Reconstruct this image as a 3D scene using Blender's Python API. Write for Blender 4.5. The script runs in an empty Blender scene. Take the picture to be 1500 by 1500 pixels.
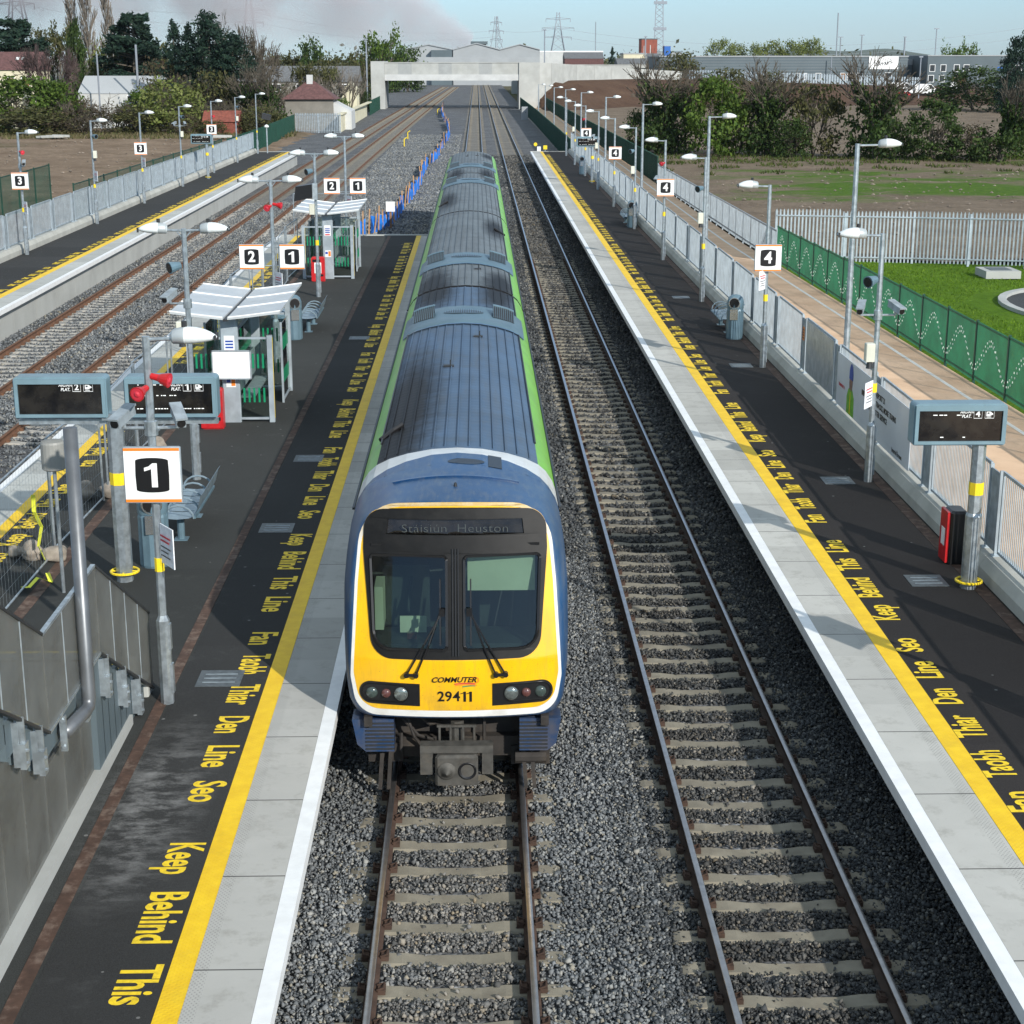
import bpy, bmesh, math, random
import numpy as np
from mathutils import Vector, Matrix
from mathutils.geometry import tessellate_polygon
RAD = math.radians
random.seed(11); rng = np.random.default_rng(11)
sc = bpy.context.scene
COL = sc.collection
PZ = 0.915                     # platform height above the rail heads (z = 0)

# ------------------------------------------------------------------ materials
def _nodes(name):
    m = bpy.data.materials.new(name); m.use_nodes = True
    nt = m.node_tree; nt.nodes.clear()
    out = nt.nodes.new('ShaderNodeOutputMaterial'); b = nt.nodes.new('ShaderNodeBsdfPrincipled')
    nt.links.new(b.outputs[0], out.inputs[0])
    return m, nt, b, out
def nd(nt, t, **kw):
    n = nt.nodes.new(t)
    for k, v in kw.items():
        if k.startswith('i_'):
            key = k[2:]; key = int(key) if key.isdigit() else key
            n.inputs[key].default_value = v
        else: setattr(n, k, v)
    return n
def mixc(nt, fac, a, b, mode='MIX'):
    n = nd(nt, 'ShaderNodeMix', data_type='RGBA', blend_type=mode)
    for sock, val in ((n.inputs[0], fac), (n.inputs[6], a), (n.inputs[7], b)):
        if isinstance(val, bpy.types.NodeSocket): nt.links.new(val, sock)
        elif isinstance(val, (int, float)): sock.default_value = val
        else: sock.default_value = (*val, 1)
    return n.outputs[2]
def math_(nt, op, a, b=None, c=None, clamp=False):
    n = nd(nt, 'ShaderNodeMath', operation=op, use_clamp=clamp)
    for i, v in enumerate((a, b, c)):
        if v is None: continue
        if isinstance(v, bpy.types.NodeSocket): nt.links.new(v, n.inputs[i])
        else: n.inputs[i].default_value = v
    return n.outputs[0]
def noise(nt, vec, scale, detail=4, rough=.55):
    n = nd(nt, 'ShaderNodeTexNoise', i_Scale=scale, i_Detail=detail, i_Roughness=rough)
    nt.links.new(vec, n.inputs['Vector']); return n.outputs[0]
def remap(nt, v, a, b, c=0., d=1.):
    n = nd(nt, 'ShaderNodeMapRange'); nt.links.new(v, n.inputs[0])
    for i, x in enumerate((a, b, c, d)): n.inputs[i + 1].default_value = x
    return n.outputs[0]
def pos(nt): return nd(nt, 'ShaderNodeNewGeometry').outputs['Position']
def bumpn(nt, b, h, strength=.4, dist=.02):
    n = nd(nt, 'ShaderNodeBump', i_Strength=strength, i_Distance=dist)
    nt.links.new(h, n.inputs['Height']); nt.links.new(n.outputs[0], b.inputs['Normal'])
def mat(name, col, rough=.6, metal=0., var=.12, scale=2.5, col2=None, bump=0., bscale=60, spec=.5, lo=.35, hi=.65, coat=0., dirt=None, dscale=.8, damt=.5):
    m, nt, b, out = _nodes(name)
    P = pos(nt)
    c1 = tuple(x * (1 - var) for x in col); c2 = col2 or tuple(min(1, x * (1 + var)) for x in col)
    f = remap(nt, noise(nt, P, scale), lo, hi)
    c = mixc(nt, f, c1, c2)
    if dirt:
        g = remap(nt, noise(nt, P, dscale, 6, .7), .5, .75, 0, damt)
        c = mixc(nt, g, c, dirt)
    nt.links.new(c, b.inputs['Base Color'])
    b.inputs['Roughness'].default_value = rough; b.inputs['Metallic'].default_value = metal
    b.inputs['Specular IOR Level'].default_value = spec
    b.inputs['Coat Weight'].default_value = coat
    if bump: bumpn(nt, b, noise(nt, P, bscale, 3), bump)
    return m
def emit(name, col, s):
    m, nt, b, out = _nodes(name)
    b.inputs['Base Color'].default_value = (*col, 1); b.inputs['Emission Color'].default_value = (*col, 1)
    b.inputs['Emission Strength'].default_value = s
    return m
def glass(name, tint, gloss=.12):
    m, nt, b, out = _nodes(name); nt.nodes.remove(b)
    t = nd(nt, 'ShaderNodeBsdfTransparent'); t.inputs[0].default_value = (*tint, 1)
    g = nd(nt, 'ShaderNodeBsdfGlossy', i_Roughness=.03)
    fr = nd(nt, 'ShaderNodeFresnel', i_IOR=1.5)
    mx = nd(nt, 'ShaderNodeMixShader')
    nt.links.new(remap(nt, fr.outputs[0], 0, 1, gloss * .25, 1), mx.inputs[0]); nt.links.new(t.outputs[0], mx.inputs[1]); nt.links.new(g.outputs[0], mx.inputs[2])
    nt.links.new(mx.outputs[0], out.inputs[0]); return m

M = {}
M['galv'] = mat('galvanised steel', (.42, .47, .5), .42, .75, .22, 9, bump=.04, bscale=30)
M['galv_dull'] = mat('dull galvanised steel', (.33, .38, .41), .55, .35, .2, 6)
M['tube_grey'] = mat('grey tube paint', (.15, .16, .17), .4, .5, .12, 5)
M['conc_tone'] = mat('darker concrete panel', (.33, .345, .34), .85, 0, .1, .5, dirt=(.25, .25, .24), dscale=.35, damt=.4)
M['railing'] = mat('zinc coated railing', (.37, .43, .47), .5, .35, .15, 3)
M['white_lamp'] = mat('pale lamp shell', (.72, .76, .76), .35, 0, .06, 4)
M['dark'] = mat('dark plastic', (.025, .027, .03), .5, 0, .1)
M['black'] = mat('black paint', (.008, .008, .009), .38, 0, .1)
M['yellow_band'] = mat('yellow band', (.85, .62, .02), .45, 0, .05)
M['red'] = mat('red paint', (.46, .012, .015), .4, 0, .15, 6)
M['white'] = mat('white paint', (.80, .81, .80), .45, 0, .05, 5)
M['orange'] = mat('orange strip', (.78, .22, .02), .45, 0, .05)
M['cabinet'] = mat('pale cabinet', (.62, .62, .52), .5, 0, .06)
M['board'] = mat('blue grey casing', (.17, .265, .31), .4, .1, .08, 3, dirt=(.14, .18, .2), damt=.35)
M['screen'] = mat('dark screen', (.010, .010, .012), .10, 0, .4, 5, col2=(.022, .020, .018))
M['led'] = emit('lit display dots', (.85, .88, .85), .5)
M['bluegrey'] = mat('blue grey furniture paint', (.13, .21, .26), .4, .2, .1, 5)
M['seat'] = mat('seat steel', (.27, .35, .40), .38, .4, .1, 8)
M['steel'] = mat('bright steel', (.6, .62, .63), .25, .9, .08)
M['brown_strip'] = mat('rusty brown strip', (.078, .043, .029), .85, 0, .3, 7, dirt=(.32, .27, .22), dscale=3.5, damt=.5)
M['yellow_text'] = mat('yellow lettering', (.86, .60, .015), .65, 0, .12, 14, dirt=(.2, .14, .02), dscale=9, damt=.55)
M['conc'] = mat('concrete', (.42, .42, .38), .85, 0, .12, .9, bump=.12, bscale=25, dirt=(.2, .2, .17), dscale=.6, damt=.4)
M['conc_pale'] = mat('pale concrete', (.40, .41, .39), .85, 0, .1, .5, dirt=(.3, .3, .27), dscale=.35, damt=.5)
M['render_wall'] = mat('rendered wall', (.20, .19, .165), .9, 0, .12, .7, dirt=(.15, .14, .12), dscale=.5, damt=.5)
M['cream'] = mat('cream render', (.62, .58, .42), .9, 0, .08, .6)
M['white_render'] = mat('white render', (.50, .51, .50), .85, 0, .08, .6)
M['tile_brown'] = mat('brown roof tiles', (.115, .055, .052), .85, 0, .25, 3)
M['tile_red'] = mat('red roof tiles', (.20, .058, .038), .85, 0, .25, 3)
M['tile_grey'] = mat('grey roof tiles', (.13, .135, .14), .85, 0, .2, 2)
M['win'] = mat('dark window', (.03, .035, .04), .15, 0, .2)
M['wood'] = mat('brown timber', (.22, .12, .06), .8, 0, .25, 6)
M['bark'] = mat('bark', (.10, .085, .065), .95, 0, .25, 5)
M['twig'] = mat('twigs', (.092, .078, .058), .95, 0, .3, 1.5)
M['twig_pale'] = mat('pale twigs', (.19, .165, .135), .95, 0, .25, 1.5)
M['twig_purple'] = mat('purple brown twigs', (.085, .058, .055), .95, 0, .3, 1.2)
M['metal_clad'] = mat('grey cladding', (.33, .35, .36), .55, .1, .06, .3)
M['clad_light'] = mat('light cladding', (.32, .34, .35), .55, .1, .06, .2)
M['clad_dark'] = mat('dark cladding', (.085, .115, .13), .6, 0, .1, .2)
M['shed_roof'] = mat('pale shed roof', (.42, .44, .45), .5, 0, .06, .1)
M['rust_brick'] = mat('red brick block', (.26, .075, .05), .85, 0, .15, 1)
M['blue'] = mat('blue sheet', (.02, .12, .42), .5, 0, .1)
M['net'] = mat('blue net', (.02, .20, .72), .7, 0, .35, 2.5)
M['stake'] = mat('raw timber stake', (.42, .25, .13), .85, 0, .25, 5)
M['green_fence'] = mat('green fence paint', (.006, .115, .052), .6, 0, .2, 2)
M['green_dark'] = mat('dark green fence', (.003, .048, .03), .5, 0, .2, 1)
M['dots'] = mat('pale reflective dots', (.75, .86, .78), .5, 0, .05)
M['boulder'] = mat('boulder', (.26, .225, .185), .9, 0, .3, 5, bump=.3, bscale=12)
M['tape'] = mat('yellow tape', (.75, .78, .06), .5, 0, .1)
M['pylon'] = mat('pylon steel', (.26, .29, .33), .6, .2, .05)
M['cover'] = mat('steel cover', (.115, .13, .135), .5, .4, .25, 12)
M['rail_rust'] = mat('rusty rail side', (.062, .036, .025), .85, .1, .3, 5)
M['rail_dark'] = mat('oily rail side', (.045, .03, .022), .7, .1, .3, 5)
M['rail_rust_new'] = mat('bright rust', (.135, .066, .036), .85, 0, .25, 4)
M['rail_top'] = mat('worn rail head', (.36, .35, .35), .28, .9, .12, 8)
M['glass'] = glass('shelter glass', (.86, .93, .9))
M['pane_dark'] = glass('cab glass', (.42, .5, .46), .35)
M['green_bar'] = mat('green manifestation', (.0, .22, .10), .5, 0, .05)
M['paper'] = mat('notice paper', (.75, .77, .8), .6, 0, .12, 14)
M['skin_blue'] = mat('print blue', (.02, .07, .35), .5, 0, .1)
M['print_green'] = mat('print lime', (.16, .42, .03), .5, 0, .25, 6)
M['print_face'] = mat('print brown', (.22, .12, .09), .5, 0, .2, 8)
M['print_red'] = mat('print red', (.55, .03, .05), .5, 0, .1)
M['poster'] = mat('poster sheet', (.62, .66, .70), .4, 0, .06, .8)
M['sheet_crinkle'] = mat('shiny wrap', (.5, .55, .58), .22, .3, .15, 4, bump=.7, bscale=5)

# asphalt
def asphalt(name, base, chalk=False):
    m, nt, b, out = _nodes(name); P = pos(nt)
    f = noise(nt, P, 90, 2)
    c = mixc(nt, remap(nt, f, .3, .75), tuple(x * .6 for x in base), tuple(x * 1.6 for x in base))
    g = remap(nt, noise(nt, P, .55, 5, .6), .35, .7, 0, .5)
    c = mixc(nt, g, c, tuple(x * 1.45 for x in base))
    if chalk:   # pale scuffed dust near the stairs
        s = nd(nt, 'ShaderNodeVectorMath', operation='SUBTRACT'); nt.links.new(P, s.inputs[0]); s.inputs[1].default_value = (-3.45, 17.0, PZ)
        mp = nd(nt, 'ShaderNodeVectorMath', operation='MULTIPLY'); nt.links.new(s.outputs[0], mp.inputs[0]); mp.inputs[1].default_value = (1.5, .38, 0)
        ln = nd(nt, 'ShaderNodeVectorMath', operation='LENGTH'); nt.links.new(mp.outputs[0], ln.inputs[0])
        rg = remap(nt, ln.outputs['Value'], .2, 1.1, 1, 0)
        st = nd(nt, 'ShaderNodeVectorMath', operation='MULTIPLY'); nt.links.new(P, st.inputs[0]); st.inputs[1].default_value = (1.1, 1.9, 1)
        n1 = remap(nt, noise(nt, st.outputs[0], 1.7, 9, .78), .45, .70, 0, .72)
        c = mixc(nt, math_(nt, 'MULTIPLY', rg, n1), c, (.40, .40, .39))
    sxy = nd(nt, 'ShaderNodeSeparateXYZ'); nt.links.new(P, sxy.inputs[0])      # laid in bays: each bay its own tone, a seam between
    w_ = nd(nt, 'ShaderNodeTexWhiteNoise', noise_dimensions='1D'); nt.links.new(math_(nt, 'FLOOR', math_(nt, 'DIVIDE', sxy.outputs['Y'], 3.7)), w_.inputs['W'])
    c = mixc(nt, math_(nt, 'MULTIPLY', w_.outputs['Value'], .38), c, tuple(x * .55 for x in base))
    c = mixc(nt, remap(nt, noise(nt, P, 1.6, 7, .75), .58, .74, 0, .45), c, tuple(x * 2.3 for x in base))
    vg = nd(nt, 'ShaderNodeTexVoronoi', i_Scale=2.3); nt.links.new(P, vg.inputs['Vector'])     # trodden gum and chips
    c = mixc(nt, math_(nt, 'MULTIPLY', math_(nt, 'LESS_THAN', vg.outputs['Distance'], .055), .55), c, (.26, .26, .25))
    nt.links.new(c, b.inputs['Base Color']); b.inputs['Roughness'].default_value = .9; b.inputs['Specular IOR Level'].default_value = .2
    bumpn(nt, b, f, .5, .01); return m
M['asphalt'] = asphalt('platform asphalt', (.040, .042, .040), True)
M['asphalt_new'] = asphalt('dark asphalt', (.036, .0365, .036), True)
M['asphalt_brown'] = asphalt('brown black asphalt', (.029, .026, .025))
M['road'] = asphalt('road asphalt', (.055, .058, .06))

def coping(name, col, dots=True, period=1.8, axis_x0=0., sgn=1, rows=(.52, .66)):
    m, nt, b, out = _nodes(name); P = pos(nt)
    sx = nd(nt, 'ShaderNodeSeparateXYZ'); nt.links.new(P, sx.inputs[0])
    f = noise(nt, P, 1.3, 6, .65)
    c = mixc(nt, remap(nt, f, .35, .7), tuple(x * .86 for x in col), tuple(x * 1.06 for x in col))
    # each slab has its own tone
    fl = math_(nt, 'FLOOR', math_(nt, 'DIVIDE', sx.outputs['Y'], period))
    wn = nd(nt, 'ShaderNodeTexWhiteNoise', noise_dimensions='1D'); nt.links.new(fl, wn.inputs['W'])
    c = mixc(nt, .55, c, mixc(nt, wn.outputs['Value'], tuple(x * .70 for x in col), tuple(x * 1.15 for x in col)))
    st = remap(nt, noise(nt, P, 3.5, 7, .75), .52, .70, 0, .45)
    c = mixc(nt, st, c, (.22, .21, .18))
    fr = math_(nt, 'FRACT', math_(nt, 'DIVIDE', sx.outputs['Y'], period))
    j = math_(nt, 'LESS_THAN', math_(nt, 'ABSOLUTE', math_(nt, 'SUBTRACT', fr, .5)), .0055)
    c = mixc(nt, j, c, (.07, .07, .065))
    h = math_(nt, 'MULTIPLY', j, -1.)
    if dots:
        u = math_(nt, 'MULTIPLY', math_(nt, 'SUBTRACT', sx.outputs['X'], axis_x0), sgn)
        band = math_(nt, 'MULTIPLY', math_(nt, 'GREATER_THAN', u, rows[0]), math_(nt, 'LESS_THAN', u, rows[1]))
        a = math_(nt, 'SINE', math_(nt, 'MULTIPLY', sx.outputs['X'], 2 * math.pi / .045)); bb = math_(nt, 'SINE', math_(nt, 'MULTIPLY', sx.outputs['Y'], 2 * math.pi / .06))
        d = math_(nt, 'MULTIPLY', math_(nt, 'GREATER_THAN', math_(nt, 'MULTIPLY', a, bb), .45), band)
        c = mixc(nt, math_(nt, 'MULTIPLY', d, .55), c, (.2, .2, .19)); h = math_(nt, 'ADD', h, d)
    nt.links.new(c, b.inputs['Base Color']); b.inputs['Roughness'].default_value = .8
    bumpn(nt, b, h, .5, .006); return m
M['cop1'] = coping('coping platform one', (.445, .44, .41), True, 1.8, -1.72, -1)
M['cop4'] = coping('coping platform four', (.475, .47, .435), True, 1.8, 5.3, 1)
M['cop_plain'] = coping('coping plain', (.45, .46, .43), False, 1.8)

def tactile(name):
    m, nt, b, out = _nodes(name); P = pos(nt)
    sx = nd(nt, 'ShaderNodeSeparateXYZ'); nt.links.new(P, sx.inputs[0])
    a = math_(nt, 'SINE', math_(nt, 'MULTIPLY', sx.outputs['X'], 2 * math.pi / .065)); bb = math_(nt, 'SINE', math_(nt, 'MULTIPLY', sx.outputs['Y'], 2 * math.pi / .065))
    d = remap(nt, math_(nt, 'MULTIPLY', a, bb), .2, .7)
    c = mixc(nt, remap(nt, noise(nt, P, 5, 5), .35, .7), (.80, .50, .006), (.90, .60, .01))
    c = mixc(nt, remap(nt, noise(nt, P, 1.1, 6, .7), .55, .75, 0, .35), c, (.42, .27, .03))
    nt.links.new(c, b.inputs['Base Color']); b.inputs['Roughness'].default_value = .6
    bumpn(nt, b, d, .35, .006); return m
M['tactile'] = tactile('yellow tactile strip')

def ballast_mat(name, dark, lite, island, sc_=22, track_x=None):
    m, nt, b, out = _nodes(name); P = pos(nt)
    if island:
        r = nd(nt, 'ShaderNodeNewGeometry').outputs['Random Per Island']
        cr = nd(nt, 'ShaderNodeValToRGB'); nt.links.new(r, cr.inputs[0]); e = cr.color_ramp.elements
        e[0].position = 0; e[0].color = (*dark, 1); e[1].position = .72; e[1].color = (*lite, 1)
        x = e.new(.86); x.color = (lite[0] * 1.5, lite[1] * 1.45, lite[2] * 1.35, 1)
        x = e.new(.955); x.color = (lite[0] * 1.3, lite[1] * 1.1, lite[2] * .8, 1)
        x = e.new(.985); x.color = (.34, .34, .32, 1)
        c = cr.outputs[0]
    else:
        v = nd(nt, 'ShaderNodeTexVoronoi', i_Scale=sc_); nt.links.new(P, v.inputs['Vector'])
        bw = nd(nt, 'ShaderNodeSeparateColor'); nt.links.new(v.outputs['Color'], bw.inputs[0])
        c = mixc(nt, bw.outputs[0], dark, lite)
        c = mixc(nt, math_(nt, 'GREATER_THAN', bw.outputs[1], .93), c, tuple(x * 2.4 for x in lite))
        bumpn(nt, b, math_(nt, 'SUBTRACT', 1., v.outputs['Distance']), .9, .04)
        c = mixc(nt, remap(nt, noise(nt, P, 3.2, 5, .75), .35, .72, 0, .75), c, tuple(x * 1.35 for x in lite)); c = mixc(nt, remap(nt, noise(nt, P, 5.5, 2), .70, .74, 0, .8), c, (.4, .4, .38))
    if track_x is not None:     # oil and rust lying between the rails
        sxx = nd(nt, 'ShaderNodeSeparateXYZ'); nt.links.new(P, sxx.inputs[0]); dx = math_(nt, 'ABSOLUTE', math_(nt, 'SUBTRACT', sxx.outputs['X'], track_x))
        sf = math_(nt, 'MULTIPLY', remap(nt, dx, .75, 1.1, 1, 0), remap(nt, noise(nt, P, 1.3, 6, .7), .3, .65, .25, 1.))
        c = mixc(nt, math_(nt, 'MULTIPLY', sf, .75), c, mixc(nt, 1., c, (.72, .60, .48), 'MULTIPLY'))
    g = remap(nt, noise(nt, P, .35, 5, .6), .35, .7)
    c = mixc(nt, g, c, mixc(nt, .5, c, tuple(x * .55 for x in dark)))
    nt.links.new(c, b.inputs['Base Color']); b.inputs['Roughness'].default_value = .85; b.inputs['Specular IOR Level'].default_value = .25
    return m
M['stone'] = ballast_mat('ballast stones', (.082, .090, .095), (.225, .24, .25), True, track_x=0.)
M['stone_dark'] = ballast_mat('dirty ballast stones', (.034, .038, .041), (.115, .124, .13), True, track_x=3.65)
M['ballast'] = ballast_mat('ballast bed', (.035, .036, .039), (.15, .155, .16), False, 15)
M['sleeper'] = mat('sleeper concrete', (.215, .195, .15), .9, 0, .15, 3, bump=.1, bscale=50, dirt=(.13, .11, .085), dscale=2.2, damt=.6)
M['sleeper_far'] = mat('weathered sleeper concrete', (.185, .168, .135), .9, 0, .2, .4)
M['sleeper_pale'] = mat('pale sleeper concrete', (.36, .34, .30), .9, 0, .12, 3)

def soil(name, c1, c2, grass=None, gscale=.05, glo=.52, ghi=.6, patch=None):
    m, nt, b, out = _nodes(name); P = pos(nt)
    n1 = noise(nt, P, .22, 8, .68); n2 = noise(nt, P, 2.3, 6, .7)
    c = mixc(nt, remap(nt, n1, .35, .68), c1, c2)
    c = mixc(nt, remap(nt, n2, .45, .75, 0, .6), c, tuple(x * .5 for x in c1))
    c = mixc(nt, remap(nt, noise(nt, P, 3.5, 3), .68, .74), c, tuple(min(1, x * 1.7) for x in c2))
    if grass:
        st = nd(nt, 'ShaderNodeVectorMath', operation='MULTIPLY'); nt.links.new(P, st.inputs[0]); st.inputs[1].default_value = (.6, 1.0, 1)
        gv = noise(nt, st.outputs[0], gscale, 8, .68)
        if patch:      # the worn field keeps one broad green stretch
            s = nd(nt, 'ShaderNodeVectorMath', operation='SUBTRACT'); nt.links.new(P, s.inputs[0]); s.inputs[1].default_value = (patch[0], patch[1], 0)
            mp = nd(nt, 'ShaderNodeVectorMath', operation='MULTIPLY'); nt.links.new(s.outputs[0], mp.inputs[0]); mp.inputs[1].default_value = (1 / patch[2], 1 / patch[3], 0)
            ln = nd(nt, 'ShaderNodeVectorMath', operation='LENGTH'); nt.links.new(mp.outputs[0], ln.inputs[0])
            gv = math_(nt, 'ADD', gv, remap(nt, ln.outputs['Value'], .3, 1.6, .10, -.13))
        gm = remap(nt, gv, glo, ghi)
        gc = mixc(nt, remap(nt, noise(nt, P, 1.2, 6, .7), .35, .7), grass, (grass[0] * 1.9, grass[1] * 1.5, grass[2] * 1.5))
        c = mixc(nt, gm, c, gc)
    nt.links.new(c, b.inputs['Base Color']); b.inputs['Roughness'].default_value = .95; b.inputs['Specular IOR Level'].default_value = .1
    bumpn(nt, b, n2, .9, .25); return m
M['soil'] = soil('bare soil', (.175, .125, .085), (.32, .24, .17), (.05, .06, .02), .045, .56, .7)
M['soil_right'] = soil('rough field', (.155, .12, .088), (.26, .205, .15), (.055, .115, .016), .075, .50, .60, (41, 123, 30, 23))
M['bank'] = soil('earth bank', (.085, .05, .035), (.13, .082, .055))
M['far_ground'] = soil('far ground', (.09, .09, .05), (.14, .12, .08), (.05, .07, .02), .01, .45, .6)
M['lawn'] = soil('lawn', (.075, .155, .008), (.11, .20, .014))
M['path'] = mat('buff path', (.68, .46, .30), .95, 0, .09, .7, spec=.1, col2=(.74, .52, .35), bump=.1, bscale=80, dirt=(.30, .21, .14), dscale=.5, damt=.45)
M['line_white'] = mat('white line', (.72, .7, .64), .7, 0, .1, 3)
M['hill'] = mat('wooded hill', (.05, .065, .03), 1, 0, .2, .004)
M['blade'] = None
def leafmat(name, cols):
    m, nt, b, out = _nodes(name)
    r = nd(nt, 'ShaderNodeNewGeometry').outputs['Random Per Island']
    cr = nd(nt, 'ShaderNodeValToRGB'); nt.links.new(r, cr.inputs[0]); e = cr.color_ramp.elements
    e[0].color = (*cols[0], 1); e[1].color = (*cols[-1], 1)
    for i, c in enumerate(cols[1:-1]): x = e.new((i + 1) / (len(cols) - 1)); x.color = (*c, 1)
    g = remap(nt, noise(nt, pos(nt), .45, 3), .35, .65, .7, 1.25)
    hs = nd(nt, 'ShaderNodeHueSaturation'); nt.links.new(cr.outputs[0], hs.inputs['Color']); nt.links.new(g, hs.inputs['Value'])
    nt.links.new(hs.outputs[0], b.inputs['Base Color']); b.inputs['Roughness'].default_value = .7
    b.inputs['Specular IOR Level'].default_value = .25
    tr = nd(nt, 'ShaderNodeBsdfTranslucent'); nt.links.new(hs.outputs[0], tr.inputs[0])
    mx = nd(nt, 'ShaderNodeMixShader', i_Fac=.25); nt.links.new(b.outputs[0], mx.inputs[1]); nt.links.new(tr.outputs[0], mx.inputs[2])
    nt.links.new(mx.outputs[0], out.inputs[0]); return m
M['leaf_green'] = leafmat('fresh leaves', [(.04, .08, .012), (.07, .12, .016), (.11, .165, .028)])
M['leaf_olive'] = leafmat('olive leaves', [(.045, .05, .018), (.075, .08, .026), (.11, .105, .04)])
M['leaf_dark'] = leafmat('dark leaves', [(.018, .038, .010), (.036, .068, .015), (.07, .108, .024)])
M['leaf_conifer'] = leafmat('conifer needles', [(.008, .025, .018), (.016, .04, .026), (.03, .058, .035)])
M['leaf_lime'] = leafmat('lime leaves', [(.09, .12, .025), (.14, .17, .04), (.19, .21, .07)])
M['leaf_brown'] = leafmat('brown scrub', [(.06, .045, .03), (.10, .075, .045), (.085, .09, .035)])
M['grass'] = leafmat('grass blades', [(.07, .15, .006), (.10, .19, .01), (.15, .24, .02)])
M['grass_dry'] = leafmat('dry grass', [(.10, .09, .04), (.16, .13, .07), (.07, .09, .02)])

# ------------------------------------------------------------------ mesh builder
def wloc(p):
    v = Vector((0, 0, 0))
    while p is not None: v = v + p.location; p = p.parent
    return v
class MB:
    def __init__(s): s.v = []; s.f = []; s.m = []; s.mi = 0
    def add(s, V, F):
        o = len(s.v); s.v += [tuple(x) for x in V]
        for f in F: s.f.append(tuple(i + o for i in f)); s.m.append(s.mi)
        return s
    def box(s, x0, x1, y0, y1, z0, z1):
        V = [(x, y, z) for z in (z0, z1) for y in (y0, y1) for x in (x0, x1)]
        return s.add(V, [(0, 2, 3, 1), (4, 5, 7, 6), (0, 1, 5, 4), (1, 3, 7, 5), (3, 2, 6, 7), (2, 0, 4, 6)])
    def bbox(s, x0, x1, y0, y1, z0, z1, b=.02):   # box with chamfered upright and top edges
        P = [(x0 + b, y0), (x1 - b, y0), (x1, y0 + b), (x1, y1 - b), (x1 - b, y1), (x0 + b, y1), (x0, y1 - b), (x0, y0 + b)]
        cx, cy = (x0 + x1) / 2, (y0 + y1) / 2
        sh = lambda p: (p[0] + math.copysign(b, cx - p[0]), p[1] + math.copysign(b, cy - p[1]))
        V = [(*p, z0) for p in P] + [(*p, z1 - b) for p in P] + [(*sh(p), z1) for p in P]
        F = [tuple(range(7, -1, -1)), tuple(range(16, 24))]
        for k in (0, 8):
            for i in range(8): j = (i + 1) % 8; F.append((k + i, k + j, k + 8 + j, k + 8 + i))
        return s.add(V, F)
    def beam(s, a, b, w, h, up=(0, 0, 1)):
        a = Vector(a); b = Vector(b); d = (b - a).normalized(); u = Vector(up)
        if abs(d.dot(u)) > .98: u = Vector((0, 1, 0))
        r = d.cross(u).normalized(); u = r.cross(d).normalized()
        V = [p + r * (sx * w / 2) + u * (sy * h / 2) for p in (a, b) for sx, sy in ((-1, -1), (1, -1), (1, 1), (-1, 1))]
        return s.add(V, [(3, 2, 1, 0), (4, 5, 6, 7), (0, 1, 5, 4), (1, 2, 6, 5), (2, 3, 7, 6), (3, 0, 4, 7)])
    def tube(s, P, r, n=8, cap=True):
        P = [Vector(p) for p in P]; rs = r if isinstance(r, (list, tuple)) else [r] * len(P)
        V = []; pu = None
        for i, p in enumerate(P):
            d = (P[min(i + 1, len(P) - 1)] - P[max(i - 1, 0)])
            d = d.normalized() if d.length > 1e-9 else Vector((0, 0, 1))
            u = Vector((0, 0, 1)) if pu is None else pu
            if abs(d.dot(u)) > .95: u = Vector((1, 0, 0)) if abs(d.x) < .9 else Vector((0, 1, 0))
            x = d.cross(u).normalized(); y = x.cross(d).normalized(); pu = y
            for k in range(n):
                a = 2 * math.pi * (k + .5) / n; V.append(p + x * (rs[i] * math.cos(a)) + y * (rs[i] * math.sin(a)))
        F = []
        for i in range(len(P) - 1):
            for k in range(n):
                l = (k + 1) % n; F.append((i * n + k, i * n + l, (i + 1) * n + l, (i + 1) * n + k))
        if cap: F += [tuple(range(n - 1, -1, -1)), tuple((len(P) - 1) * n + k for k in range(n))]
        return s.add(V, F)
    def lathe(s, prof, c, n=16, cap=True):
        V = [(c[0] + r * math.cos(2 * math.pi * k / n), c[1] + r * math.sin(2 * math.pi * k / n), c[2] + z) for r, z in prof for k in range(n)]
        F = []
        for i in range(len(prof) - 1):
            for k in range(n):
                l = (k + 1) % n; F.append((i * n + k, i * n + l, (i + 1) * n + l, (i + 1) * n + k))
        if cap: F += [tuple(range(n - 1, -1, -1)), tuple((len(prof) - 1) * n + k for k in range(n))]
        return s.add(V, F)
    def prism(s, poly, o, ax, ay, t):        # polygon in the plane (ax, ay) at o, thickness vector t
        o = Vector(o); ax = Vector(ax); ay = Vector(ay); t = Vector(t); n = len(poly)
        V = [o + ax * p[0] + ay * p[1] for p in poly]; V += [v + t for v in V]
        F = [tuple(range(n)), tuple(range(2 * n - 1, n - 1, -1))] + [(i, i + n, (i + 1) % n + n, (i + 1) % n) for i in range(n)]
        return s.add(V, F)
    def quad(s, *p): return s.add(p, [tuple(range(len(p)))])
    def build(s, name, m, parent=None, smooth=False, origin=None):
        o = Vector(origin) if origin is not None else wloc(parent)
        me = bpy.data.meshes.new(name)
        me.from_pydata([(x - o.x, y - o.y, z - o.z) for x, y, z in s.v], [], s.f)
        for k in (m if isinstance(m, (list, tuple)) else [m]): me.materials.append(M[k] if isinstance(k, str) else k)
        if any(s.m): me.polygons.foreach_set('material_index', s.m)
        if smooth: me.polygons.foreach_set('use_smooth', [True] * len(s.f))
        bm = bmesh.new(); bm.from_mesh(me); bmesh.ops.recalc_face_normals(bm, faces=bm.faces); bm.to_mesh(me); bm.free()
        ob = bpy.data.objects.new(name, me); COL.objects.link(ob)
        if parent is not None: ob.parent = parent
        elif origin is not None: ob.location = o
        return ob
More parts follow.
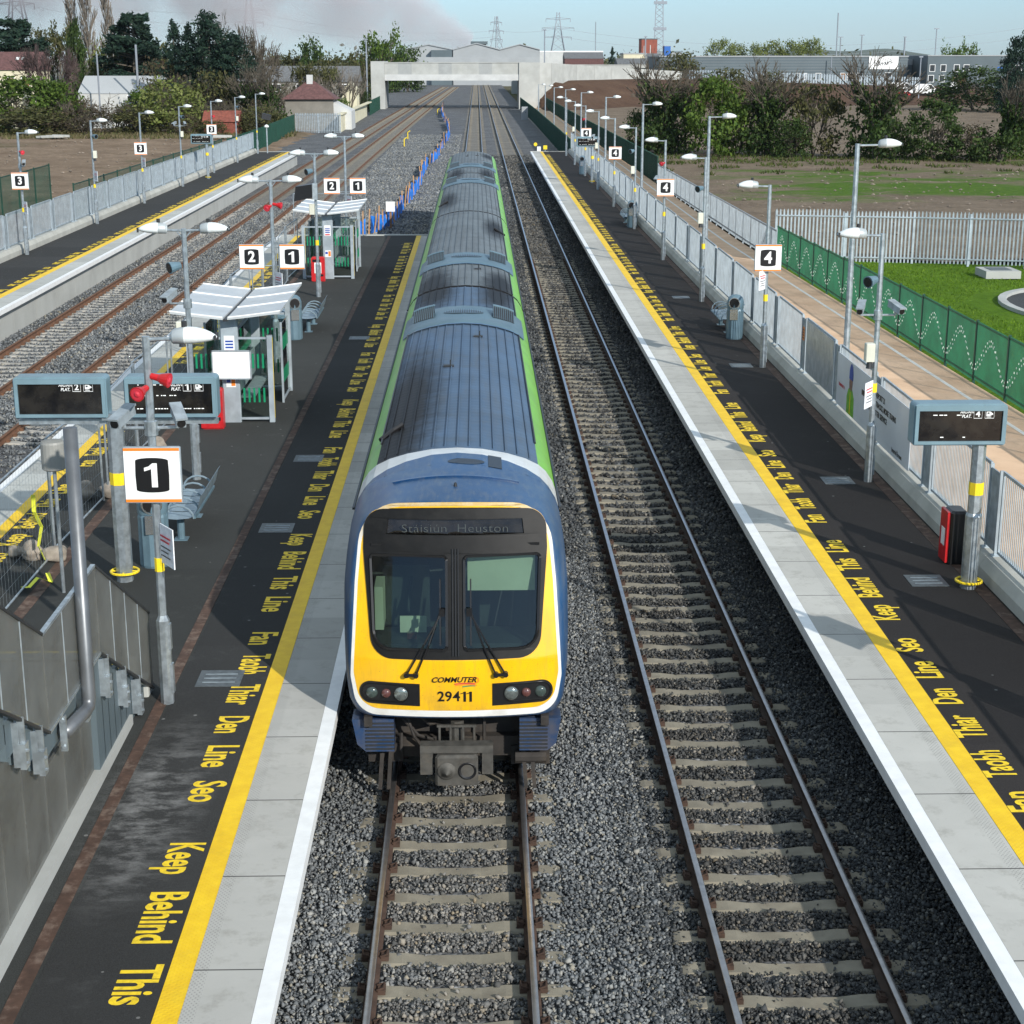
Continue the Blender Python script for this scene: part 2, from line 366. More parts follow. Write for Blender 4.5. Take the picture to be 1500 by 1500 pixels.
def mesh_np(name, V, F, m, parent=None, midx=None, smooth=False, loc=None):
    me = bpy.data.meshes.new(name); V = np.asarray(V, np.float32); F = np.asarray(F, np.int32); n, k = F.shape
    if parent is not None: V = V - np.array(wloc(parent), np.float32)
    me.vertices.add(len(V)); me.vertices.foreach_set('co', V.ravel())
    me.loops.add(n * k); me.loops.foreach_set('vertex_index', F.ravel())
    me.polygons.add(n); me.polygons.foreach_set('loop_start', np.arange(n, dtype=np.int32) * k)
    for x in (m if isinstance(m, (list, tuple)) else [m]): me.materials.append(M[x] if isinstance(x, str) else x)
    if midx is not None: me.polygons.foreach_set('material_index', np.asarray(midx, np.int32))
    if smooth: me.polygons.foreach_set('use_smooth', np.ones(n, bool))
    me.update(calc_edges=True); me.validate()
    ob = bpy.data.objects.new(name, me); COL.objects.link(ob)
    if parent is not None: ob.parent = parent
    if loc is not None: ob.location = loc
    return ob
def tag(o, label=None, cat=None, group=None, kind=None):
    for k, v in (('label', label), ('category', cat), ('group', group), ('kind', kind)):
        if v: o[k] = v
    return o
def thing(name, label, cat, loc=(0, 0, 0), group=None, rz=0.):
    o = bpy.data.objects.new(name, None); COL.objects.link(o); o.location = loc; o.rotation_euler = (0, 0, rz)
    return tag(o, label, cat, group)
def copy_tree(o, loc=None, rz=None, scale=None, label=None, parent=None):
    c = o.copy(); COL.objects.link(c)
    if parent is not None: c.parent = parent
    if loc is not None: c.location = loc
    if rz is not None: c.rotation_euler = (0, 0, rz)
    if scale is not None: c.scale = scale
    if label: c['label'] = label
    for ch in list(o.children): copy_tree(ch, parent=c)
    return c
def text(name, body, loc, xd, yd, size, m, parent=None, bold=0., xs=1., ext=.004, shear=0., align='CENTER', spacing=1., onlymesh=False):
    cu = bpy.data.curves.new(name, 'FONT'); cu.body = body; cu.size = size; cu.align_x = align; cu.align_y = 'CENTER' if align == 'CENTER' else 'BOTTOM_BASELINE'
    cu.extrude = ext; cu.offset = bold; cu.shear = shear; cu.space_character = spacing; cu.resolution_u = 3
    ob = bpy.data.objects.new(name, cu); COL.objects.link(ob)
    dg = bpy.context.evaluated_depsgraph_get(); me = bpy.data.meshes.new_from_object(ob.evaluated_get(dg))
    bpy.data.objects.remove(ob); bpy.data.curves.remove(cu)
    xd = Vector(xd).normalized() * xs; yd = Vector(yd).normalized(); zd = Vector(xd).normalized().cross(yd)
    L = Vector(loc) - wloc(parent)
    mt = Matrix(((xd.x, yd.x, zd.x, L.x), (xd.y, yd.y, zd.y, L.y), (xd.z, yd.z, zd.z, L.z), (0, 0, 0, 1)))
    me.transform(mt); me.materials.clear(); me.materials.append(M[m]); me.name = name
    if onlymesh: return me
    o = bpy.data.objects.new(name, me); COL.objects.link(o)
    if parent is not None: o.parent = parent
    return o
# ------------------------------------------------------------------ camera, sky, sun
F_PX = 2384.0
pitch = math.atan(665 / F_PX); yaw = math.atan(52 * math.cos(pitch) / F_PX)
fw = Vector((math.sin(yaw) * math.cos(pitch), math.cos(yaw) * math.cos(pitch), -math.sin(pitch)))
rt = Vector((math.cos(yaw), -math.sin(yaw), 0)); up = rt.cross(fw)
cam = bpy.data.cameras.new('camera'); cam.sensor_width = 36; cam.sensor_fit = 'HORIZONTAL'; cam.lens = F_PX / 1500 * 36
cam.clip_start = .5; cam.clip_end = 20000
co = bpy.data.objects.new('camera', cam); COL.objects.link(co)
co.matrix_world = Matrix(((rt.x, up.x, -fw.x, .30), (rt.y, up.y, -fw.y, 0), (rt.z, up.z, -fw.z, 9.09), (0, 0, 0, 1)))
sc.camera = co
SUN_AZ, SUN_EL = RAD(147.5), RAD(27)      # compass from +Y towards +X
w = bpy.data.worlds.new('World'); sc.world = w; w.use_nodes = True
nt = w.node_tree; nt.nodes.clear()
sky = nd(nt, 'ShaderNodeTexSky', sky_type='NISHITA'); sky.sun_disc = False
sky.sun_elevation = SUN_EL; sky.sun_rotation = SUN_AZ; sky.air_density = 1.2; sky.dust_density = .25; sky.ozone_density = 3.0
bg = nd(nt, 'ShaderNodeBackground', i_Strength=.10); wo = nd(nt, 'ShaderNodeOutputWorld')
hsv = nd(nt, 'ShaderNodeHueSaturation', i_Saturation=.8); nt.links.new(sky.outputs[0], hsv.inputs['Color']); low = mixc(nt, 1., hsv.outputs[0], (.60, .86, 1.26), 'MULTIPLY')
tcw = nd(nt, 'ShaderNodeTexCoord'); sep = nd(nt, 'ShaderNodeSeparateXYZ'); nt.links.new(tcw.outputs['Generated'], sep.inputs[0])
fill_cloud = math_(nt, 'MULTIPLY', remap(nt, sep.outputs['Z'], .05, .35), remap(nt, noise(nt, tcw.outputs['Generated'], 2.2, 6, .6), .38, .62, .35, 1.))   # unseen bright broken cloud overhead, added to raise the fill light in shadows
nt.links.new(mixc(nt, fill_cloud, low, (5.1, 5.95, 6.3)), bg.inputs[0]); nt.links.new(bg.outputs[0], wo.inputs[0])
sl = bpy.data.lights.new('sun', 'SUN'); sl.energy = 3.9; sl.angle = RAD(.55); sl.color = (1, .955, .885)
so = bpy.data.objects.new('sun', sl); COL.objects.link(so)
sd = Vector((math.sin(SUN_AZ) * math.cos(SUN_EL), math.cos(SUN_AZ) * math.cos(SUN_EL), math.sin(SUN_EL)))
so.rotation_euler = sd.to_track_quat('Z', 'Y').to_euler(); so.location = (20, -20, 40)
sc.view_settings.view_transform = 'Standard'; sc.view_settings.look = 'None'; sc.view_settings.gamma = 1; sc.view_settings.exposure = .36
sc.view_settings.use_curve_mapping = False
sc.cycles.use_denoising = True
sc.cycles.max_bounces = 8; sc.cycles.transparent_max_bounces = 24; sc.cycles.volume_step_rate = 2.0; sc.cycles.volume_max_steps = 128
sc.cycles.sample_clamp_indirect = 6

# ------------------------------------------------------------------ ground
def zpath(y): return max(0., .16 + (73.7 - y) * .0135)
def sheet(name, xs, ys, zf, m, kind='structure', label=None):
    V = [(x, y, zf(x, y)) for y in ys for x in xs]; n = len(xs)
    F = [(j * n + i, j * n + i + 1, (j + 1) * n + i + 1, (j + 1) * n + i) for j in range(len(ys) - 1) for i in range(n - 1)]
    o = mesh_np(name, V, F, m, smooth=True); tag(o, label, None, None, kind); return o
sheet('ground', [-6000, 6000], [-60, 9000], lambda x, y: -.62, 'far_ground')
def lump(x, y, a, s=1.): return a * (math.sin(x * .7 * s + 1.3) * math.sin(y * .53 * s) + .6 * math.sin(x * 1.9 * s + y * 1.1 * s))
sheet('dirt_field', list(np.linspace(-140, -19.95, 60)), list(np.linspace(20, 225, 70)), lambda x, y: -.05 + lump(x, y, .10) - (.25 if x > -20.4 else 0), 'soil')
def zR(x, y): return lump(x, y, .08) + .02
sheet('rough_field', list(np.linspace(14.2, 170, 80)), list(np.linspace(75.6, 330, 90)), lambda x, y: zR(x, y), 'soil_right')
sheet('lawn', [13.76] + list(np.linspace(14.05, 75, 40)), list(np.linspace(18, 75.4, 40)), lambda x, y: zpath(y) - .05 - min(.25, max(0, x - 16) * .03), 'lawn')
ys = list(np.linspace(4, 60, 30)) + list(np.linspace(63, 330, 40))
sheet('footpath', [8.95, 10.5, 12.0, 13.75], ys, lambda x, y: zpath(y), 'path')
# white line along the path
LX = lambda y: 13.0 - (.02 * (46 - y) ** 1.6 * .0 if y < 46 else 0)
V = []; F = []
for y in ys: V += [(LX(y) - .06, y, zpath(y) + .005), (LX(y) + .06, y, zpath(y) + .005)]
F = [(2 * i, 2 * i + 1, 2 * i + 3, 2 * i + 2) for i in range(len(ys) - 1)]
tag(mesh_np('path_line', V, F, 'line_white'), None, None, None, 'structure')
# corner of a car-park road with its kerb, right edge of the frame
rc = []
for a in np.linspace(100, 265, 24): rc.append((26.2 + 6.3 * math.cos(RAD(a)), 59.0 + 7.5 * math.sin(RAD(a))))
zl = lambda x, y: zpath(y) - .05 - min(.25, max(0, x - 16) * .03)
b = MB(); b.quad(*[(x, y, zl(x, y) + .03) for x, y in rc + [(60, 51.5), (60, 66.4)]]); tag(b.build('car_park_road', 'road'), None, None, None, 'structure')
b = MB()
for (x0, y0), (x1, y1) in zip(rc, rc[1:]): b.beam((x0, y0, zl(x0, y0) + .03), (x1, y1, zl(x1, y1) + .03), .3, .22)
tag(b.build('road_kerb', 'conc_pale'), None, None, None, 'structure')

# ------------------------------------------------------------------ ballast
def shiftx(y): return 0. if y < 120 else 1.15 * ((y - 120) / 180.) ** 1.4
def bal_z(x, y):
    return -.215
sheet('ballast', [-24, -20, -15.6, -14.2, -12.4, -10.7, -9, -7, -4, -1.6, 0, 1.8, 3.6, 5.2, 7, 9.2], list(np.linspace(4, 160, 60)) + list(np.linspace(165, 700, 40)),
      lambda x, y: -.225 + (.22 if (x <= -15.5 and y < 152) else 0) * 0, 'ballast', 'stuff', 'grey ballast stones spread between and around the tracks')

def stones(name, n, X, Y, size, m, lab, excl=None, zf=None, pile=0.):
    xs = rng.uniform(X[0], X[1], n); t = rng.uniform(0, 1, n)
    ys = Y[0] + (Y[1] - Y[0]) * t ** 1.25
    keep = np.ones(n, bool) if excl is None else ~excl(xs, ys)
    xs, ys = xs[keep], ys[keep]; n = len(xs)
    s = size * np.clip(np.exp(rng.normal(-.12, .33, n)), .45, 1.9) * .5
    base = np.array([[1, 0, 0], [-1, 0, 0], [0, 1, 0], [0, -1, 0], [0, 0, .8], [0, 0, -.8]], np.float32)
    V = base[None] * s[:, None, None] * rng.uniform(.65, 1.25, (n, 6, 1)) + rng.uniform(-.28, .28, (n, 6, 3)) * s[:, None, None]
    # random rotation
    q = rng.normal(size=(n, 4)); q /= np.linalg.norm(q, axis=1)[:, None]; a, bq, c, d = q.T
    Rm = np.stack([1 - 2 * (c * c + d * d), 2 * (bq * c - d * a), 2 * (bq * d + c * a), 2 * (bq * c + d * a), 1 - 2 * (bq * bq + d * d), 2 * (c * d - bq * a), 2 * (bq * d - c * a), 2 * (c * d + bq * a), 1 - 2 * (bq * bq + c * c)], 1).reshape(n, 3, 3)
    V = np.einsum('nij,nkj->nki', Rm, V)
    z = (-.222 if zf is None else zf(xs, ys)) + rng.uniform(0, .035 + pile, n)
    V += np.stack([xs, ys, np.broadcast_to(z, (n,))], 1)[:, None, :]
    f = np.array([[0, 2, 4], [2, 1, 4], [1, 3, 4], [3, 0, 4], [2, 0, 5], [1, 2, 5], [3, 1, 5], [0, 3, 5]])
    Fs = (f[None] + 6 * np.arange(n)[:, None, None]).reshape(-1, 3)
    o = mesh_np(name, V.reshape(-1, 3), Fs, m); return tag(o, lab, None, None, 'stuff')

# ------------------------------------------------------------------ tracks
SP = .65
def track(xc, label, y0, y1, rust, sleeper_m, first=0., straight=False, rail_mats=('rail_rust', 'rail_top')):
    sx = (lambda y: 0.) if straight else shiftx
    root = thing('railway_track', label, 'railway track', (xc, y0, -.17), 'railway tracks through the station')
    ys = np.arange(y0, y1, 6.)
    for sgn in (-1, 1):
        cx = xc + sgn * .835
        # I-shaped rail section, head at z = 0
        prof = [(-.036, -.004), (-.03, 0), (.03, 0), (.036, -.004), (.036, -.038), (.012, -.05), (.010, -.135), (.07, -.152), (.07, -.162), (-.07, -.162), (-.07, -.152), (-.010, -.135), (-.012, -.05), (-.036, -.038)]
        n = len(prof); V = []; F = []; mi = []
        for y in ys: V += [(cx + sx(y) + px, y, pz) for px, pz in prof]
        for i in range(len(ys) - 1):
            for k in range(n):
                l = (k + 1) % n; F.append((i * n + k, (i + 1) * n + k, (i + 1) * n + l, i * n + l)); mi.append(1 if k in (0, 1, 2) else 0)
        mesh_np('rail', V, F, list(rail_mats), root, mi)
    # one sleeper with its clips, then copies
    def sleeper_mb(mb, cx, cy):
        P = [(-1.24, -.035), (-1.17, -.012), (-.55, -.008), (-.30, -.04), (.30, -.04), (.55, -.008), (1.17, -.012), (1.24, -.035)]
        V = []; F = []
        for x, z in P:
            V += [(cx + x, cy - .13, -.17 + z - .03), (cx + x, cy - .105, -.17 + z), (cx + x, cy + .105, -.17 + z), (cx + x, cy + .13, -.17 + z - .03), (cx + x, cy + .13, -.4), (cx + x, cy - .13, -.4)]
        for i in range(len(P) - 1):
            for k in range(6):
                l = (k + 1) % 6; F.append((i * 6 + k, i * 6 + l, (i + 1) * 6 + l, (i + 1) * 6 + k))
        F += [tuple(range(6)), tuple(range(len(P) * 6 - 1, len(P) * 6 - 7, -1))]
        mb.mi = 0; mb.add(V, F); mb.mi = 1
        for s in (-1, 1):
            for t in (-1, 1):
                x = cx + s * .835 + t * .105
                mb.box(x - .04, x + .04, cy - .065, cy + .065, -.178, -.125)
                mb.tube([(x - t * .05, cy - .05, -.13), (x + t * .02, cy - .05, -.105), (x + t * .03, cy + .05, -.105), (x - t * .05, cy + .05, -.13)], .012, 4)
        mb.mi = 0
    m = MB(); sleeper_mb(m, xc, first); so = m.build('sleeper', [sleeper_m, rust], root)
    yy = np.arange(first, y1, SP); k = 0
    for y in yy[1:100]:
        c = so.copy(); COL.objects.link(c); c.parent = root; c.location = (sx(y), y - first, 0)
    m = MB()
    P = [(-1.3, -.03), (-.55, 0), (-.3, -.03), (.3, -.03), (.55, 0), (1.3, -.03)]
    for y in yy[100:]:
        V = []; cx = xc + sx(y)
        for x, z in P: V += [(cx + x, y - .12, -.208 + z * .4), (cx + x, y + .12, -.208 + z * .4), (cx + x, y + .13, -.32), (cx + x, y - .13, -.32)]
        F = []
        for i in range(len(P) - 1):
            for q in range(4): F.append((i * 4 + q, i * 4 + (q + 1) % 4, i * 4 + 4 + (q + 1) % 4, i * 4 + 4 + q))
        m.add(V, F)
    o = m.build('sleeper_run', 'sleeper_far' if sleeper_m == 'sleeper' else 'sleeper', root); o['kind'] = 'stuff'
    return root
SL1, SL4 = 13.55, 13.30
track(0., 'track under the passenger train, nearest platform 1', 4, 640, 'rail_rust', 'sleeper', SL1, True, ('rail_rust', 'rail_top'))
track(3.65, 'empty track beside platform 4 with dark ballast', 4, 640, 'rail_rust', 'sleeper', SL4, True, ('rail_dark', 'rail_top'))
track(-10.75, 'empty rusty track beside the fenced platform 2', 20, 560, 'rail_rust_new', 'sleeper_pale', 40., False, ('rail_rust_new', 'rail_rust_new'))
track(-14.2, 'empty rusty track beside platform 3', 30, 560, 'rail_rust_new', 'sleeper_pale', 44., False, ('rail_rust_new', 'rail_rust_new'))
def on_sleeper(xc, first, buried=.45):
    def f(xs, ys):
        dx = np.abs(xs - xc); dy = np.abs(((ys - first + SP / 2) % SP) - SP / 2)
        r = rng.uniform(0, 1, len(xs))
        onS = (dx < 1.25) & (dy < .15) & ~((dx > .98) & (r < .16 + .5 * np.sin(np.floor((ys - first + SP / 2) / SP) * 7.3 + xs) ** 2)) & ~(r < .02)
        nearR = (np.abs(dx - .835) < .085)
        return onS | nearR
    return f
stones('ballast_stones', 60000, (-9.0, -1.6), (80, 210), .15, 'stone', 'grey ballast stones past the end of the island platform')
exA = on_sleeper(0., SL1); exB = on_sleeper(3.65, SL4)
both = lambda xs, ys: exA(xs, ys) | exB(xs, ys)
stones('ballast_stones', 102000, (-2.25, 2.35), (12.2, 30), .050, 'stone', 'loose grey ballast stones around the nearest rails', both, pile=.022)
stones('ballast_stones', 94000, (2.0, 5.98), (12.2, 32), .050, 'stone_dark', 'dark ballast stones in front of platform 4', both, pile=.022)
stones('ballast_stones', 46000, (1.4, 5.98), (31, 95), .085, 'stone_dark', 'dark ballast stones along the far part of platform 4', exB)
exC = on_sleeper(-10.75, 40.); exD = on_sleeper(-14.2, 44.)
def cd(xs, ys): return exC(xs, ys) | exD(xs, ys)
stones('ballast_stones', 16000, (1.4, 5.9), (95, 165), .13, 'stone_dark', 'ballast stones beside the far end of platform 4', exB)
stones('ballast_stones', 70000, (-15.6, -9.2), (30, 110), .085, 'stone', 'grey ballast stones between the two empty left tracks', cd,
       zf=lambda x, y: -.222 + .14 * np.exp(-((x + 12.5) / .55) ** 2) + .20 * np.exp(-((x + 15.75) / .5) ** 2))

# ------------------------------------------------------------------ platforms
def strip(name, root, x0, x1, y0, y1, z0, z1, m):
    b = MB(); b.box(min(x0, x1), max(x0, x1), y0, y1, z0, z1); return b.build(name, m, root)
PH = ((('Keep', .70), ('Behind', 1.0), ('This', .68), ('Line', .72)), (('Fan', .53), ('Taobh', .78), ('Thiar', .72), ('Den', .54), ('Line', .64), ('Seo', .56)))
def lettering(root, xc, side, y0, y1, k0=27.9, kb=22.75, sgn=-1, per=11.85):
    """sgn -1: words run towards the camera (letters' tops to +X); +1: away (tops to -X)"""
    xd = (0, sgn, 0); yd = (-sgn, 0, 0)
    b = MB()
    for ph, st, gap in ((PH[0], k0, .375), (PH[1], kb, .385)):
        pos_ = 0; V = []; F = []
        for word, wd in ph:
            me = text('lettering', word, (0, 0, 0), xd, yd, .53, 'yellow_text', None, .013, 1., .0, align='LEFT', onlymesh=True)
            c_ = np.empty(len(me.vertices) * 3); me.vertices.foreach_get('co', c_); c_ = c_.reshape(-1, 3)
            u = c_[:, 1] * sgn; u = (u - u.min()) * wd / np.ptp(u) + pos_
            o = len(V); V += [(c[0], sgn * uu) for c, uu in zip(c_, u)]; F += [tuple(i + o for i in p.vertices) for p in me.polygons]; pos_ += wd + gap
        for k in range(-4, 16):
            ys_ = st + per * k
            if min(ys_, ys_ + sgn * pos_) < y0 or max(ys_, ys_ + sgn * pos_) > y1: continue
            b.add([(xc + sgn * .17 + x, ys_ + y, PZ + .006) for x, y in V], F)
    return b.build('lettering', 'yellow_text', root)
# platforms 1 and 2 share the island
isl = thing('island_platform', 'island platform between the train and the two empty left tracks', 'platform', (-5.4, 40, 0)); isl['kind'] = 'structure'
Y0, Y1 = 4., 78.5
strip('surface', isl, -8.15, -2.61, Y0, Y1, .25, PZ, 'asphalt')
strip('dark_surface', isl, -3.78, -2.613, Y0, Y1, PZ - .02, PZ + .0035, 'asphalt_new')
for nm, a, c, m in (('edge_line', -1.56, -1.73, 'white'), ('coping', -1.733, -2.378, 'cop1'), ('tactile_strip', -2.38, -2.608, 'tactile')):
    strip(nm, isl, a, c, Y0, Y1, PZ - .16, PZ + (.004 if m == 'tactile' else .0), m)
for nm, a, c, m in (('edge_line', -9.22, -9.05, 'white'), ('coping', -9.047, -8.38, 'cop_plain'), ('tactile_strip', -8.378, -8.153, 'tactile')):
    strip(nm, isl, a, c, Y0, Y1, PZ - .16, PZ + (.004 if m == 'tactile' else .0), m)
strip('platform_wall', isl, -2.55, -2.3, Y0, Y1 - .1, -.5, PZ - .165, 'conc'); strip('platform_wall', isl, -9.0, -8.75, Y0, Y1 - .1, -.5, PZ - .165, 'conc')
strip('end_coping', isl, -9.22, -1.56, Y1 + .003, Y1 + .4, PZ - .3, PZ + .03, 'conc_pale')
strip('drain_strip', isl, -3.97, -3.82, Y0, Y1, PZ - .01, PZ + .007, 'brown_strip'); strip('drain_strip', isl, -6.82, -6.62, 10, Y1, PZ - .01, PZ + .005, 'brown_strip')
lettering(isl, -2.87, -1, 4, 78); lettering(isl, -7.92, 1, 20, 78, 27.3, 33., 1)
p4 = thing('platform_four', 'platform 4 with brown black asphalt right of the empty track', 'platform', (6.8, 60, 0)); p4['kind'] = 'structure'
Y1 = 150.8
strip('surface', p4, 6.262, 8.6, Y0, Y1, .25, PZ, 'asphalt_brown')
for nm, a, c, m in (('edge_line', 5.13, 5.30, 'white'), ('coping', 5.303, 6.0, 'cop4'), ('tactile_strip', 6.003, 6.26, 'tactile')):
    strip(nm, p4, a, c, Y0, Y1, PZ - .16, PZ + (.004 if m == 'tactile' else .0), m)
strip('platform_wall', p4, 6.0, 6.24, Y0, Y1, -.5, PZ - .165, 'conc')
strip('drain_strip', p4, 8.2, 8.42, Y0, Y1, PZ - .01, PZ + .005, 'brown_strip')
strip('end_coping', p4, 5.13, 8.6, Y1 + .003, Y1 + .3, PZ - .3, PZ + .03, 'conc_pale')
lettering(p4, 6.47, 1, 5, 150, 23.1, 16.6, 1)
p3 = thing('platform_three', 'platform 3 with dark asphalt beyond the two empty tracks', 'platform', (-17.5, 90, 0)); p3['kind'] = 'structure'
strip('surface', p3, -19.4, -16.84, 30, Y1, .25, PZ, 'asphalt_new')
for nm, a, c, m in (('edge_line', -15.73, -15.9, 'white'), ('coping', -15.903, -16.57, 'cop_plain'), ('tactile_strip', -16.573, -16.837, 'tactile')):
    strip(nm, p3, a, c, 30, Y1, PZ - .16, PZ + (.004 if m == 'tactile' else .0), m)
b = MB()
for k in range(40): b.box(-16.2, -15.98, 30 + k * 3.02, 30 + k * 3.02 + 3.0, -.5, PZ - .165)
b.build('platform_wall', 'conc_pale', p3)
strip('end_coping', p3, -19.4, -15.73, Y1 + .003, Y1 + .3, PZ - .3, PZ + .03, 'conc_pale')
lettering(p3, -17.05, -1, 31, 150, 60., 54.8, -1)
for i, (x, y, z, lab) in enumerate(((-3.25, 20.9, PZ, 'steel cover plate in the asphalt beside the number 1 post'), (-3.35, 28.3, PZ, 'steel cover plate in dark asphalt left of the cab roof'), (-3.3, 33.6, PZ, 'small steel cover plate farther along dark asphalt left of the train'),
        (-3.3, 49.0, PZ, 'steel cover plate on platform 1 level with the waiting bench'), (7.55, 25.0, PZ, 'steel cover plate in platform 4 beside the display board post'), (7.5, 31.5, PZ, 'steel cover plate beside the camera mast on platform 4'),
        (7.55, 44.2, PZ, 'steel cover plate beside the first number 4 sign'), (7.5, 57.5, PZ, 'faint steel cover plate farther along platform 4'))):
    b = MB(); b.box(x - .3, x + .3, y - .3, y + .3, z - .02, z + .009); b.mi = 1
    for q in (-.15, 0, .15): b.box(x - .22, x + .22, y + q - .012, y + q + .012, z + .0091, z + .012)
    tag(b.build('cover_plate', ['cover', 'galv_dull'], None, origin=(x, y, z)), lab, 'manhole cover', 'steel cover plates in the platforms')
# ------------------------------------------------------------------ train
def paint(name, col, soot=(), rough=.35, dirt=(.2, .19, .17), damt=.3, dscale=1.1, streak=False, coat=.2):
    m, nt, b, out = _nodes(name); P = pos(nt)
    c = mixc(nt, remap(nt, noise(nt, P, 1.2, 5), .35, .65), tuple(x * .88 for x in col), tuple(min(1, x * 1.1) for x in col))
    if streak:
        st = nd(nt, 'ShaderNodeVectorMath', operation='MULTIPLY'); nt.links.new(P, st.inputs[0]); st.inputs[1].default_value = (5., .35, 1)
        c = mixc(nt, remap(nt, noise(nt, st.outputs[0], 1.2, 5, .65), .45, .75, 0, .45), c, dirt)
    c = mixc(nt, remap(nt, noise(nt, P, dscale, 7, .7), .5, .75, 0, damt), c, dirt)
    for (cx, cy, cz, rx, ry) in soot:       # exhaust soot lying on the roof
        s = nd(nt, 'ShaderNodeVectorMath', operation='SUBTRACT'); nt.links.new(P, s.inputs[0]); s.inputs[1].default_value = (cx, cy, cz)
        mp = nd(nt, 'ShaderNodeVectorMath', operation='MULTIPLY'); nt.links.new(s.outputs[0], mp.inputs[0]); mp.inputs[1].default_value = (1 / (rx * 1.35), 1 / (ry * 1.25), 0)
        ln = nd(nt, 'ShaderNodeVectorMath', operation='LENGTH'); nt.links.new(mp.outputs[0], ln.inputs[0])
        f = math_(nt, 'ADD', ln.outputs['Value'], math_(nt, 'MULTIPLY', math_(nt, 'SUBTRACT', noise(nt, P, 2.6, 5, .7), .5), .9))
        c = mixc(nt, remap(nt, f, .4, 1.2, .97, 0), c, (.008, .008, .009))
    nt.links.new(c, b.inputs['Base Color']); b.inputs['Roughness'].default_value = rough; b.inputs['Coat Weight'].default_value = coat
    b.inputs['Coat Roughness'].default_value = .2
    sy = nd(nt, 'ShaderNodeSeparateXYZ'); nt.links.new(P, sy.inputs[0])
    if streak: b.inputs['Specular IOR Level'].default_value = .26
    if streak:
        wv = math_(nt, 'SINE', math_(nt, 'MULTIPLY', math_(nt, 'ADD', sy.outputs['Y'], math_(nt, 'MULTIPLY', noise(nt, P, 1.5, 2), .25)), 2 * math.pi / .22))
        bumpn(nt, b, wv, .10, .01)
    return m
SOOT = [(-.82, 25.8, 3.7, .42, 4.0), (-1.0, 23.2, 3.7, .36, 1.8), (-.7, 38.2, 3.75, .4, 2.4), (.75, 38.0, 3.75, .35, 2.6), (-.8, 40.2, 3.7, .35, 2.4), (.85, 40.2, 3.7, .3, 1.8),
        (.85, 53.5, 3.7, .3, 2.6), (-.85, 64.5, 3.7, .3, 3.2), (-.7, 79, 3.7, .3, 3.2), (.75, 79.2, 3.7, .3, 3.0), (.9, 94, 3.7, .3, 2.0)]
def add_streaks(m, col, amt):
    nt = m.node_tree; b = next(n for n in nt.nodes if n.type == 'BSDF_PRINCIPLED'); src = b.inputs['Base Color'].links[0].from_socket; P = pos(nt)
    st = nd(nt, 'ShaderNodeVectorMath', operation='MULTIPLY'); nt.links.new(P, st.inputs[0]); st.inputs[1].default_value = (9., 2., 1.1)
    c = mixc(nt, remap(nt, noise(nt, st.outputs[0], 1.5, 6, .7), .48, .78, 0, amt), src, col)
    v = nd(nt, 'ShaderNodeTexVoronoi', i_Scale=16); nt.links.new(P, v.inputs['Vector'])
    c = mixc(nt, math_(nt, 'MULTIPLY', math_(nt, 'LESS_THAN', v.outputs['Distance'], .09), .5), c, (.12, .10, .07))
    sz = nd(nt, 'ShaderNodeSeparateXYZ'); nt.links.new(P, sz.inputs[0])      # brake dust thrown up from below
    c = mixc(nt, math_(nt, 'MULTIPLY', remap(nt, sz.outputs['Z'], 1.75, 1.05), remap(nt, noise(nt, P, 3.5, 6, .7), .4, .7, .05, .45)), c, (.16, .12, .07)); nt.links.new(c, b.inputs['Base Color'])
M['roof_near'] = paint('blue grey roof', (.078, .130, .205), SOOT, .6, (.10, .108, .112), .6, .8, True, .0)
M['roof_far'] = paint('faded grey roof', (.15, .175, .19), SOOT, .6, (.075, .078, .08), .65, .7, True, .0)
M['roof_unit'] = paint('blue roof unit', (.085, .15, .19), (), .5, (.2, .22, .24), .3, 1.5, False, .1)
M['train_blue'] = paint('train blue', (.005, .042, .125), (), .3, (.07, .09, .12), .35, 2.2, False, .35)
M['nose_blue'] = paint('nose blue', (.012, .060, .155), (), .42, (.09, .13, .165), .5, 1.6, False, .2)
M['train_white'] = paint('train white', (.62, .63, .61), (), .35, (.30, .25, .17), .4, 2.5, False, .2)
M['train_green'] = paint('train green', (.17, .46, .03), (), .4, (.2, .28, .13), .55, 3., False, .2)
M['train_yellow'] = paint('train yellow', (.86, .47, .003), (), .3, (.62, .36, .02), .2, 3., False, .35)
add_streaks(M['train_yellow'], (.42, .27, .04), .5); add_streaks(M['nose_blue'], (.13, .15, .17), .6); add_streaks(M['train_blue'], (.08, .09, .10), .5)
M['rim'] = paint('weathered rim', (.72, .70, .64), (), .4, (.40, .24, .08), .75, 4., False, .1)
M['rubber'] = mat('window surround', (.006, .006, .006), .5, 0, .3, 8, dirt=(.025, .023, .02), dscale=5, damt=.35, spec=.25)
M['under'] = mat('underframe', (.03, .026, .023), .8, .1, .3, 5, dirt=(.10, .075, .05), dscale=3, damt=.5)
M['coupler'] = mat('coupler steel', (.075, .072, .064), .65, .3, .25, 9, dirt=(.13, .11, .085), dscale=6)
M['pane_dark'] = glass('cab glass', (.40, .5, .45), .05)
M['cab_in'] = mat('cab lining', (.07, .09, .082), .8, 0, .1)
M['blind'] = mat('cab blind', (.80, .84, .68), .8, 0, .05)
M['desk'] = mat('cab desk', (.05, .06, .06), .6, 0, .2)
M['lens_red'] = mat('red lens', (.11, .045, .04), .2, 0, .1, coat=.6)
M['lens_grey'] = mat('grey lens', (.05, .07, .063), .15, 0, .1, coat=.6)
M['chrome'] = mat('lamp reflector', (.25, .28, .27), .15, .7, .2, 20)

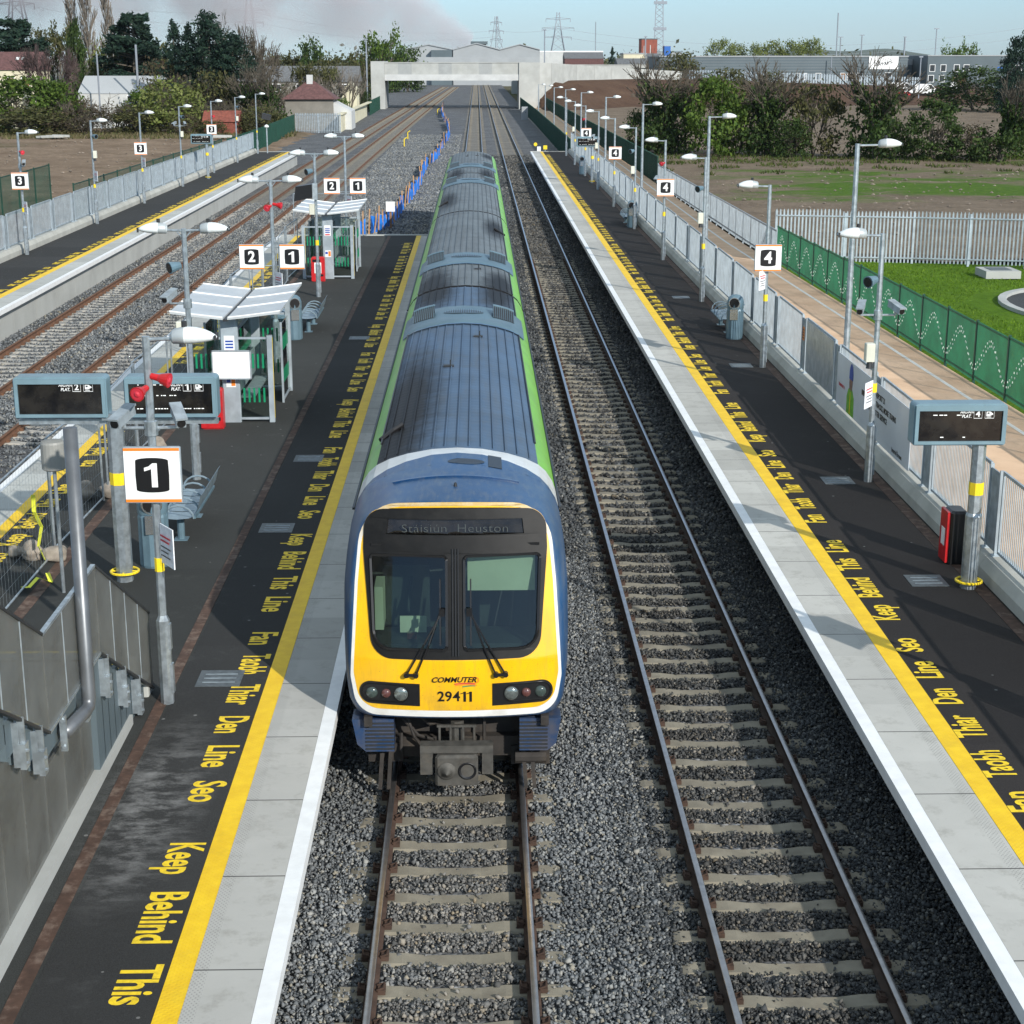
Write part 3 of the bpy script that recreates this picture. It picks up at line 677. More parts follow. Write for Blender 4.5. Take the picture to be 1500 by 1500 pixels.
HP = [(1.30, .96), (1.40, 1.15), (1.44, 1.6), (1.45, 2.1), (1.44, 2.6), (1.41, 3.0), (1.38, 3.22), (1.33, 3.36), (1.24, 3.50), (1.13, 3.60), (.95, 3.69), (.7, 3.765), (.35, 3.83), (0, 3.85)]
train = thing('passenger_train', 'four car passenger train with yellow front, blue grey roof and green edges', 'train', (0, 18.9, 0))
def half(pts): return [(x, z) for x, z in pts]
SEC = [(x, z) for x, z in HP] + [(-x, z) for x, z in reversed(HP[:-1])]
NS = len(SEC)
G0, G1 = 6, 9       # green from HP[6] to HP[9]
def carriage(y0, y1, near, front_y=None):
    car = MB()
    # lower body: blue / white side with mask of materials by height
    ys_ = [y0, y1]
    def band(pts_idx, m, name, parent, y0_, y1_, off=0.):
        b = MB()
        V = []
        for y in (y0_, y1_): V += [(SEC[i][0], y, SEC[i][1]) for i in pts_idx]
        n = len(pts_idx); b.add(V, [(k, k + 1, n + k + 1, n + k) for k in range(n - 1)])
        return b.build(name, m, parent, True)
    L = list(range(0, NS))
    body = MB()
    for idx in (list(range(0, 7)), list(range(NS - 7, NS))):
        V = []
        for y in ys_: V += [(SEC[i][0], y, SEC[i][1]) for i in idx]
        n = 7
        for k in range(n - 1):
            body.mi = 1 if k == 2 or k == 3 else (0 if k < 2 else 2)
            body.add([V[k], V[k + 1], V[n + k + 1], V[n + k]], [(0, 1, 2, 3)])
    body.mi = 0
    body.mi = 3; body.quad(*[(x, y1, z) for x, z in SEC]);
    if front_y is None: body.quad(*[(x, y0, z) for x, z in SEC])
    body.quad((1.3, y0, .96), (1.3, y1, .96), (-1.3, y1, .96), (-1.3, y0, .96))
    bo = body.build('carriage', ['train_blue', 'win', 'train_white', 'black'], train)
    for idx, nm in ((list(range(6, 10)), 'r'), (list(range(NS - 10, NS - 6)), 'l')):
        band(idx, 'train_green', 'edge_stripe', bo, y0 if front_y is None else 22.16, y1)
    ry0 = y0 if front_y is None else front_y
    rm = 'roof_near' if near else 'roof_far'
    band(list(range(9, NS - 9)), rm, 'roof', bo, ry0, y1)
    # roof seams standing proud, gutters
    rb = MB()
    def zr(x):
        xs_ = [p[0] for p in reversed(HP)]; zs_ = [p[1] for p in reversed(HP)]
        return float(np.interp(abs(x), xs_[:5], zs_[:5]))
    for k in range(13):
        x = -1.02 + k * .17
        rb.beam((x, ry0 + .1, zr(x) + .008), (x, y1 - .08, zr(x) + .008), .018, .03)
    rb.build('roof_seams', rm, bo)
    g = MB()
    for s in (-1, 1): g.beam((s * 1.135, y0 + (.0 if front_y is None else 2.2), 3.615), (s * 1.135, y1, 3.615), .02, .03); g.beam((s * 1.395, y0, 3.235), (s * 1.395, y1, 3.235), .03, .03)
    g.build('gutter', 'dark', bo)
    # doors and bogies
    for fy in (.27, .73):
        yc = y0 + (y1 - y0) * fy
        for s in (-1, 1):
            d = MB(); d.box(s * 1.43 - .035, s * 1.43 + .035, yc - .7, yc + .7, 1.05, 2.95); d.mi = 1
            for q in (-.35, .35): d.box(s * 1.455 - .02, s * 1.455 + .02, yc + q - .24, yc + q + .24, 1.95, 2.75)
            d.build('door', ['train_white', 'win'], bo)
    u = MB()
    for fy in (.15, .85):
        yc = y0 + (y1 - y0) * fy
        u.box(-1.1, 1.1, yc - 1.5, yc + 1.5, .30, .70)
        for dy in (-1.15, 1.15):
            for s in (-.835, .835): u.tube([(s - .06, yc + dy, .43), (s + .06, yc + dy, .43)], .43, 20)
    u.box(-1.2, 1.2, y0 + 5.5, y1 - 5.5, .35, .94)
    u.build('bogies', 'under', bo)
    return bo
def roof_unit(parent, y, flip):
    """air-conditioning hump: fairing over the roof with two side grilles and an oval fan grille"""
    b = MB(); P = [(x, z) for x, z in HP[8:]]; S = [(x, z) for x, z in P] + [(-x, z) for x, z in reversed(P[:-1])]
    prof = [(-1.15, .005), (-1.0, .06), (-.55, .075), (.55, .075), (.95, .06), (1.15, .04), (1.2, .005)]
    V = []; n = len(S)
    for dy, h in prof: V += [(x * (1 + h * .04), y + flip * dy, z + h) for x, z in S]
    b.add(V, [(i * n + k, i * n + k + 1, (i + 1) * n + k + 1, (i + 1) * n + k) for i in range(len(prof) - 1) for k in range(n - 1)])
    o = b.build('cooling_unit', 'roof_unit', parent, True)
    e = MB(); V = [];
    for dy in (0, .09): V += [(x * 1.006, y + flip * 1.2 - (-flip) * dy, z + .035) for x, z in S]
    e.add(V, [(k, k + 1, n + k + 1, n + k) for k in range(n - 1)]); e.build('edge_band', 'train_blue', o, True)
    for s in (-1, 1):
        g = MB(); xs_ = [.62, .78, .94, 1.06]
        zf = lambda x: float(np.interp(x, [p[0] for p in reversed(HP)], [p[1] for p in reversed(HP)]))
        V = []
        for dy, dz in ((-.42, .085), (.30, .23), (.32, .06)): V += [(s * x, y + dy + (.12 * (x - .62)), zf(x) + dz) for x in xs_]
        g.add(V, [(o_ + k, o_ + k + 1, o_ + 4 + k + 1, o_ + 4 + k) for o_ in (0, 4) for k in range(3)]); g.mi = 1
        for q in range(11):
            x = .63 + q * .042; g.beam((s * x, y - .42 + .12 * (x - .62), zf(x) + .092), (s * x, y + .30 + .12 * (x - .62), zf(x) + .237), .008, .012)
        for k in range(3): g.beam((s * xs_[k], y + .33 + .12 * (xs_[k] - .62), zf(xs_[k]) + .235), (s * xs_[k + 1], y + .33 + .12 * (xs_[k + 1] - .62), zf(xs_[k + 1]) + .235), .1, .03)
        g.build('side_grille', ['black', 'bluegrey'], o)
    g = MB(); pts = [(.42 * math.cos(t), y + .26 * math.sin(t)) for t in np.linspace(0, 2 * math.pi, 24, endpoint=False)]
    zt = lambda x: 3.85 - .16 * x * x + .082
    g.add([(x, yy, zt(x)) for x, yy in pts] + [(0, y, zt(0) + .012)], [(k, (k + 1) % 24, 24) for k in range(24)]); g.mi = 1
    for q in np.linspace(-.38, .38, 17):
        h = .26 * math.sqrt(max(0, 1 - (q / .42) ** 2)); g.beam((q, y - h, zt(q) + .012), (q, y + h, zt(q) + .012), .012, .014)
    g.build('fan_grille', ['black', 'bluegrey'], o, False)
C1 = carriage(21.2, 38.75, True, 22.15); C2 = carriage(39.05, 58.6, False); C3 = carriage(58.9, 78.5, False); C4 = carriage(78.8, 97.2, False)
for p, y, f in ((C1, 34.3, -1), (C2, 44.4, -1), (C3, 73.4, -1), (C4, 84.2, -1)): roof_unit(p, y, f)
for y in (38.9, 58.75, 78.65):
    b = MB(); n = 0
    V = []; S = [(x * .93, z if z < 3 else z - .07) for x, z in SEC]
    for dy in (-.16, .16): V += [(x, y + dy, z) for x, z in S]
    b.add(V, [(k, (k + 1) % NS, NS + (k + 1) % NS, NS + k) for k in range(NS)]); b.build('gangway', 'black', train)
for (x, y, p) in ((-.22, 28.4, C1), (.30, 31.6, C1), (.3, 42.2, C2), (-.25, 92.3, C4), (.3, 93, C4)):
    b = MB(); z = 3.85 - .16 * x * x; b.box(x - .09, x + .09, y - .05, y + .05, z, z + .03); b.tube([(x + .03, y, z), (x + .03, y, z + .12)], .012, 6); b.build('aerial', 'dark', p)
for (s, y, p) in ((-1, 23.9, C1), (1, 53.0, C2), (-1, 63.4, C3)):     # exhaust outlets
    b = MB(); b.tube([(s * 1.16, y - .18, 3.59), (s * .98, y, 3.70), (s * .84, y + .06, 3.78)], .045, 8); b.build('exhaust_pipe', 'black', p)

# --- nose -----------------------------------------------------------
def fy(x, z):                                     # front surface
    return 19.05 + .24 * max(0, z - 1.85) + .05 * max(0, z - 3.1) ** 1.0 + .10 * x * x + .06 * max(0, 1.5 - z) ** 2
def rpoly(pts, rad, n=8):                         # rounded polygon (convex), radii per corner
    out = []; N = len(pts)
    for i, p in enumerate(pts):
        p = Vector(p); a = (Vector(pts[i - 1]) - p); c = (Vector(pts[(i + 1) % N]) - p); r = rad[i]
        la, lc = a.length, c.length; a.normalize(); c.normalize()
        ang = a.angle(c); t = min(r / math.tan(ang / 2), la * .499, lc * .499); r_ = t * math.tan(ang / 2)
        if r < .004: out.append((p.x, p.y)); continue
        ctr = p + (a + c).normalized() * (r_ / math.sin(ang / 2)); s = p + a * t - ctr; e = p + c * t - ctr
        a0 = math.atan2(s.y, s.x); a1 = math.atan2(e.y, e.x); d = (a1 - a0 + math.pi) % (2 * math.pi) - math.pi
        for k in range(n + 1): q = a0 + d * k / n; out.append((ctr.x + r_ * math.cos(q), ctr.y + r_ * math.sin(q)))
    return out
def dens(loop, step=.07):
    out = []
    for i, p in enumerate(loop):
        q = loop[(i + 1) % len(loop)]; L = math.hypot(q[0] - p[0], q[1] - p[1]); n = max(1, int(L / step))
        out += [(p[0] + (q[0] - p[0]) * k / n, p[1] + (q[1] - p[1]) * k / n) for k in range(n)]
    return out
def surf(name, loops, m, parent, off=0., step=.07, smooth=True):
    """fill between an outline and its holes, lying on the front surface"""
    loops = [dens(l, step) for l in loops]
    # interior points keep the fill on the curve
    bm = bmesh.new(); flat = [p for l in loops for p in l]
    tris = tessellate_polygon([[Vector((x, z, 0)) for x, z in l] for l in loops])
    vs = [bm.verts.new((x, 0, z)) for x, z in flat]
    for t in tris:
        try: bm.faces.new([vs[i] for i in t])
        except ValueError: pass
    for _ in range(4):
        ed = [e for e in bm.edges if e.calc_length() > .16 and not e.is_boundary]
        if not ed: break
        bmesh.ops.subdivide_edges(bm, edges=ed, cuts=1); bmesh.ops.triangulate(bm, faces=bm.faces)
    for v in bm.verts: v.co.y = fy(v.co.x, v.co.z) - off
    V = [tuple(v.co) for v in bm.verts]; bm.verts.index_update(); F = [tuple(v.index for v in f.verts) for f in bm.faces]; bm.free()
    b = MB(); b.add(V, F); o = b.build(name, m, parent, smooth); return o
rim_o = rpoly([(-1.25, 1.10), (1.25, 1.10), (1.33, 1.6), (1.26, 2.8), (1.17, 3.72), (-1.17, 3.72), (-1.26, 2.8), (-1.33, 1.6)], [.3, .3, .4, 1, .5, .5, 1, .4])
def arch(l, k, z0=3.0):                         # bow the top edge
    return [(x, z + (k * (1 - (x / 1.2) ** 2) if z > z0 else 0)) for x, z in l]
def inset(l, dx, dzt, dzb, cx=0., cz=2.4):
    xm = max(abs(p[0]) for p in l); zt = max(p[1] for p in l); zb = min(p[1] for p in l)
    return [(x * (xm - dx) / xm, cz + (z - cz) * ((zt - dzt - cz) / (zt - cz) if z > cz else (cz - zb - dzb) / (cz - zb))) for x, z in l]
rim_o = dens(rim_o, .05)
rim_o = arch(rim_o, .05, 3.45); rim_i = inset(rim_o, .04, .045, .085)
sur = arch(dens(rpoly([(-1.05, 1.87), (1.05, 1.87), (1.15, 3.2), (1.135, 3.66), (-1.135, 3.66), (-1.15, 3.2)], [.28, .28, .3, .30, .30, .3]), .06), .045, 3.4)
body_o = [(x, z) for x, z in SEC]
# shell: from the body section to the rim, star-shaped about (0, 2.4)
def cast(loop, a, c=(0, 2.4)):
    d = (math.cos(a), math.sin(a)); best = 0
    for i in range(len(loop)):
        p, q = loop[i], loop[(i + 1) % len(loop)]; ex, ez = q[0] - p[0], q[1] - p[1]; den = d[0] * ez - d[1] * ex
        if abs(den) < 1e-9: continue
        px, pz = p[0] - c[0], p[1] - c[1]; t = (px * ez - pz * ex) / den; u = (px * d[1] - pz * d[0]) / den
        if -1e-6 <= u <= 1 + 1e-6 and t > best: best = t
    return (c[0] + d[0] * best, c[1] + d[1] * best)
NA = 128; angs = [2 * math.pi * (k + .5) / NA for k in range(NA)]
Rb = [cast(body_o, a) for a in angs]; Rr = [cast(rim_o, a) for a in angs]
shell = MB(); rings = []
for s in (0, .25, .5, .72, .86, .95, 1.0):       # 0 at the body, 1 at the rim
    ring = []
    for (bx, bz), (rx, rz) in zip(Rb, Rr):
        e = math.sin(s * math.pi / 2); t = 1 - math.cos(s * math.pi / 2)
        x = bx + (rx - bx) * t; z = bz + (rz - bz) * t
        yb = 20.1 + 1.1 * min(1, max(0, (bz - 2.7) / .8)) ** 1.3; yf = fy(rx, rz)
        ring.append((x, yb + (yf - yb) * e, z))
    rings.append(ring)
back = [(bx, 21.2, bz) for bx, bz in Rb]
rings.insert(0, back)
V = [p for r in rings for p in r]; F = [(i * NA + k, i * NA + (k + 1) % NA, (i + 1) * NA + (k + 1) % NA, (i + 1) * NA + k) for i in range(len(rings) - 1) for k in range(NA)]
shell.add(V, F); cab = shell.build('cab_shell', 'nose_blue', train, True)
# white roof band between the nose and the ribs: thin on top, wide on the shoulders
def zsec(x): return float(np.interp(abs(x), [p[0] for p in reversed(HP[6:])], [p[1] for p in reversed(HP[6:])]))
xs_ = [SEC[i][0] for i in range(6, NS - 6)]; zs_ = [SEC[i][1] for i in range(6, NS - 6)]
wb = MB(); bb = MB()
for k in range(len(xs_) - 1):
    yb = [21.85 - .64 * min(1, abs(x) / 1.38) ** 2 for x in (xs_[k], xs_[k + 1])]
    wb.quad((xs_[k], yb[0], zs_[k]), (xs_[k + 1], yb[1], zs_[k + 1]), (xs_[k + 1], 22.16, zs_[k + 1]), (xs_[k], 22.16, zs_[k]))
    bb.quad((xs_[k], 21.2, zs_[k]), (xs_[k + 1], 21.2, zs_[k + 1]), (xs_[k + 1], yb[1], zs_[k + 1]), (xs_[k], yb[0], zs_[k]))
wb.build('roof_band', 'train_white', cab, True); bb.build('roof_front', 'nose_blue', cab, True)
# step line, hatch, oval and lamp on the nose roof
def nz(x, y):       # roof height on the nose
    base = 3.85 - .16 * x * x
    t = min(1, max(0, (21.2 - y) / 1.65)); return base - .10 * t * t
b = MB(); pts = [(x, 20.55 - .12 * x * x * -1, nz(x, 20.55) + .012) for x in np.linspace(-.82, .82, 15)]
for p, q in zip(pts, pts[1:]): b.beam(p, q, .05, .03)
b.build('roof_step', 'train_blue', cab)
b = MB(); b.add([(.25 * math.cos(t) + .13, 21.36 + .15 * math.sin(t), zsec(.25 * math.cos(t) + .13) + .006) for t in np.linspace(0, 6.283, 24, endpoint=False)], [tuple(range(24))])
b.prism([(-.09, -.34), (.09, -.34), (.09, .3), (-.09, .3)], (.52, 21.5, zsec(.52) + .002), (1, 0, -.19), (0, 1, 0), (0, 0, .006)); b.build('roof_hatch', 'black', cab)
b = MB(); b.lathe([(.06, 0), (.06, .02), (.025, .04), (.02, .09), (.0, .11)], (.0, 20.1, nz(0, 20.1) - .03), 12); b.build('roof_aerial', 'dark', cab)
m, nt, b_, out = _nodes('rim top stain'); P_ = pos(nt); sz = nd(nt, 'ShaderNodeSeparateXYZ'); nt.links.new(P_, sz.inputs[0])
f_ = math_(nt, 'MULTIPLY', remap(nt, sz.outputs['Z'], 3.2, 3.65), remap(nt, noise(nt, P_, 5, 6, .7), .2, .6, .45, 1)); c_ = mixc(nt, remap(nt, noise(nt, P_, 4, 6), .5, .7, 0, .4), (.66, .66, .63), (.42, .38, .30))
c_ = mixc(nt, f_, c_, (.50, .34, .11)); nt.links.new(c_, b_.inputs['Base Color']); b_.inputs['Roughness'].default_value = .45; M['rim'] = m      # old yellow showing through
surf('rim', [rim_o, rim_i], 'rim', cab, .006, .05)
yel = surf('front_panel', [rim_i, sur], 'train_yellow', cab, .004, .06)
# black surround with two panes
wl = rpoly([(-1.02, 1.99), (-.11, 1.99), (-.11, 3.13), (-1.06, 3.13)], [.22, .05, .05, .05]); wr = [(-x, z) for x, z in reversed(wl)]
dis = [(-.86, 3.38), (.86, 3.38), (.84, 3.56), (-.84, 3.56)]
sg = surf('window_surround', [sur, wl, wr, dis], 'rubber', cab, .022, .06)
b = MB()
for s in (-1, 1):
    l = wl if s < 0 else wr
    for p, q in zip(l, l[1:] + l[:1]):
        b.beam((p[0], fy(*p) - .028, p[1]), (q[0], fy(*q) - .028, q[1]), .03, .03)
b.beam((-1.05, fy(1.0, 3.25) - .03, 3.25), (1.05, fy(1.0, 3.25) - .03, 3.25), .014, .03)
for x in (-.035, .0, .035): b.beam((x, fy(0, 1.9) - .03, 1.92), (x, fy(0, 3.2) - .03, 3.22), .014, .016)
b.build('window_seal', 'black', sg)
for l in (wl, wr): surf('windscreen', [l], 'pane_dark', sg, .012, .08)
dp = surf('destination_display', [dis], 'screen', sg, -.005, .08)
M['dest'] = mat('dim display letters', (.036, .046, .046), .6, 0, .3, 30)
text('destination_lettering', 'Stáisiún  Heuston', (0, fy(0, 3.46) - .012, 3.455), (1, 0, 0), (0, .25, 1), .145, 'dest', dp, -.0022, 1.25, .001, spacing=1.04)
# cab interior
ci = MB(); ci.mi = 0; ci.quad((-1.2, 21.15, 1.0), (1.2, 21.15, 1.0), (1.2, 21.15, 3.35), (-1.2, 21.15, 3.35))
ci.quad((-1.0, 19.8, 3.3), (1.0, 19.8, 3.3), (1.15, 21.15, 3.3), (-1.15, 21.15, 3.3)); ci.mi = 1
ci.box(-1.25, 1.25, 19.35, 20.0, 1.6, 1.97); ci.box(-.95, -.35, 20.2, 20.35, 1.7, 2.75); ci.box(.3, .95, 20.25, 20.4, 1.7, 2.65); ci.mi = 2
ci.box(.15, 1.0, 19.52, 19.54, 2.62, 3.14); ci.box(-.72, -.38, 19.7, 19.72, 2.0, 2.22); ci.box(-1.04, -.93, 19.75, 20.2, 2.02, 2.6); ci.mi = 3
ci.box(-.62, -.5, 19.5, 19.56, 1.98, 2.06); ci.mi = 1; ci.beam((-.62, 19.9, 2.2), (-.58, 20.3, 2.7), .03, .03)
ci.build('cab_interior', ['cab_in', 'desk', 'blind', 'lens_red'], cab)
# headlight pods
for s in (-1, 1):
    pod = rpoly([(s * .455, 1.245), (s * 1.22, 1.26), (s * 1.22, 1.56), (s * .455, 1.545)], [.0, .15, .15, .0])
    po = surf('headlight_cluster', [pod], 'black', cab, .014, .06)
    inner = rpoly([(s * .60, 1.29), (s * 1.19, 1.295), (s * 1.19, 1.525), (s * .60, 1.52)], [.11, .11, .11, .11])
    b = MB()
    for p, q in zip(inner, inner[1:] + inner[:1]): b.beam((p[0], fy(*p) - .02, p[1]), (q[0], fy(*q) - .02, q[1]), .012, .012)
    b.build('lamp_bezel', 'rubber', po)
    for x, r, m in ((.69, .092, 'chrome'), (.88, .06, 'lens_red'), (1.06, .075, 'lens_grey')):
        b = MB(); c = (s * x, fy(s * x, 1.405) - .02, 1.405)
        prof = [(r, 0), (r * .9, .02), (r * .55, .032), (0.001, .036)]
        V = [(c[0] + rr * math.cos(t), c[1] - h, c[2] + rr * math.sin(t)) for rr, h in prof for t in np.linspace(0, 6.283, 20, endpoint=False)]
        b.add(V, [(i * 20 + k, i * 20 + (k + 1) % 20, (i + 1) * 20 + (k + 1) % 20, (i + 1) * 20 + k) for i in range(3) for k in range(20)])
        b.build('lamp', m, po, True)
# wipers
for s in (-1, 1):
    b = MB()
    piv = [(s * .62, 1.67), (s * .50, 1.67)]; tip = (s * .17, 2.46)
    q = lambda x, z, d: (x, fy(x, z) - d, z)
    for k, (px, pz) in enumerate(piv):
        b.tube([q(px, pz, .05), q(px + (tip[0] - px) * .5, pz + .4, .07), q(tip[0] + s * .02 * k, tip[1], .06)], .012, 6)
        b.tube([q(px, pz, .0), q(px, pz, .07)], .035, 8)
    b.tube([q(s * .62, 1.67, .05), q(s * .50, 1.67, .05)], .022, 6)
    b.beam(q(s * .19, 2.05, .045), q(s * .19, 2.86, .045), .018, .04); b.box(tip[0] - .035, tip[0] + .035, fy(*tip) - .08, fy(*tip) - .04, tip[1] - .05, tip[1] + .05)
    b.build('wiper', 'black', cab)
for ch, x in (('2', -.19), ('9', -.095), ('4', .005)): text('digit', ch, (x, fy(0, 1.38) - .008, 1.375), (1, 0, 0), (0, 0, 1), .185, 'black', yel, .003, 1.0, .002)
ONE = [(-.055, .085), (-.055, .065), (.005, .085), (.005, -.13), (.035, -.13), (.035, .13), (.012, .13), (-.015, .098)]
for x in (.09, .165): b = MB(); b.prism([(p[0] * .62 + (.012 if p[0] > .03 else 0), p[1] * .52) for p in ONE], (x, fy(0, 1.38) - .008, 1.377), (1, 0, 0), (0, 0, 1), (0, -.003, 0)); b.build('digit', 'black', yel)
text('lettering', 'COMMUTER', (-.03, fy(0, 1.62) - .008, 1.60), (1, 0, 0), (0, 0, 1), .098, 'black', yel, .002, 1.05, .002, shear=.3)
for k, (mm, dz, x0, x1) in enumerate((('print_red', .0, -.02, .24), ('orange', -.018, -.01, .26), ('green_bar', -.036, .08, .24))):
    b = MB(); pts = [(x, fy(x, 1.55) - .01, 1.545 + dz + .012 * math.sin((x - x0) * 12)) for x in np.linspace(x0, x1, 10)]
    for p, q in zip(pts, pts[1:]): b.beam(p, q, .003, .013)
    b.build('swoosh', mm, yel)
b = MB(); pts = [(.235 + .05 * math.cos(t), fy(.23, 1.6) - .01, 1.595 + .04 * math.sin(t)) for t in np.linspace(-1.9, 2.2, 12)]
for p, q in zip(pts, pts[1:]): b.beam(p, q, .003, .012)
b.build('swoosh', 'orange', yel)
# skirts, underframe, coupler, brackets
for s in (-1, 1):
    b = MB(); X0, X1 = s * .80, s * 1.30
    b.prism([(0, 0), (0, .44), (.53 * s, .44), (.47 * s, .10), (.36 * s, 0)], (X0 - .0, 19.25, .55), (1, 0, 0), (0, 0, 1), (0, .35, 0)); b.mi = 1
    for k in range(8): b.box(min(X0, X0 + s * .36), max(X0, X0 + s * .36), 19.235, 19.25, .58 + k * .05, .60 + k * .05)
    b.build('skirt', ['train_blue', 'dark'], cab)
    g = MB(); g.box(s * 1.12 - .05, s * 1.12 + .05, 19.16, 19.26, .93, 1.06); g.build('step_bracket', 'under', cab)
    g = MB()
    for dx in (0, .11): g.beam((s * (.96 - dx), 19.45, .55), (s * (1.0 - dx), 19.35, -.02), .05, .05)
    g.build('guard_iron', 'under', cab)
u = MB(); u.box(-1.2, 1.2, 19.7, 21.5, .45, 1.0); u.box(-.8, .8, 19.55, 19.75, .35, .62); u.box(-1.15, -.7, 19.5, 20.2, .3, .55); u.box(.7, 1.2, 19.5, 20.2, .25, .5)
for x0, z0, x1, z1 in ((-.7, .9, -.3, .6), (-.65, .95, -.45, .5), (.35, .95, .35, .4), (-.72, .7, -.72, .35), (-.5, .95, -.2, .85)): u.tube([(x0, 19.5, z0), ((x0 + x1) / 2, 19.42, (z0 + z1) / 2 - .05), (x1, 19.5, z1)], .022, 6)
u.tube([(.75, 19.45, .38), (1.15, 19.45, .38)], .09, 10); u.build('underframe', 'under', cab)
c = MB(); c.box(-.46, .46, 18.93, 19.1, .66, .76); c.box(-.46, -.30, 18.95, 19.15, .36, .655); c.box(.32, .46, 18.95, 19.15, .36, .655)
c.bbox(-.27, .27, 18.86, 19.05, .25, .65, .03); c.box(-.2, .2, 19.0, 19.6, .35, .6); c.box(-.25, .25, 19.14, 19.18, .92, .95)
for x in (-.22, -.08, .08, .22): c.tube([(x, 19.16, .72), (x, 19.16, .93)], .018, 6)
c.tube([(0, 19.3, .62), (0, 19.3, .96)], .09, 10)
cp = c.build('coupler', 'coupler', cab)
for x, m_, cone in ((-.125, 'coupler', True), (.135, 'black', False)):
    b = MB(); r = .115
    V = [(x + rr * math.cos(t), 18.858 - h, .45 + rr * math.sin(t)) for rr, h in ((r, 0), (r, .012), (r * .9, .012), (r * .5, -.02 if not cone else .05), (.002, -.04 if not cone else .13)) for t in np.linspace(0, 6.283, 20, endpoint=False)]
    b.add(V, [(i * 20 + k, i * 20 + (k + 1) % 20, (i + 1) * 20 + (k + 1) % 20, (i + 1) * 20 + k) for i in range(4) for k in range(20)]); b.build('coupler_cone', m_, cp, True)
# ------------------------------------------------------------------ station furniture
M['lamp_neck'] = mat('lamp neck casting', (.42, .46, .47), .4, .2, .08, 6)
def luminaire(root, x, y, z, d, name='lamp_head'):
    """teardrop lantern whose nose points along d (unit vector in XY), neck at (x,y,z)"""
    d = Vector((d[0], d[1], 0)); sdv = Vector((-d.y, d.x, 0)); P = Vector((x, y, z))
    prof = [(0, .07, .075, .07), (.02, .09, .10, .085), (.16, .115, .135, .085), (.30, .12, .125, .08), (.40, .11, .10, .065), (.49, .08, .06, .045), (.55, .035, .02, .02), (.56, .005, .003, .003)]
    n = 14; V = []; F = []
    for t, hw, hu, hd in prof:
        for k in range(n):
            a = 2 * math.pi * k / n; c, s_ = math.cos(a), math.sin(a)
            V.append(P + d * t + sdv * (hw * c) + Vector((0, 0, (hu if s_ > 0 else hd) * s_ + .02)))
    for i in range(len(prof) - 1):
        for k in range(n): F.append((i * n + k, i * n + (k + 1) % n, (i + 1) * n + (k + 1) % n, (i + 1) * n + k))
    F.append(tuple(range(n - 1, -1, -1)))
    b = MB(); b.add(V, F)
    for i_ in range(2 * n): b.m[i_] = 1
    o = b.build(name, ['white_lamp', 'lamp_neck'], root, True)
    b = MB(); b.tube([P + d * .16 + Vector((0, 0, .14)), P + d * .16 + Vector((0, 0, .22))], .035, 8); b.build('photocell', 'dark', o)
    b = MB(); q = P + d * .545; b.beam(q + sdv * .10 + Vector((0, 0, .06)), q + sdv * .10 - Vector((0, 0, .03)), .03, .05)
    b.beam(q - sdv * .07 + Vector((0, 0, .05)), q - sdv * .07 - Vector((0, 0, .01)), .025, .03); b.build('clip', 'dark', o)
    return o
def horn(root, x, y, z, d):
    b = MB(); d = Vector((d[0], d[1], -.15)).normalized(); P = Vector((x, y, z))
    b.tube([P - d * .02, P + d * .08, P + d * .12, P + d * .20, P + d * .225], [.04, .045, .065, .09, .095], 14, True)
    o = b.build('loudspeaker', 'red', root, False)
    c = MB(); c.tube([P + d * .226, P + d * .230], .08, 14); c.tube([P + d * .226, P + d * .244], [.05, .02], 10); c.build('horn_mouth', M['print_red'], o)
    return o
def cctv(root, x, y, z, d, arm=.34):
    d = Vector((d[0], d[1], 0)).normalized(); P = Vector((x, y, z)); s_ = Vector((-d.y, d.x, 0)); E = P + d * arm
    b = MB(); b.tube([P, E], .022, 8); b.tube([E, E + Vector((0, 0, .09))], .03, 8)
    o = b.build('camera_bracket', 'galv', root)
    look = (d * .35 + Vector((0, -1, -.28))).normalized(); c = MB(); a = E + Vector((0, 0, .15)) - look * .2; e = E + Vector((0, 0, .15)) + look * .22
    c.beam(a, e, .12, .12); c.beam(a + Vector((0, 0, .07)), e + look * .05 + Vector((0, 0, .07)), .15, .025); c.mi = 1; c.tube([e, e + look * .012], .055, 12)
    c.build('camera', ['galv_dull', 'black'], o); return o
def collar(root, x, y, z, r=.19):
    b = MB(); V = []; n = 24
    for i in range(n):
        a = 2 * math.pi * i / n; b.tube([(x + r * math.cos(a), y + r * math.sin(a), z), (x + r * math.cos(a + .27), y + r * math.sin(a + .27), z)], .022, 6, False)
    for a in (0, 1.57, 3.14, 4.71): b.tube([(x, y, z), (x + r * math.cos(a), y + r * math.sin(a), z)], .012, 5)
    return b.build('base_collar', 'yellow_band', root)
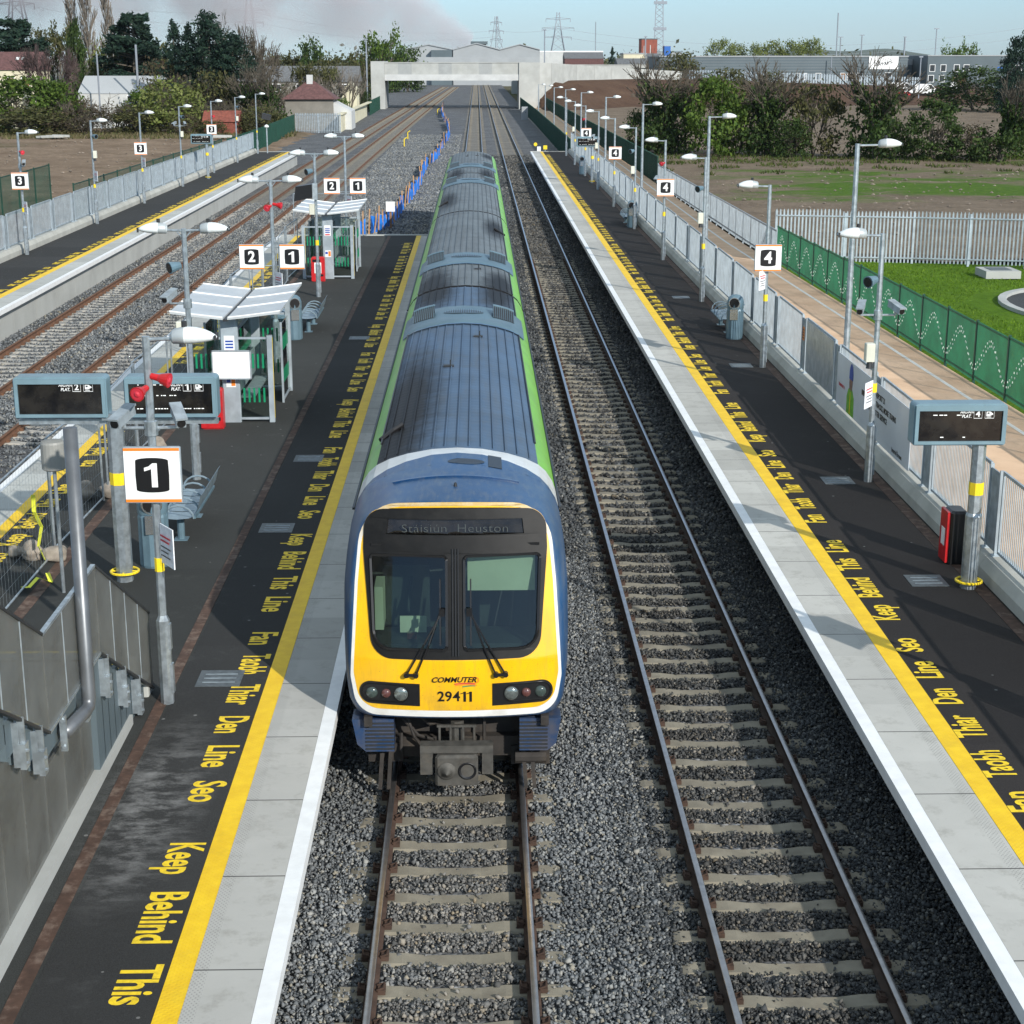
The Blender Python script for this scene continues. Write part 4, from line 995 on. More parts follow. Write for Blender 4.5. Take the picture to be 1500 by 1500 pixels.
def lamp_post(x, y, z0, top, heads, label, group, band=True, base=True, horns=(), cams=(), box=None, bell=None, plate=None, arm=.32, r=.055):
    t = thing('lamp_post', label, 'lamp post', (x, y, z0), group)
    p = MB()
    if base: p.tube([(x, y, z0), (x, y, z0 + 1.15), (x, y, z0 + 1.22), (x, y, z0 + top)], [.088, .088, r, r * .92], 8)
    else: p.tube([(x, y, z0), (x, y, z0 + top)], [r * 1.25, r * .8], 10)
    if base: p.box(x + .07, x + .10, y - .05, y + .05, z0 + .15, z0 + .55); p.box(x + .065, x + .095, y - .05, y + .05, z0 + .75, z0 + 1.1)
    p.build('pole', 'galv', t)
    for d in heads:
        a = MB(); a.tube([(x, y, z0 + top - .04), (x + d[0] * arm, y + d[1] * arm, z0 + top - .03)], .024, 8)
        a.tube([(x, y, z0 + top - .22), (x + d[0] * .14, y + d[1] * .14, z0 + top - .05)], .012, 6) if len(heads) > 1 else None
        a.build('arm', 'galv', t); luminaire(t, x + d[0] * arm, y + d[1] * arm, z0 + top - .03, d)
    if band: b = MB(); b.tube([(x, y, z0 + 1.82), (x, y, z0 + 2.0)], r + .008, 8); b.build('yellow_band', 'yellow_band', t)
    for h in horns: horn(t, x + h[1] * .08, y + h[2] * .08, z0 + h[0], h[1:])
    for c in cams: cctv(t, x, y, z0 + c[0], c[1:])
    if cams: b = MB(); b.tube([(x, y, z0 + cams[0][0] - .09), (x, y, z0 + cams[0][0] + .09)], .085, 10); b.build('clamp', 'galv', t)
    if box: b = MB(); s_ = box[1]; b.bbox(x + s_ * .05 - (.0 if s_ > 0 else .18), x + s_ * .05 + (.18 if s_ > 0 else .0), y - .16, y + .02, z0 + box[0], z0 + box[0] + .36, .015); b.build('control_box', 'cabinet', t); b = MB(); b.tube([(x + s_ * .13, y - .07, z0 + box[0] - .14), (x + s_ * .13, y - .07, z0 + box[0])], [.07, .05], 10); b.build('dome_camera', 'dark', t)
    if bell:
        b = MB(); d = Vector((bell[1], -.8, -.2)).normalized(); P = Vector((x + bell[1] * .10, y - .05, z0 + bell[0])); b.tube([P, P + d * .1, P + d * .24], [.07, .09, .12], 12); b.mi = 1; b.tube([P + d * .241, P + d * .25], .095, 12); b.build('speaker', ['bluegrey', 'black'], t)
    if plate:
        b = MB(); b.prism([(0, 0), (.40, 0), (.40, .52), (0, .52)], (x + plate[1] * .04, y - .05, z0 + plate[0]), (plate[1] * .55, -.83, 0), (0, 0, 1), (.012, .008, 0)); o = b.build('notice_plate', 'paper', t)
        b = MB(); U = Vector((plate[1] * .55, -.83, 0)); O = Vector((x + plate[1] * .04, y - .05, z0 + plate[0])) - Vector((.006 * plate[1], .004, 0)) * 1
        side = Vector((-.83 * plate[1], -.55, 0)) * .010
        for z_, L in ((.38, .30), (.32, .26)): b.beam(O + U * .05 + Vector((0, 0, z_)) + side, O + U * (.05 + L) + Vector((0, 0, z_)) + side, .004, .022)
        b.mi = 1
        for z_, L in ((.24, .3), (.18, .22), (.12, .28)): b.beam(O + U * .05 + Vector((0, 0, z_)) + side, O + U * (.05 + L) + Vector((0, 0, z_)) + side, .004, .014)
        b.build('notice_lines', ['print_red', 'dark'], o)
    return t
GL = 'lamp posts along platform 4'; L_ = (-1, 0); R_ = (1, 0)
lamp_post(8.12, 18.9, PZ, 4.95, [L_], 'lamp post beyond the display board on platform 4, just out of the frame', GL, plate=(2.0, -1))
lamp_post(8.10, 31.44, PZ, 4.92, [L_], 'lamp post with two security cameras and a pale box in front of the poster', GL, cams=((3.35, -1, 0), (3.35, 1, 0)), box=(2.45, -1), bell=(4.05, -1), plate=(1.55, -1))
lamp_post(8.10, 43.94, PZ, 4.92, [L_], 'lamp post carrying the largest number 4 sign', GL, plate=(2.15, -1))
lamp_post(8.10, 56.5, PZ, 4.92, [L_], 'lamp post with a small speaker and a pale box between two number 4 signs', GL, box=(2.7, -1), bell=(3.9, -1))
lamp_post(8.08, 68.6, PZ, 4.92, [L_], 'lamp post with a red horn and a camera above a number 4 sign', GL, horns=((4.0, -.6, -.8),), cams=((3.2, -1, 0),))
lamp_post(8.08, 81.5, PZ, 4.92, [L_], 'lamp post with a grey bin and bench at its foot', GL, box=(2.7, -1), bell=(3.8, -1))
lamp_post(8.08, 94.0, PZ, 4.92, [L_], 'lamp post carrying the third number 4 sign from the train', GL)
lamp_post(8.08, 106.6, PZ, 4.92, [L_], 'lamp post with cameras just before the distant display board', GL, cams=((3.2, -1, 0),), box=(2.6, -1))
lamp_post(8.06, 119.2, PZ, 4.92, [L_], 'lamp post carrying the smallest number 4 sign behind the distant display', GL, horns=((4.0, -.6, -.8),))
lamp_post(8.05, 131.7, PZ, 4.92, [L_], 'last lamp post but one before the far end of platform 4', GL, box=(2.6, -1))
lamp_post(8.03, 144.1, PZ, 4.92, [L_], 'shorter lamp post at the far end of platform 4', GL)
GP = 'tall lamp posts along the buff footpath'
for y, lab in ((39.0, 'tallest lamp post, standing on the buff path behind the poster fence'), (64.2, 'tall path lamp post where the green wave fence begins'), (90.0, 'tall path lamp post between the third and fourth platform lamps'),
               (116.0, 'tall path lamp post in front of the first ivy tree'), (143.5, 'tall path lamp post level with the end of platform 4'), (169.0, 'tall path lamp post at the start of the dark green fence'), (194.0, 'third lamp post from the bridge on the buff path'), (219., 'second lamp post from the bridge on the buff path'), (243., 'lamp post nearest the concrete bridge on the path')):
    lamp_post(9.25, y, zpath(y), 7.15 - zpath(y) - max(0, (y - 39)) * .0085, [R_], lab, GP, band=False, base=False, arm=.5, r=.07)
G3 = 'lamp posts along platform 3'
for i, (y, lab, kw) in enumerate(((71.1, 'lamp post with red horn and camera above the nearest number 3 sign', dict(horns=((4.35, .7, -.7),), cams=((3.75, .6, -.6),), plate=(1.75, 1))),
        (84.6, 'lamp post with a pale box, second along the platform 3 railing', dict(box=(3.3, 1), plate=(2.15, 1), bell=(4.4, 1))), (96.9, 'lamp post carrying the middle number 3 sign', dict(plate=(2.1, 1))),
        (109.8, 'lamp post with two cameras beside the platform 3 display', dict(cams=((3.9, -1, 0), (3.9, 1, 0)), box=(3.2, 1), bell=(4.5, 1))), (123.1, 'lamp post with red horn over the farthest number 3 sign', dict(horns=((4.1, .7, -.7),))),
        (135.4, 'last lamp post but one on platform 3, with a pale box', dict(box=(3.3, 1), bell=(4.4, 1))), (148.1, 'lamp post at the far end of platform 3', {}))):
    lamp_post(-19.15, y, PZ, 5.15, [R_], lab, G3, **kw)
GI = 'lamp posts on the island platform'
lamp_post(-3.81, 20.06, PZ, 4.86, [R_], 'single arm lamp post carrying the big number 1 sign, red horns and cameras', GI, horns=((4.22, -.3, -.95), (4.36, .75, -.2)), cams=((3.70, -1, .0), (3.70, .75, .1)), plate=(1.95, 1))
lamp_post(-5.38, 31.9, PZ, 5.0, [L_, R_], 'twin arm lamp post with camera and pale box before the first shelter', GI, cams=((3.55, -1, 0),), box=(2.85, -1), bell=(4.3, -1))
lamp_post(-5.30, 45.0, PZ, 5.0, [L_, R_], 'twin arm lamp post holding paired 2 and 1 signs behind the first shelter', GI, horns=((4.3, -.3, -.9), (4.35, .8, -.2)), plate=(2.0, 1))
lamp_post(-5.35, 57.9, PZ, 5.0, [L_, R_], 'twin arm lamp post with a black hooded monitor near the second shelter', GI, box=(2.9, -1), bell=(4.4, -1))
lamp_post(-5.30, 70.6, PZ, 5.0, [L_, R_], 'farthest twin arm lamp post on the island, with 2 and 1 signs', GI, plate=(2.0, 1))

# --- platform number signs
BIG1 = [(-.075, .085), (-.075, .045), (-.005, .07), (-.005, -.135), (.055, -.135), (.055, .135), (.01, .135), (-.03, .10)]
def number_sign(n, x, y, z, label, group, s=.70):
    t = thing('platform_sign', label, 'sign', (x, y, z), group)
    b = MB(); b.bbox(x - s / 2 - .012, x + s / 2 + .012, y, y + .07, z - s / 2 - .012, z + s / 2 + .012, .012); b.build('sign_case', 'galv_dull', t)
    b = MB(); b.box(x - s / 2, x + s / 2, y - .004, y, z - s / 2, z + s / 2); b.build('face', 'white', t)
    for e in (-1, 1): b = MB(); zc = z + e * (s / 2 - .018); b.box(x - s / 2, x + s / 2, y - .008, y - .0045, zc - .018, zc + .018); b.build('orange_bar', 'orange', t)
    P = [(.205, -.19), (.212, .0), (.205, .19)] + [(.205 * math.cos(a), .19 + .035 * math.sin(a)) for a in np.linspace(.2, math.pi - .2, 9)] + [(-.205, .19), (-.212, 0), (-.205, -.19)] + [(-.205 * math.cos(a), -.19 - .035 * math.sin(a)) for a in np.linspace(.2, math.pi - .2, 9)]
    b = MB(); b.prism([(px * s / .7, pz * s / .7) for px, pz in P], (x, y - .0045, z), (1, 0, 0), (0, 0, 1), (0, -.004, 0)); o = b.build('number_panel', 'black', t)
    if n == '1': b = MB(); b.prism([(p[0] * 1.25 * s / .7, p[1] * 1.15 * s / .7) for p in BIG1], (x - .005, y - .0095, z), (1, 0, 0), (0, 0, 1), (0, -.003, 0)); b.build('numeral', 'white', o)
    else: text('numeral', n, (x, y - .0095, z - .005), (1, 0, 0), (0, 0, 1), .43 * s / .7, 'white', o, .012, .95, .001)
    return t
number_sign('1', -3.81, 19.96, 4.03, 'large number 1 sign on the single post left of the cab', 'platform number signs')
for y, la, lb in ((44.9, 'number 2 sign on the near pair behind the first shelter', 'number 1 sign on the near pair behind the first shelter'), (70.5, 'small number 2 sign above the second shelter', 'small number 1 sign above the second shelter')):
    for n, x, la_ in (('2', -5.88, la), ('1', -4.78, lb)):
        t = number_sign(n, x, y, 3.85, la_, 'platform number signs', .66)
        b = MB(); sx_ = -5.30
        for z in (3.6, 4.1): b.tube([(sx_, y + .1, z), (x + (.3 if x < sx_ else -.3), y + .05, z)], .014, 6)
        b.build('bracket', 'galv', t)
for y, lab in ((18.82, 'number 4 sign on the post just out of the frame'), (43.86, 'largest number 4 sign, in front of the buff path'), (68.5, 'number 4 sign under the red horn'), (93.9, 'number 4 sign in front of a bare field strip'), (119.1, 'smallest number 4 sign above the distant display')):
    number_sign('4', 8.1, y - .1, 3.92 if y > 20 else 3.3, lab, 'platform number signs')
for y, lab in ((71.0, 'nearest number 3 sign, close to the left edge'), (96.8, 'middle number 3 sign over the zinc railing'), (123.0, 'farthest number 3 sign beside the small display')):
    number_sign('3', -19.15, y - .1, 4.05, lab, 'platform number signs')

# --- departure displays
def display_case(root, n, x, y, z, lit, W=1.45, Hh=.66, D=.30):
    b = MB(); P = rpoly([(-W / 2, -Hh / 2), (W / 2, -Hh / 2), (W / 2, Hh / 2), (-W / 2, Hh / 2)], [.04, .04, .07, .07], 4)
    b.prism(P, (x, y, z), (1, 0, 0), (0, 0, 1), (0, D, 0)); 
    fx, fz = W / 2 - .075, Hh / 2
    o = b.build('display_case', 'board', root)
    f = MB()
    for x0, x1, z0, z1 in ((-W / 2 + .02, W / 2 - .02, fz - .11, fz - .03), (-W / 2 + .02, W / 2 - .02, -fz + .02, -fz + .07), (-W / 2 + .02, -fx, -fz + .07, fz - .11), (fx, W / 2 - .02, -fz + .07, fz - .11)):
        f.box(x + x0, x + x1, y - .035, y - .001, z + z0, z + z1)
    f.build('bezel', 'board', o)
    s_ = MB(); s_.box(x - fx, x + fx, y - .004, y - .001, z - fz + .07, z + fz - .11); so_ = s_.build('screen', 'screen', o)
    yy = y - .007
    text('lettering', 'ARDÁN\nPLAT.', (x + .09, yy, z + .165), (1, 0, 0), (0, 0, 1), .07, 'white', so_, .0015, .85, .001, shear=.15)
    for cx, w_ in ((.265, .125), (.445, .14)):
        g = MB()
        for a, c in (((-w_ / 2, -.065), (w_ / 2, -.065)), ((w_ / 2, -.065), (w_ / 2, .065)), ((w_ / 2, .065), (-w_ / 2, .065)), ((-w_ / 2, .065), (-w_ / 2, -.065))):
            g.beam((x + cx + a[0], yy, z + .165 + a[1]), (x + cx + c[0], yy, z + .165 + c[1]), .003, .007)
        g.build('pictogram_frame', 'white', so_)
    if n == '1': g = MB(); g.prism([(p[0] * .42, p[1] * .38) for p in BIG1], (x + .265, yy, z + .165), (1, 0, 0), (0, 0, 1), (0, -.002, 0)); g.build('numeral', 'white', so_)
    else: text('numeral', n, (x + .265, yy, z + .165), (1, 0, 0), (0, 0, 1), .135, 'white', so_, .003, 1, .001)
    g = MB(); g.prism([(-.05, -.035), (.0, -.035), (.055, -.01), (.055, .0), (.01, .035), (-.05, .035)], (x + .445, yy, z + .17), (1, 0, 0), (0, 0, 1), (0, -.002, 0)); g.mi = 1
    g.prism([(-.035, .0), (-.005, .0), (-.005, .022), (-.035, .022)], (x + .445, yy - .003, z + .17), (1, 0, 0), (0, 0, 1), (0, -.002, 0)); g.mi = 0
    g.box(x + .40, x + .47, yy - .003, yy, z + .115, z + .125); g.build('train_pictogram', ['white', 'black'], so_)
    if lit:
        g = MB()
        rr = random.Random(lit)
        rows = {1: ((.20, -.55, -.1, .03), (.03, -.58, .18, .02), (-.18, -.58, .58, .022)), 2: ((.15, -.58, .0, .045), (-.03, .18, .2, .03), (-.2, -.3, -.27, .02), (-.2, .05, .09, .02))}[lit]
        for z_, a, c, gap in rows:
            q = a
            while q < c:
                L = rr.uniform(.012, .05 if lit == 1 else .09); 
                if rr.random() < .75: g.box(x + q, x + min(q + L, c + .02), yy, yy + .002, z + z_ - .006, z + z_ + .006)
                q += L + rr.uniform(.008, gap)
        g.build('lit_line', 'led', so_)
    return o
def board_post(x, y, z0, top, sq=.17):
    p = MB(); return p
t = thing('departure_display', 'twin display for platforms 2 and 1 on a thick galvanised post', 'departure board', (-5.45, 25.3, PZ), 'departure displays')
b = MB(); b.tube([(-5.45, 25.3, PZ), (-5.45, 25.3, PZ + 2.75)], .135, 8); b.mi = 1; b.tube([(-5.45, 25.3, PZ + 1.62), (-5.45, 25.3, PZ + 1.82)], .14, 8); b.build('post', ['galv', 'yellow_band'], t)
b = MB(); b.box(-6.95, -3.82, 25.26, 25.38, 3.52, 3.60); b.box(-5.62, -5.28, 25.16, 25.44, 3.60, 3.70); b.build('crossbar', 'galv', t); collar(t, -5.45, 25.3, PZ + .16, .22)
display_case(t, '2', -6.24, 25.15, 3.97, 0); display_case(t, '1', -4.52, 25.15, 3.97, 1)
t = thing('departure_display', 'platform 4 display in a blue grey case at the right edge', 'departure board', (8.13, 24.64, PZ), 'departure displays')
b = MB(); b.tube([(8.13, 24.64, PZ), (8.13, 24.64, PZ + 1.2), (8.13, 24.64, PZ + 1.25), (8.13, 24.64, 3.32)], [.13, .13, .11, .11], 8); b.mi = 1; b.tube([(8.13, 24.64, PZ + 1.55), (8.13, 24.64, PZ + 1.75)], .117, 8); b.build('post', ['galv', 'yellow_band'], t); collar(t, 8.13, 24.64, PZ + .12, .2)
display_case(t, '4', 7.76, 24.5, 3.62, 2)
for x, y, n, lab in ((7.8, 112.3, '4', 'small distant display facing platform 4 near its far end'), (-18.9, 116.8, '3', 'small distant display over platform 3')):
    t = thing('departure_display', lab, 'departure board', (x, y, PZ), 'departure displays')
    b = MB(); b.tube([(x + .3, y + .15, PZ), (x + .3, y + .15, 3.4)], .1, 8); b.mi = 1; b.tube([(x + .3, y + .15, PZ + 1.6), (x + .3, y + .15, PZ + 1.8)], .11, 8); b.build('post', ['galv', 'yellow_band'], t); collar(t, x + .3, y + .15, PZ + .12)
    display_case(t, n, x - .05, y, 3.65, 1)
t = thing('driver_monitor', 'black hooded monitor box hung on the twin arm post by the second shelter', 'monitor', (-5.7, 57.8, 4.6), None)
b = MB(); b.prism([(0, 0), (.62, .12), (.62, .58), (.06, .5)], (-6.05, 57.4, 4.30), (1, 0, 0), (0, 0, 1), (0, .5, 0)); b.build('hood', 'black', t)
b = MB(); b.box(-5.42, -5.26, 57.5, 57.75, 4.35, 4.9); b.build('bracket', 'galv_dull', t)
t = thing('driver_monitor', 'grey monitor box on a short pole at the end of platform 3', 'monitor', (-18.4, 149., PZ), None)
b = MB(); b.tube([(-18.4, 149, PZ), (-18.4, 149, 3.1)], .06, 8); b.build('pole', 'galv_dull', t)
b = MB(); b.prism([(0, 0), (.75, -.15), (.85, .3), (.1, .5)], (-18.8, 148.8, 3.9), (1, 0, 0), (0, 0, 1), (0, .5, 0)); b.build('hood', 'dark', t)
b = MB(); b.lathe([(.05, 0), (.2, .02), (.2, .12), (.1, .22), (.01, .25)], (-18.4, 149, 3.15), 12); b.build('dome', 'white', t)

# --- railing fences with a concrete plinth
def bars_panel(L, z0, z1, pitch=.088, w=.019, fr='railing'):
    b = MB(); b.box(-.018, .018, 0, .045, z0, z1); b.box(-.018, .018, L - .045, L, z0, z1); b.box(-.018, .018, .045, L - .045, z1 - .05, z1); b.box(-.018, .018, .045, L - .045, z0, z0 + .045)
    y = .045 + pitch
    while y < L - .06: b.box(-.006, .006, y - w / 2, y + w / 2, z0 + .045, z1 - .05); y += pitch
    return b
def plinth_fence(x, y0, y1, label, side, wraps=()):
    t = thing('railing_fence', label, 'fence', (x, y0, PZ), 'zinc railing fences on concrete kerbs')
    b = MB(); n = int((y1 - y0) / 4); 
    for k in range(n): b.prism([(-.26, 0), (.2, 0), (.2, .36), (-.16, .36), (-.26, .27)] if side < 0 else [(.26, 0), (-.2, 0), (-.2, .36), (.16, .36), (.26, .27)], (x, y0 + k * 4 + .004, PZ - .3), (1, 0, 0), (0, 0, 1.8), (0, 3.992, 0))
    b.build('plinth', 'conc', t)
    pm = bars_panel(3.36, 0, 1.38).build('panel', 'railing', t, origin=(0, 0, 0)); pm.location = (0, .55, .42)
    q = MB(); q.box(-.012, .012, .05, .50, 0, 1.32); q.build_ = None
    qm = q.build('post_plate', 'galv_dull', t, origin=(0, 0, 0)); qm.location = (0, 0, .40)
    f = MB()
    for yy in (.02, .53): f.box(-.03, .03, yy - .02, yy + .02, -.08, 1.36); f.box(-.08, .10, yy - .05, yy + .05, -.09, -.045)
    fm = f.build('post', 'railing', t, origin=(0, 0, 0)); fm.location = (0, 0, .42)
    for k in range(1, n):
        for o, dy in ((pm, .55), (qm, 0), (fm, 0)):
            c = o.copy(); COL.objects.link(c); c.parent = t; c.location = (0, 4 * k + dy, o.location.z)
    s_ = MB()
    return t
f4 = plinth_fence(8.72, 13.2, 149.3, 'long railing fence on a concrete kerb behind platform 4', -1)
f3 = plinth_fence(-19.72, 33.9, 150., 'long railing fence along the back of platform 3', 1)
for k in (3, 5): pass
b = MB(); 
for y in (21.3, 41.3): b.box(8.704, 8.708, y + .13, y + .38, PZ + 1.15, PZ + 1.5)
b.mi = 1
for y in (21.3, 41.3):
    for q in range(4): b.box(8.70, 8.7035, y + .16, y + .35, PZ + 1.2 + q * .07, PZ + 1.225 + q * .07)
b.build('notice', ['orange', 'dark'], f4)
# crinkled wrap still on one panel, poster on the next
t = thing('wrapped_panel_cover', 'shiny crinkled wrap still covering the fence panel beside the poster', 'plastic wrap', (8.69, 42, PZ)); b = MB(); b.box(8.672, 8.694, 37.75 + .05, 41.0, PZ + .46, PZ + 1.76); b.build('wrap', 'sheet_crinkle', t)
po = thing('poster', 'grey poster with a blue hatted figure and black lettering on the railing', 'poster', (8.66, 34.5, PZ))
b = MB(); PY0, PY1 = 30.6, 37.2; b.box(8.655, 8.675, PY0, PY1, PZ + .42, PZ + 1.62); b.build('sheet', 'poster', po)
xd, yd = (0, -1, 0), (0, 0, 1)
for i, tx in enumerate(('TRANSPORT 21', 'BRINGING MORE TRACKS, MORE TRAINS', 'AND BETTER SERVICE')):
    text('lettering', tx, (8.650, 33.2, PZ + 1.36 - i * .19), xd, yd, .165, 'black', po, .003, .98, .001)
text('lettering', 'Iarnród Éireann', (8.650, 31.5, PZ + .55), xd, yd, .14, 'black', po, .001, .9, .001)
text('lettering', 'TRANSPORT 21', (8.650, 36.65, PZ + .92), xd, yd, .10, 'print_red', po, .002, .9, .001)
def flat(name, pts, y, z, m, d=.0): b = MB(); b.prism(pts, (8.651 - d, y, z), xd, yd, (.002, 0, 0)); return b.build(name, m, po)
flat('printed_figure', [(-.34, 0), (.36, 0), (.34, .42), (.20, .56), (.07, .62), (-.10, .62), (-.24, .54), (-.36, .36)], 35.75, PZ + .43, 'print_green')
flat('printed_figure', [(-.13, 0), (.11, -.02), (.15, .14), (.16, .30), (-.14, .30), (-.15, .12)], 35.75, PZ + 1.0, 'print_face', .002)
flat('printed_figure', [(-.17, 0), (.19, 0), (.20, .14), (.14, .30), (.03, .36), (-.08, .33), (-.16, .2)], 35.75, PZ + 1.23, 'skin_blue', .004)
flat('printed_figure', [(-.05, 0), (.03, 0), (.01, .5), (-.03, .5)], 35.75, PZ + .45, 'yellow_band', .004)

# --- benches, bins, boxes
def bench(x, y, rz, label, group='metal benches on the platforms'):
    t = thing('bench', label, 'bench', (0, 0, 0), group)
    for s_ in (-.75, .75):
        b = MB(); b.tube([(0, s_, 0), (0, s_, .40)], .065, 10); b.box(-.12, .12, s_ - .12, s_ + .12, 0, .015); b.beam((-.22, s_, .40), (.25, s_, .42), .05, .05); b.build('leg', 'bluegrey', t)
    b = MB(); pts = [(-.26, .42), (-.20, .455), (.0, .44), (.2, .46), (.3, .50)]
    for k in range(4):
        for (x0, z0), (x1, z1) in zip(pts, pts[1:]): b.add([(x0, -1.05 + k * .53, z0), (x1, -1.05 + k * .53, z1), (x1, -.56 + k * .53, z1), (x0, -.56 + k * .53, z0)], [(0, 1, 2, 3)])
    b.build('seat', 'seat', t, True)
    b = MB(); pts = [(.30, .50), (.36, .62), (.42, .86), (.46, .90)]
    for k in range(4):
        for (x0, z0), (x1, z1) in zip(pts, pts[1:]): b.add([(x0, -1.05 + k * .53, z0), (x1, -1.05 + k * .53, z1), (x1, -.56 + k * .53, z1), (x0, -.56 + k * .53, z0)], [(0, 1, 2, 3)])
    b.build('backrest', 'seat', t, True)
    b = MB(); b.beam((-.27, -1.07, .41), (-.27, 1.07, .41), .04, .04); b.beam((.30, -1.07, .48), (.30, 1.07, .48), .05, .04); b.build('frame', 'bluegrey', t)
    for k in range(5):
        yy = -1.06 + k * .53; b = MB(); b.tube([(-.24, yy, .43)] + [(.02 + .27 * math.cos(a), yy, .46 + .23 * math.sin(a)) for a in np.linspace(math.pi, 0, 9)] + [(.30, yy, .5)], .018, 6); b.build('armrest', 'seat', t)
    t.location = (x, y, PZ); t.rotation_euler = (0, 0, rz); return t
b0 = bench(-4.95, 28.4, 0, 'metal bench with hoop armrests beyond the big number 1 sign')
copy_tree(b0, (-4.95, 51.0, PZ), 0, label='metal bench between the two glass shelters, facing the train'); copy_tree(b0, (-5.75, 51.0, PZ), math.pi, label='metal bench between the two glass shelters, facing the empty tracks')
copy_tree(b0, (8.02, 50.6, PZ), 0, label='metal bench behind the near bin on platform 4'); copy_tree(b0, (7.95, 84.0, PZ), 0, label='small distant bench beside the second bin on platform 4')
def bin_(x, y, rz, label):
    t = thing('litter_bin', label, 'bin', (0, 0, 0), 'hooded litter bins')
    b = MB(); n = 24; V = []
    for z, r in ((0, .24), (.04, .255), (.86, .255), (.92, .235)):
        for k in range(n): a = 2 * math.pi * k / n; rr = r * (1 if k % 2 else .955) if .03 < z < .87 else r; V.append((rr * math.cos(a), rr * math.sin(a), z))
    b.add(V, [(i * n + k, i * n + (k + 1) % n, (i + 1) * n + (k + 1) % n, (i + 1) * n + k) for i in range(3) for k in range(n)]); b.build('barrel', 'bluegrey', t)
    h = MB(); h.lathe([(.25, .92), (.255, .98), (.25, 1.14), (.21, 1.25), (.12, 1.32), (.01, 1.34)], (0, 0, 0), 24, False); h.build('hood', 'bluegrey', t, True)
    o = MB()
    for k in range(20):
        a, c = 2 * math.pi * k / 20, 2 * math.pi * (k + 1) / 20
        o.tube([(.155 * math.cos(a), -.235, 1.10 + .155 * math.sin(a)), (.155 * math.cos(c), -.235, 1.10 + .155 * math.sin(c))], .02, 6, False)
    o.build('mouth_ring', 'steel', t); o = MB(); o.tube([(0, -.21, 1.10), (0, -.252, 1.10)], .135, 20); o.build('mouth', 'black', t)
    o = MB(); o.prism([(-.12, .0), (.12, 0), (.12, .32), (-.12, .32)], (0, -.262, .60), (1, 0, 0), (0, 0, 1), (0, -.008, 0)); o.build('plate', 'steel', t)
    t.location = (x, y, PZ); t.rotation_euler = (0, 0, rz); return t
n0 = bin_(-5.12, 26.15, .15, 'blue grey hooded bin behind the thick display post')
copy_tree(n0, (-5.25, 48.9, PZ), .3, label='blue grey hooded bin at the end of the first shelter'); copy_tree(n0, (8.05, 48.7, PZ), -.3, label='hooded bin with steel mouth beside the railing on platform 4')
copy_tree(n0, (8.05, 82.3, PZ), -.3, label='hooded bin at the foot of the lamp post halfway along platform 4'); copy_tree(n0, (8.0, 121.0, PZ), -.3, label='tiny distant bin near the far end of platform 4')
def redbox(x, y, label, back='red'):
    t = thing('grit_box', label, 'box', (x, y, PZ), None)
    b = MB(); b.bbox(x - .25, x + .25, y, y + .35, PZ, PZ + .92, .04); b.build('body', back, t)
    b = MB(); b.box(x - .25, x + .25, y - .03, y, PZ + .03, PZ + .89); b.build('door', 'red', t)
    b = MB(); b.box(x - .13, x + .13, y - .036, y - .031, PZ + .32, PZ + .72); b.mi = 1; b.box(x - .2, x + .1, y - .034, y - .031, PZ + .74, PZ + .84); b.box(x - .05, x + .2, y - .034, y - .031, PZ + .2, PZ + .28); b.build('notice', ['white', 'black'], t)
redbox(-5.78, 36.5, 'red box standing in front of the first shelter'); redbox(-5.75, 62.0, 'red box in front of the second shelter')
t = thing('grit_box', 'red fronted black box behind the platform 4 display post', 'box', (8.28, 25.9, PZ))
b = MB(); b.bbox(8.14, 8.44, 25.85, 26.3, PZ, PZ + .92, .04); b.build('body', 'black', t); b = MB(); b.box(8.09, 8.138, 25.88, 26.27, PZ + .03, PZ + .9); b.build('door', 'red', t)
b = MB(); b.box(8.085, 8.089, 25.97, 26.17, PZ + .3, PZ + .6); b.build('notice', 'white', t)

M['roof_sheet'] = mat('shelter roof sheet', (.50, .53, .54), .4, .1, .08, 1.5, dirt=(.3, .31, .3), dscale=1.1, damt=.4)
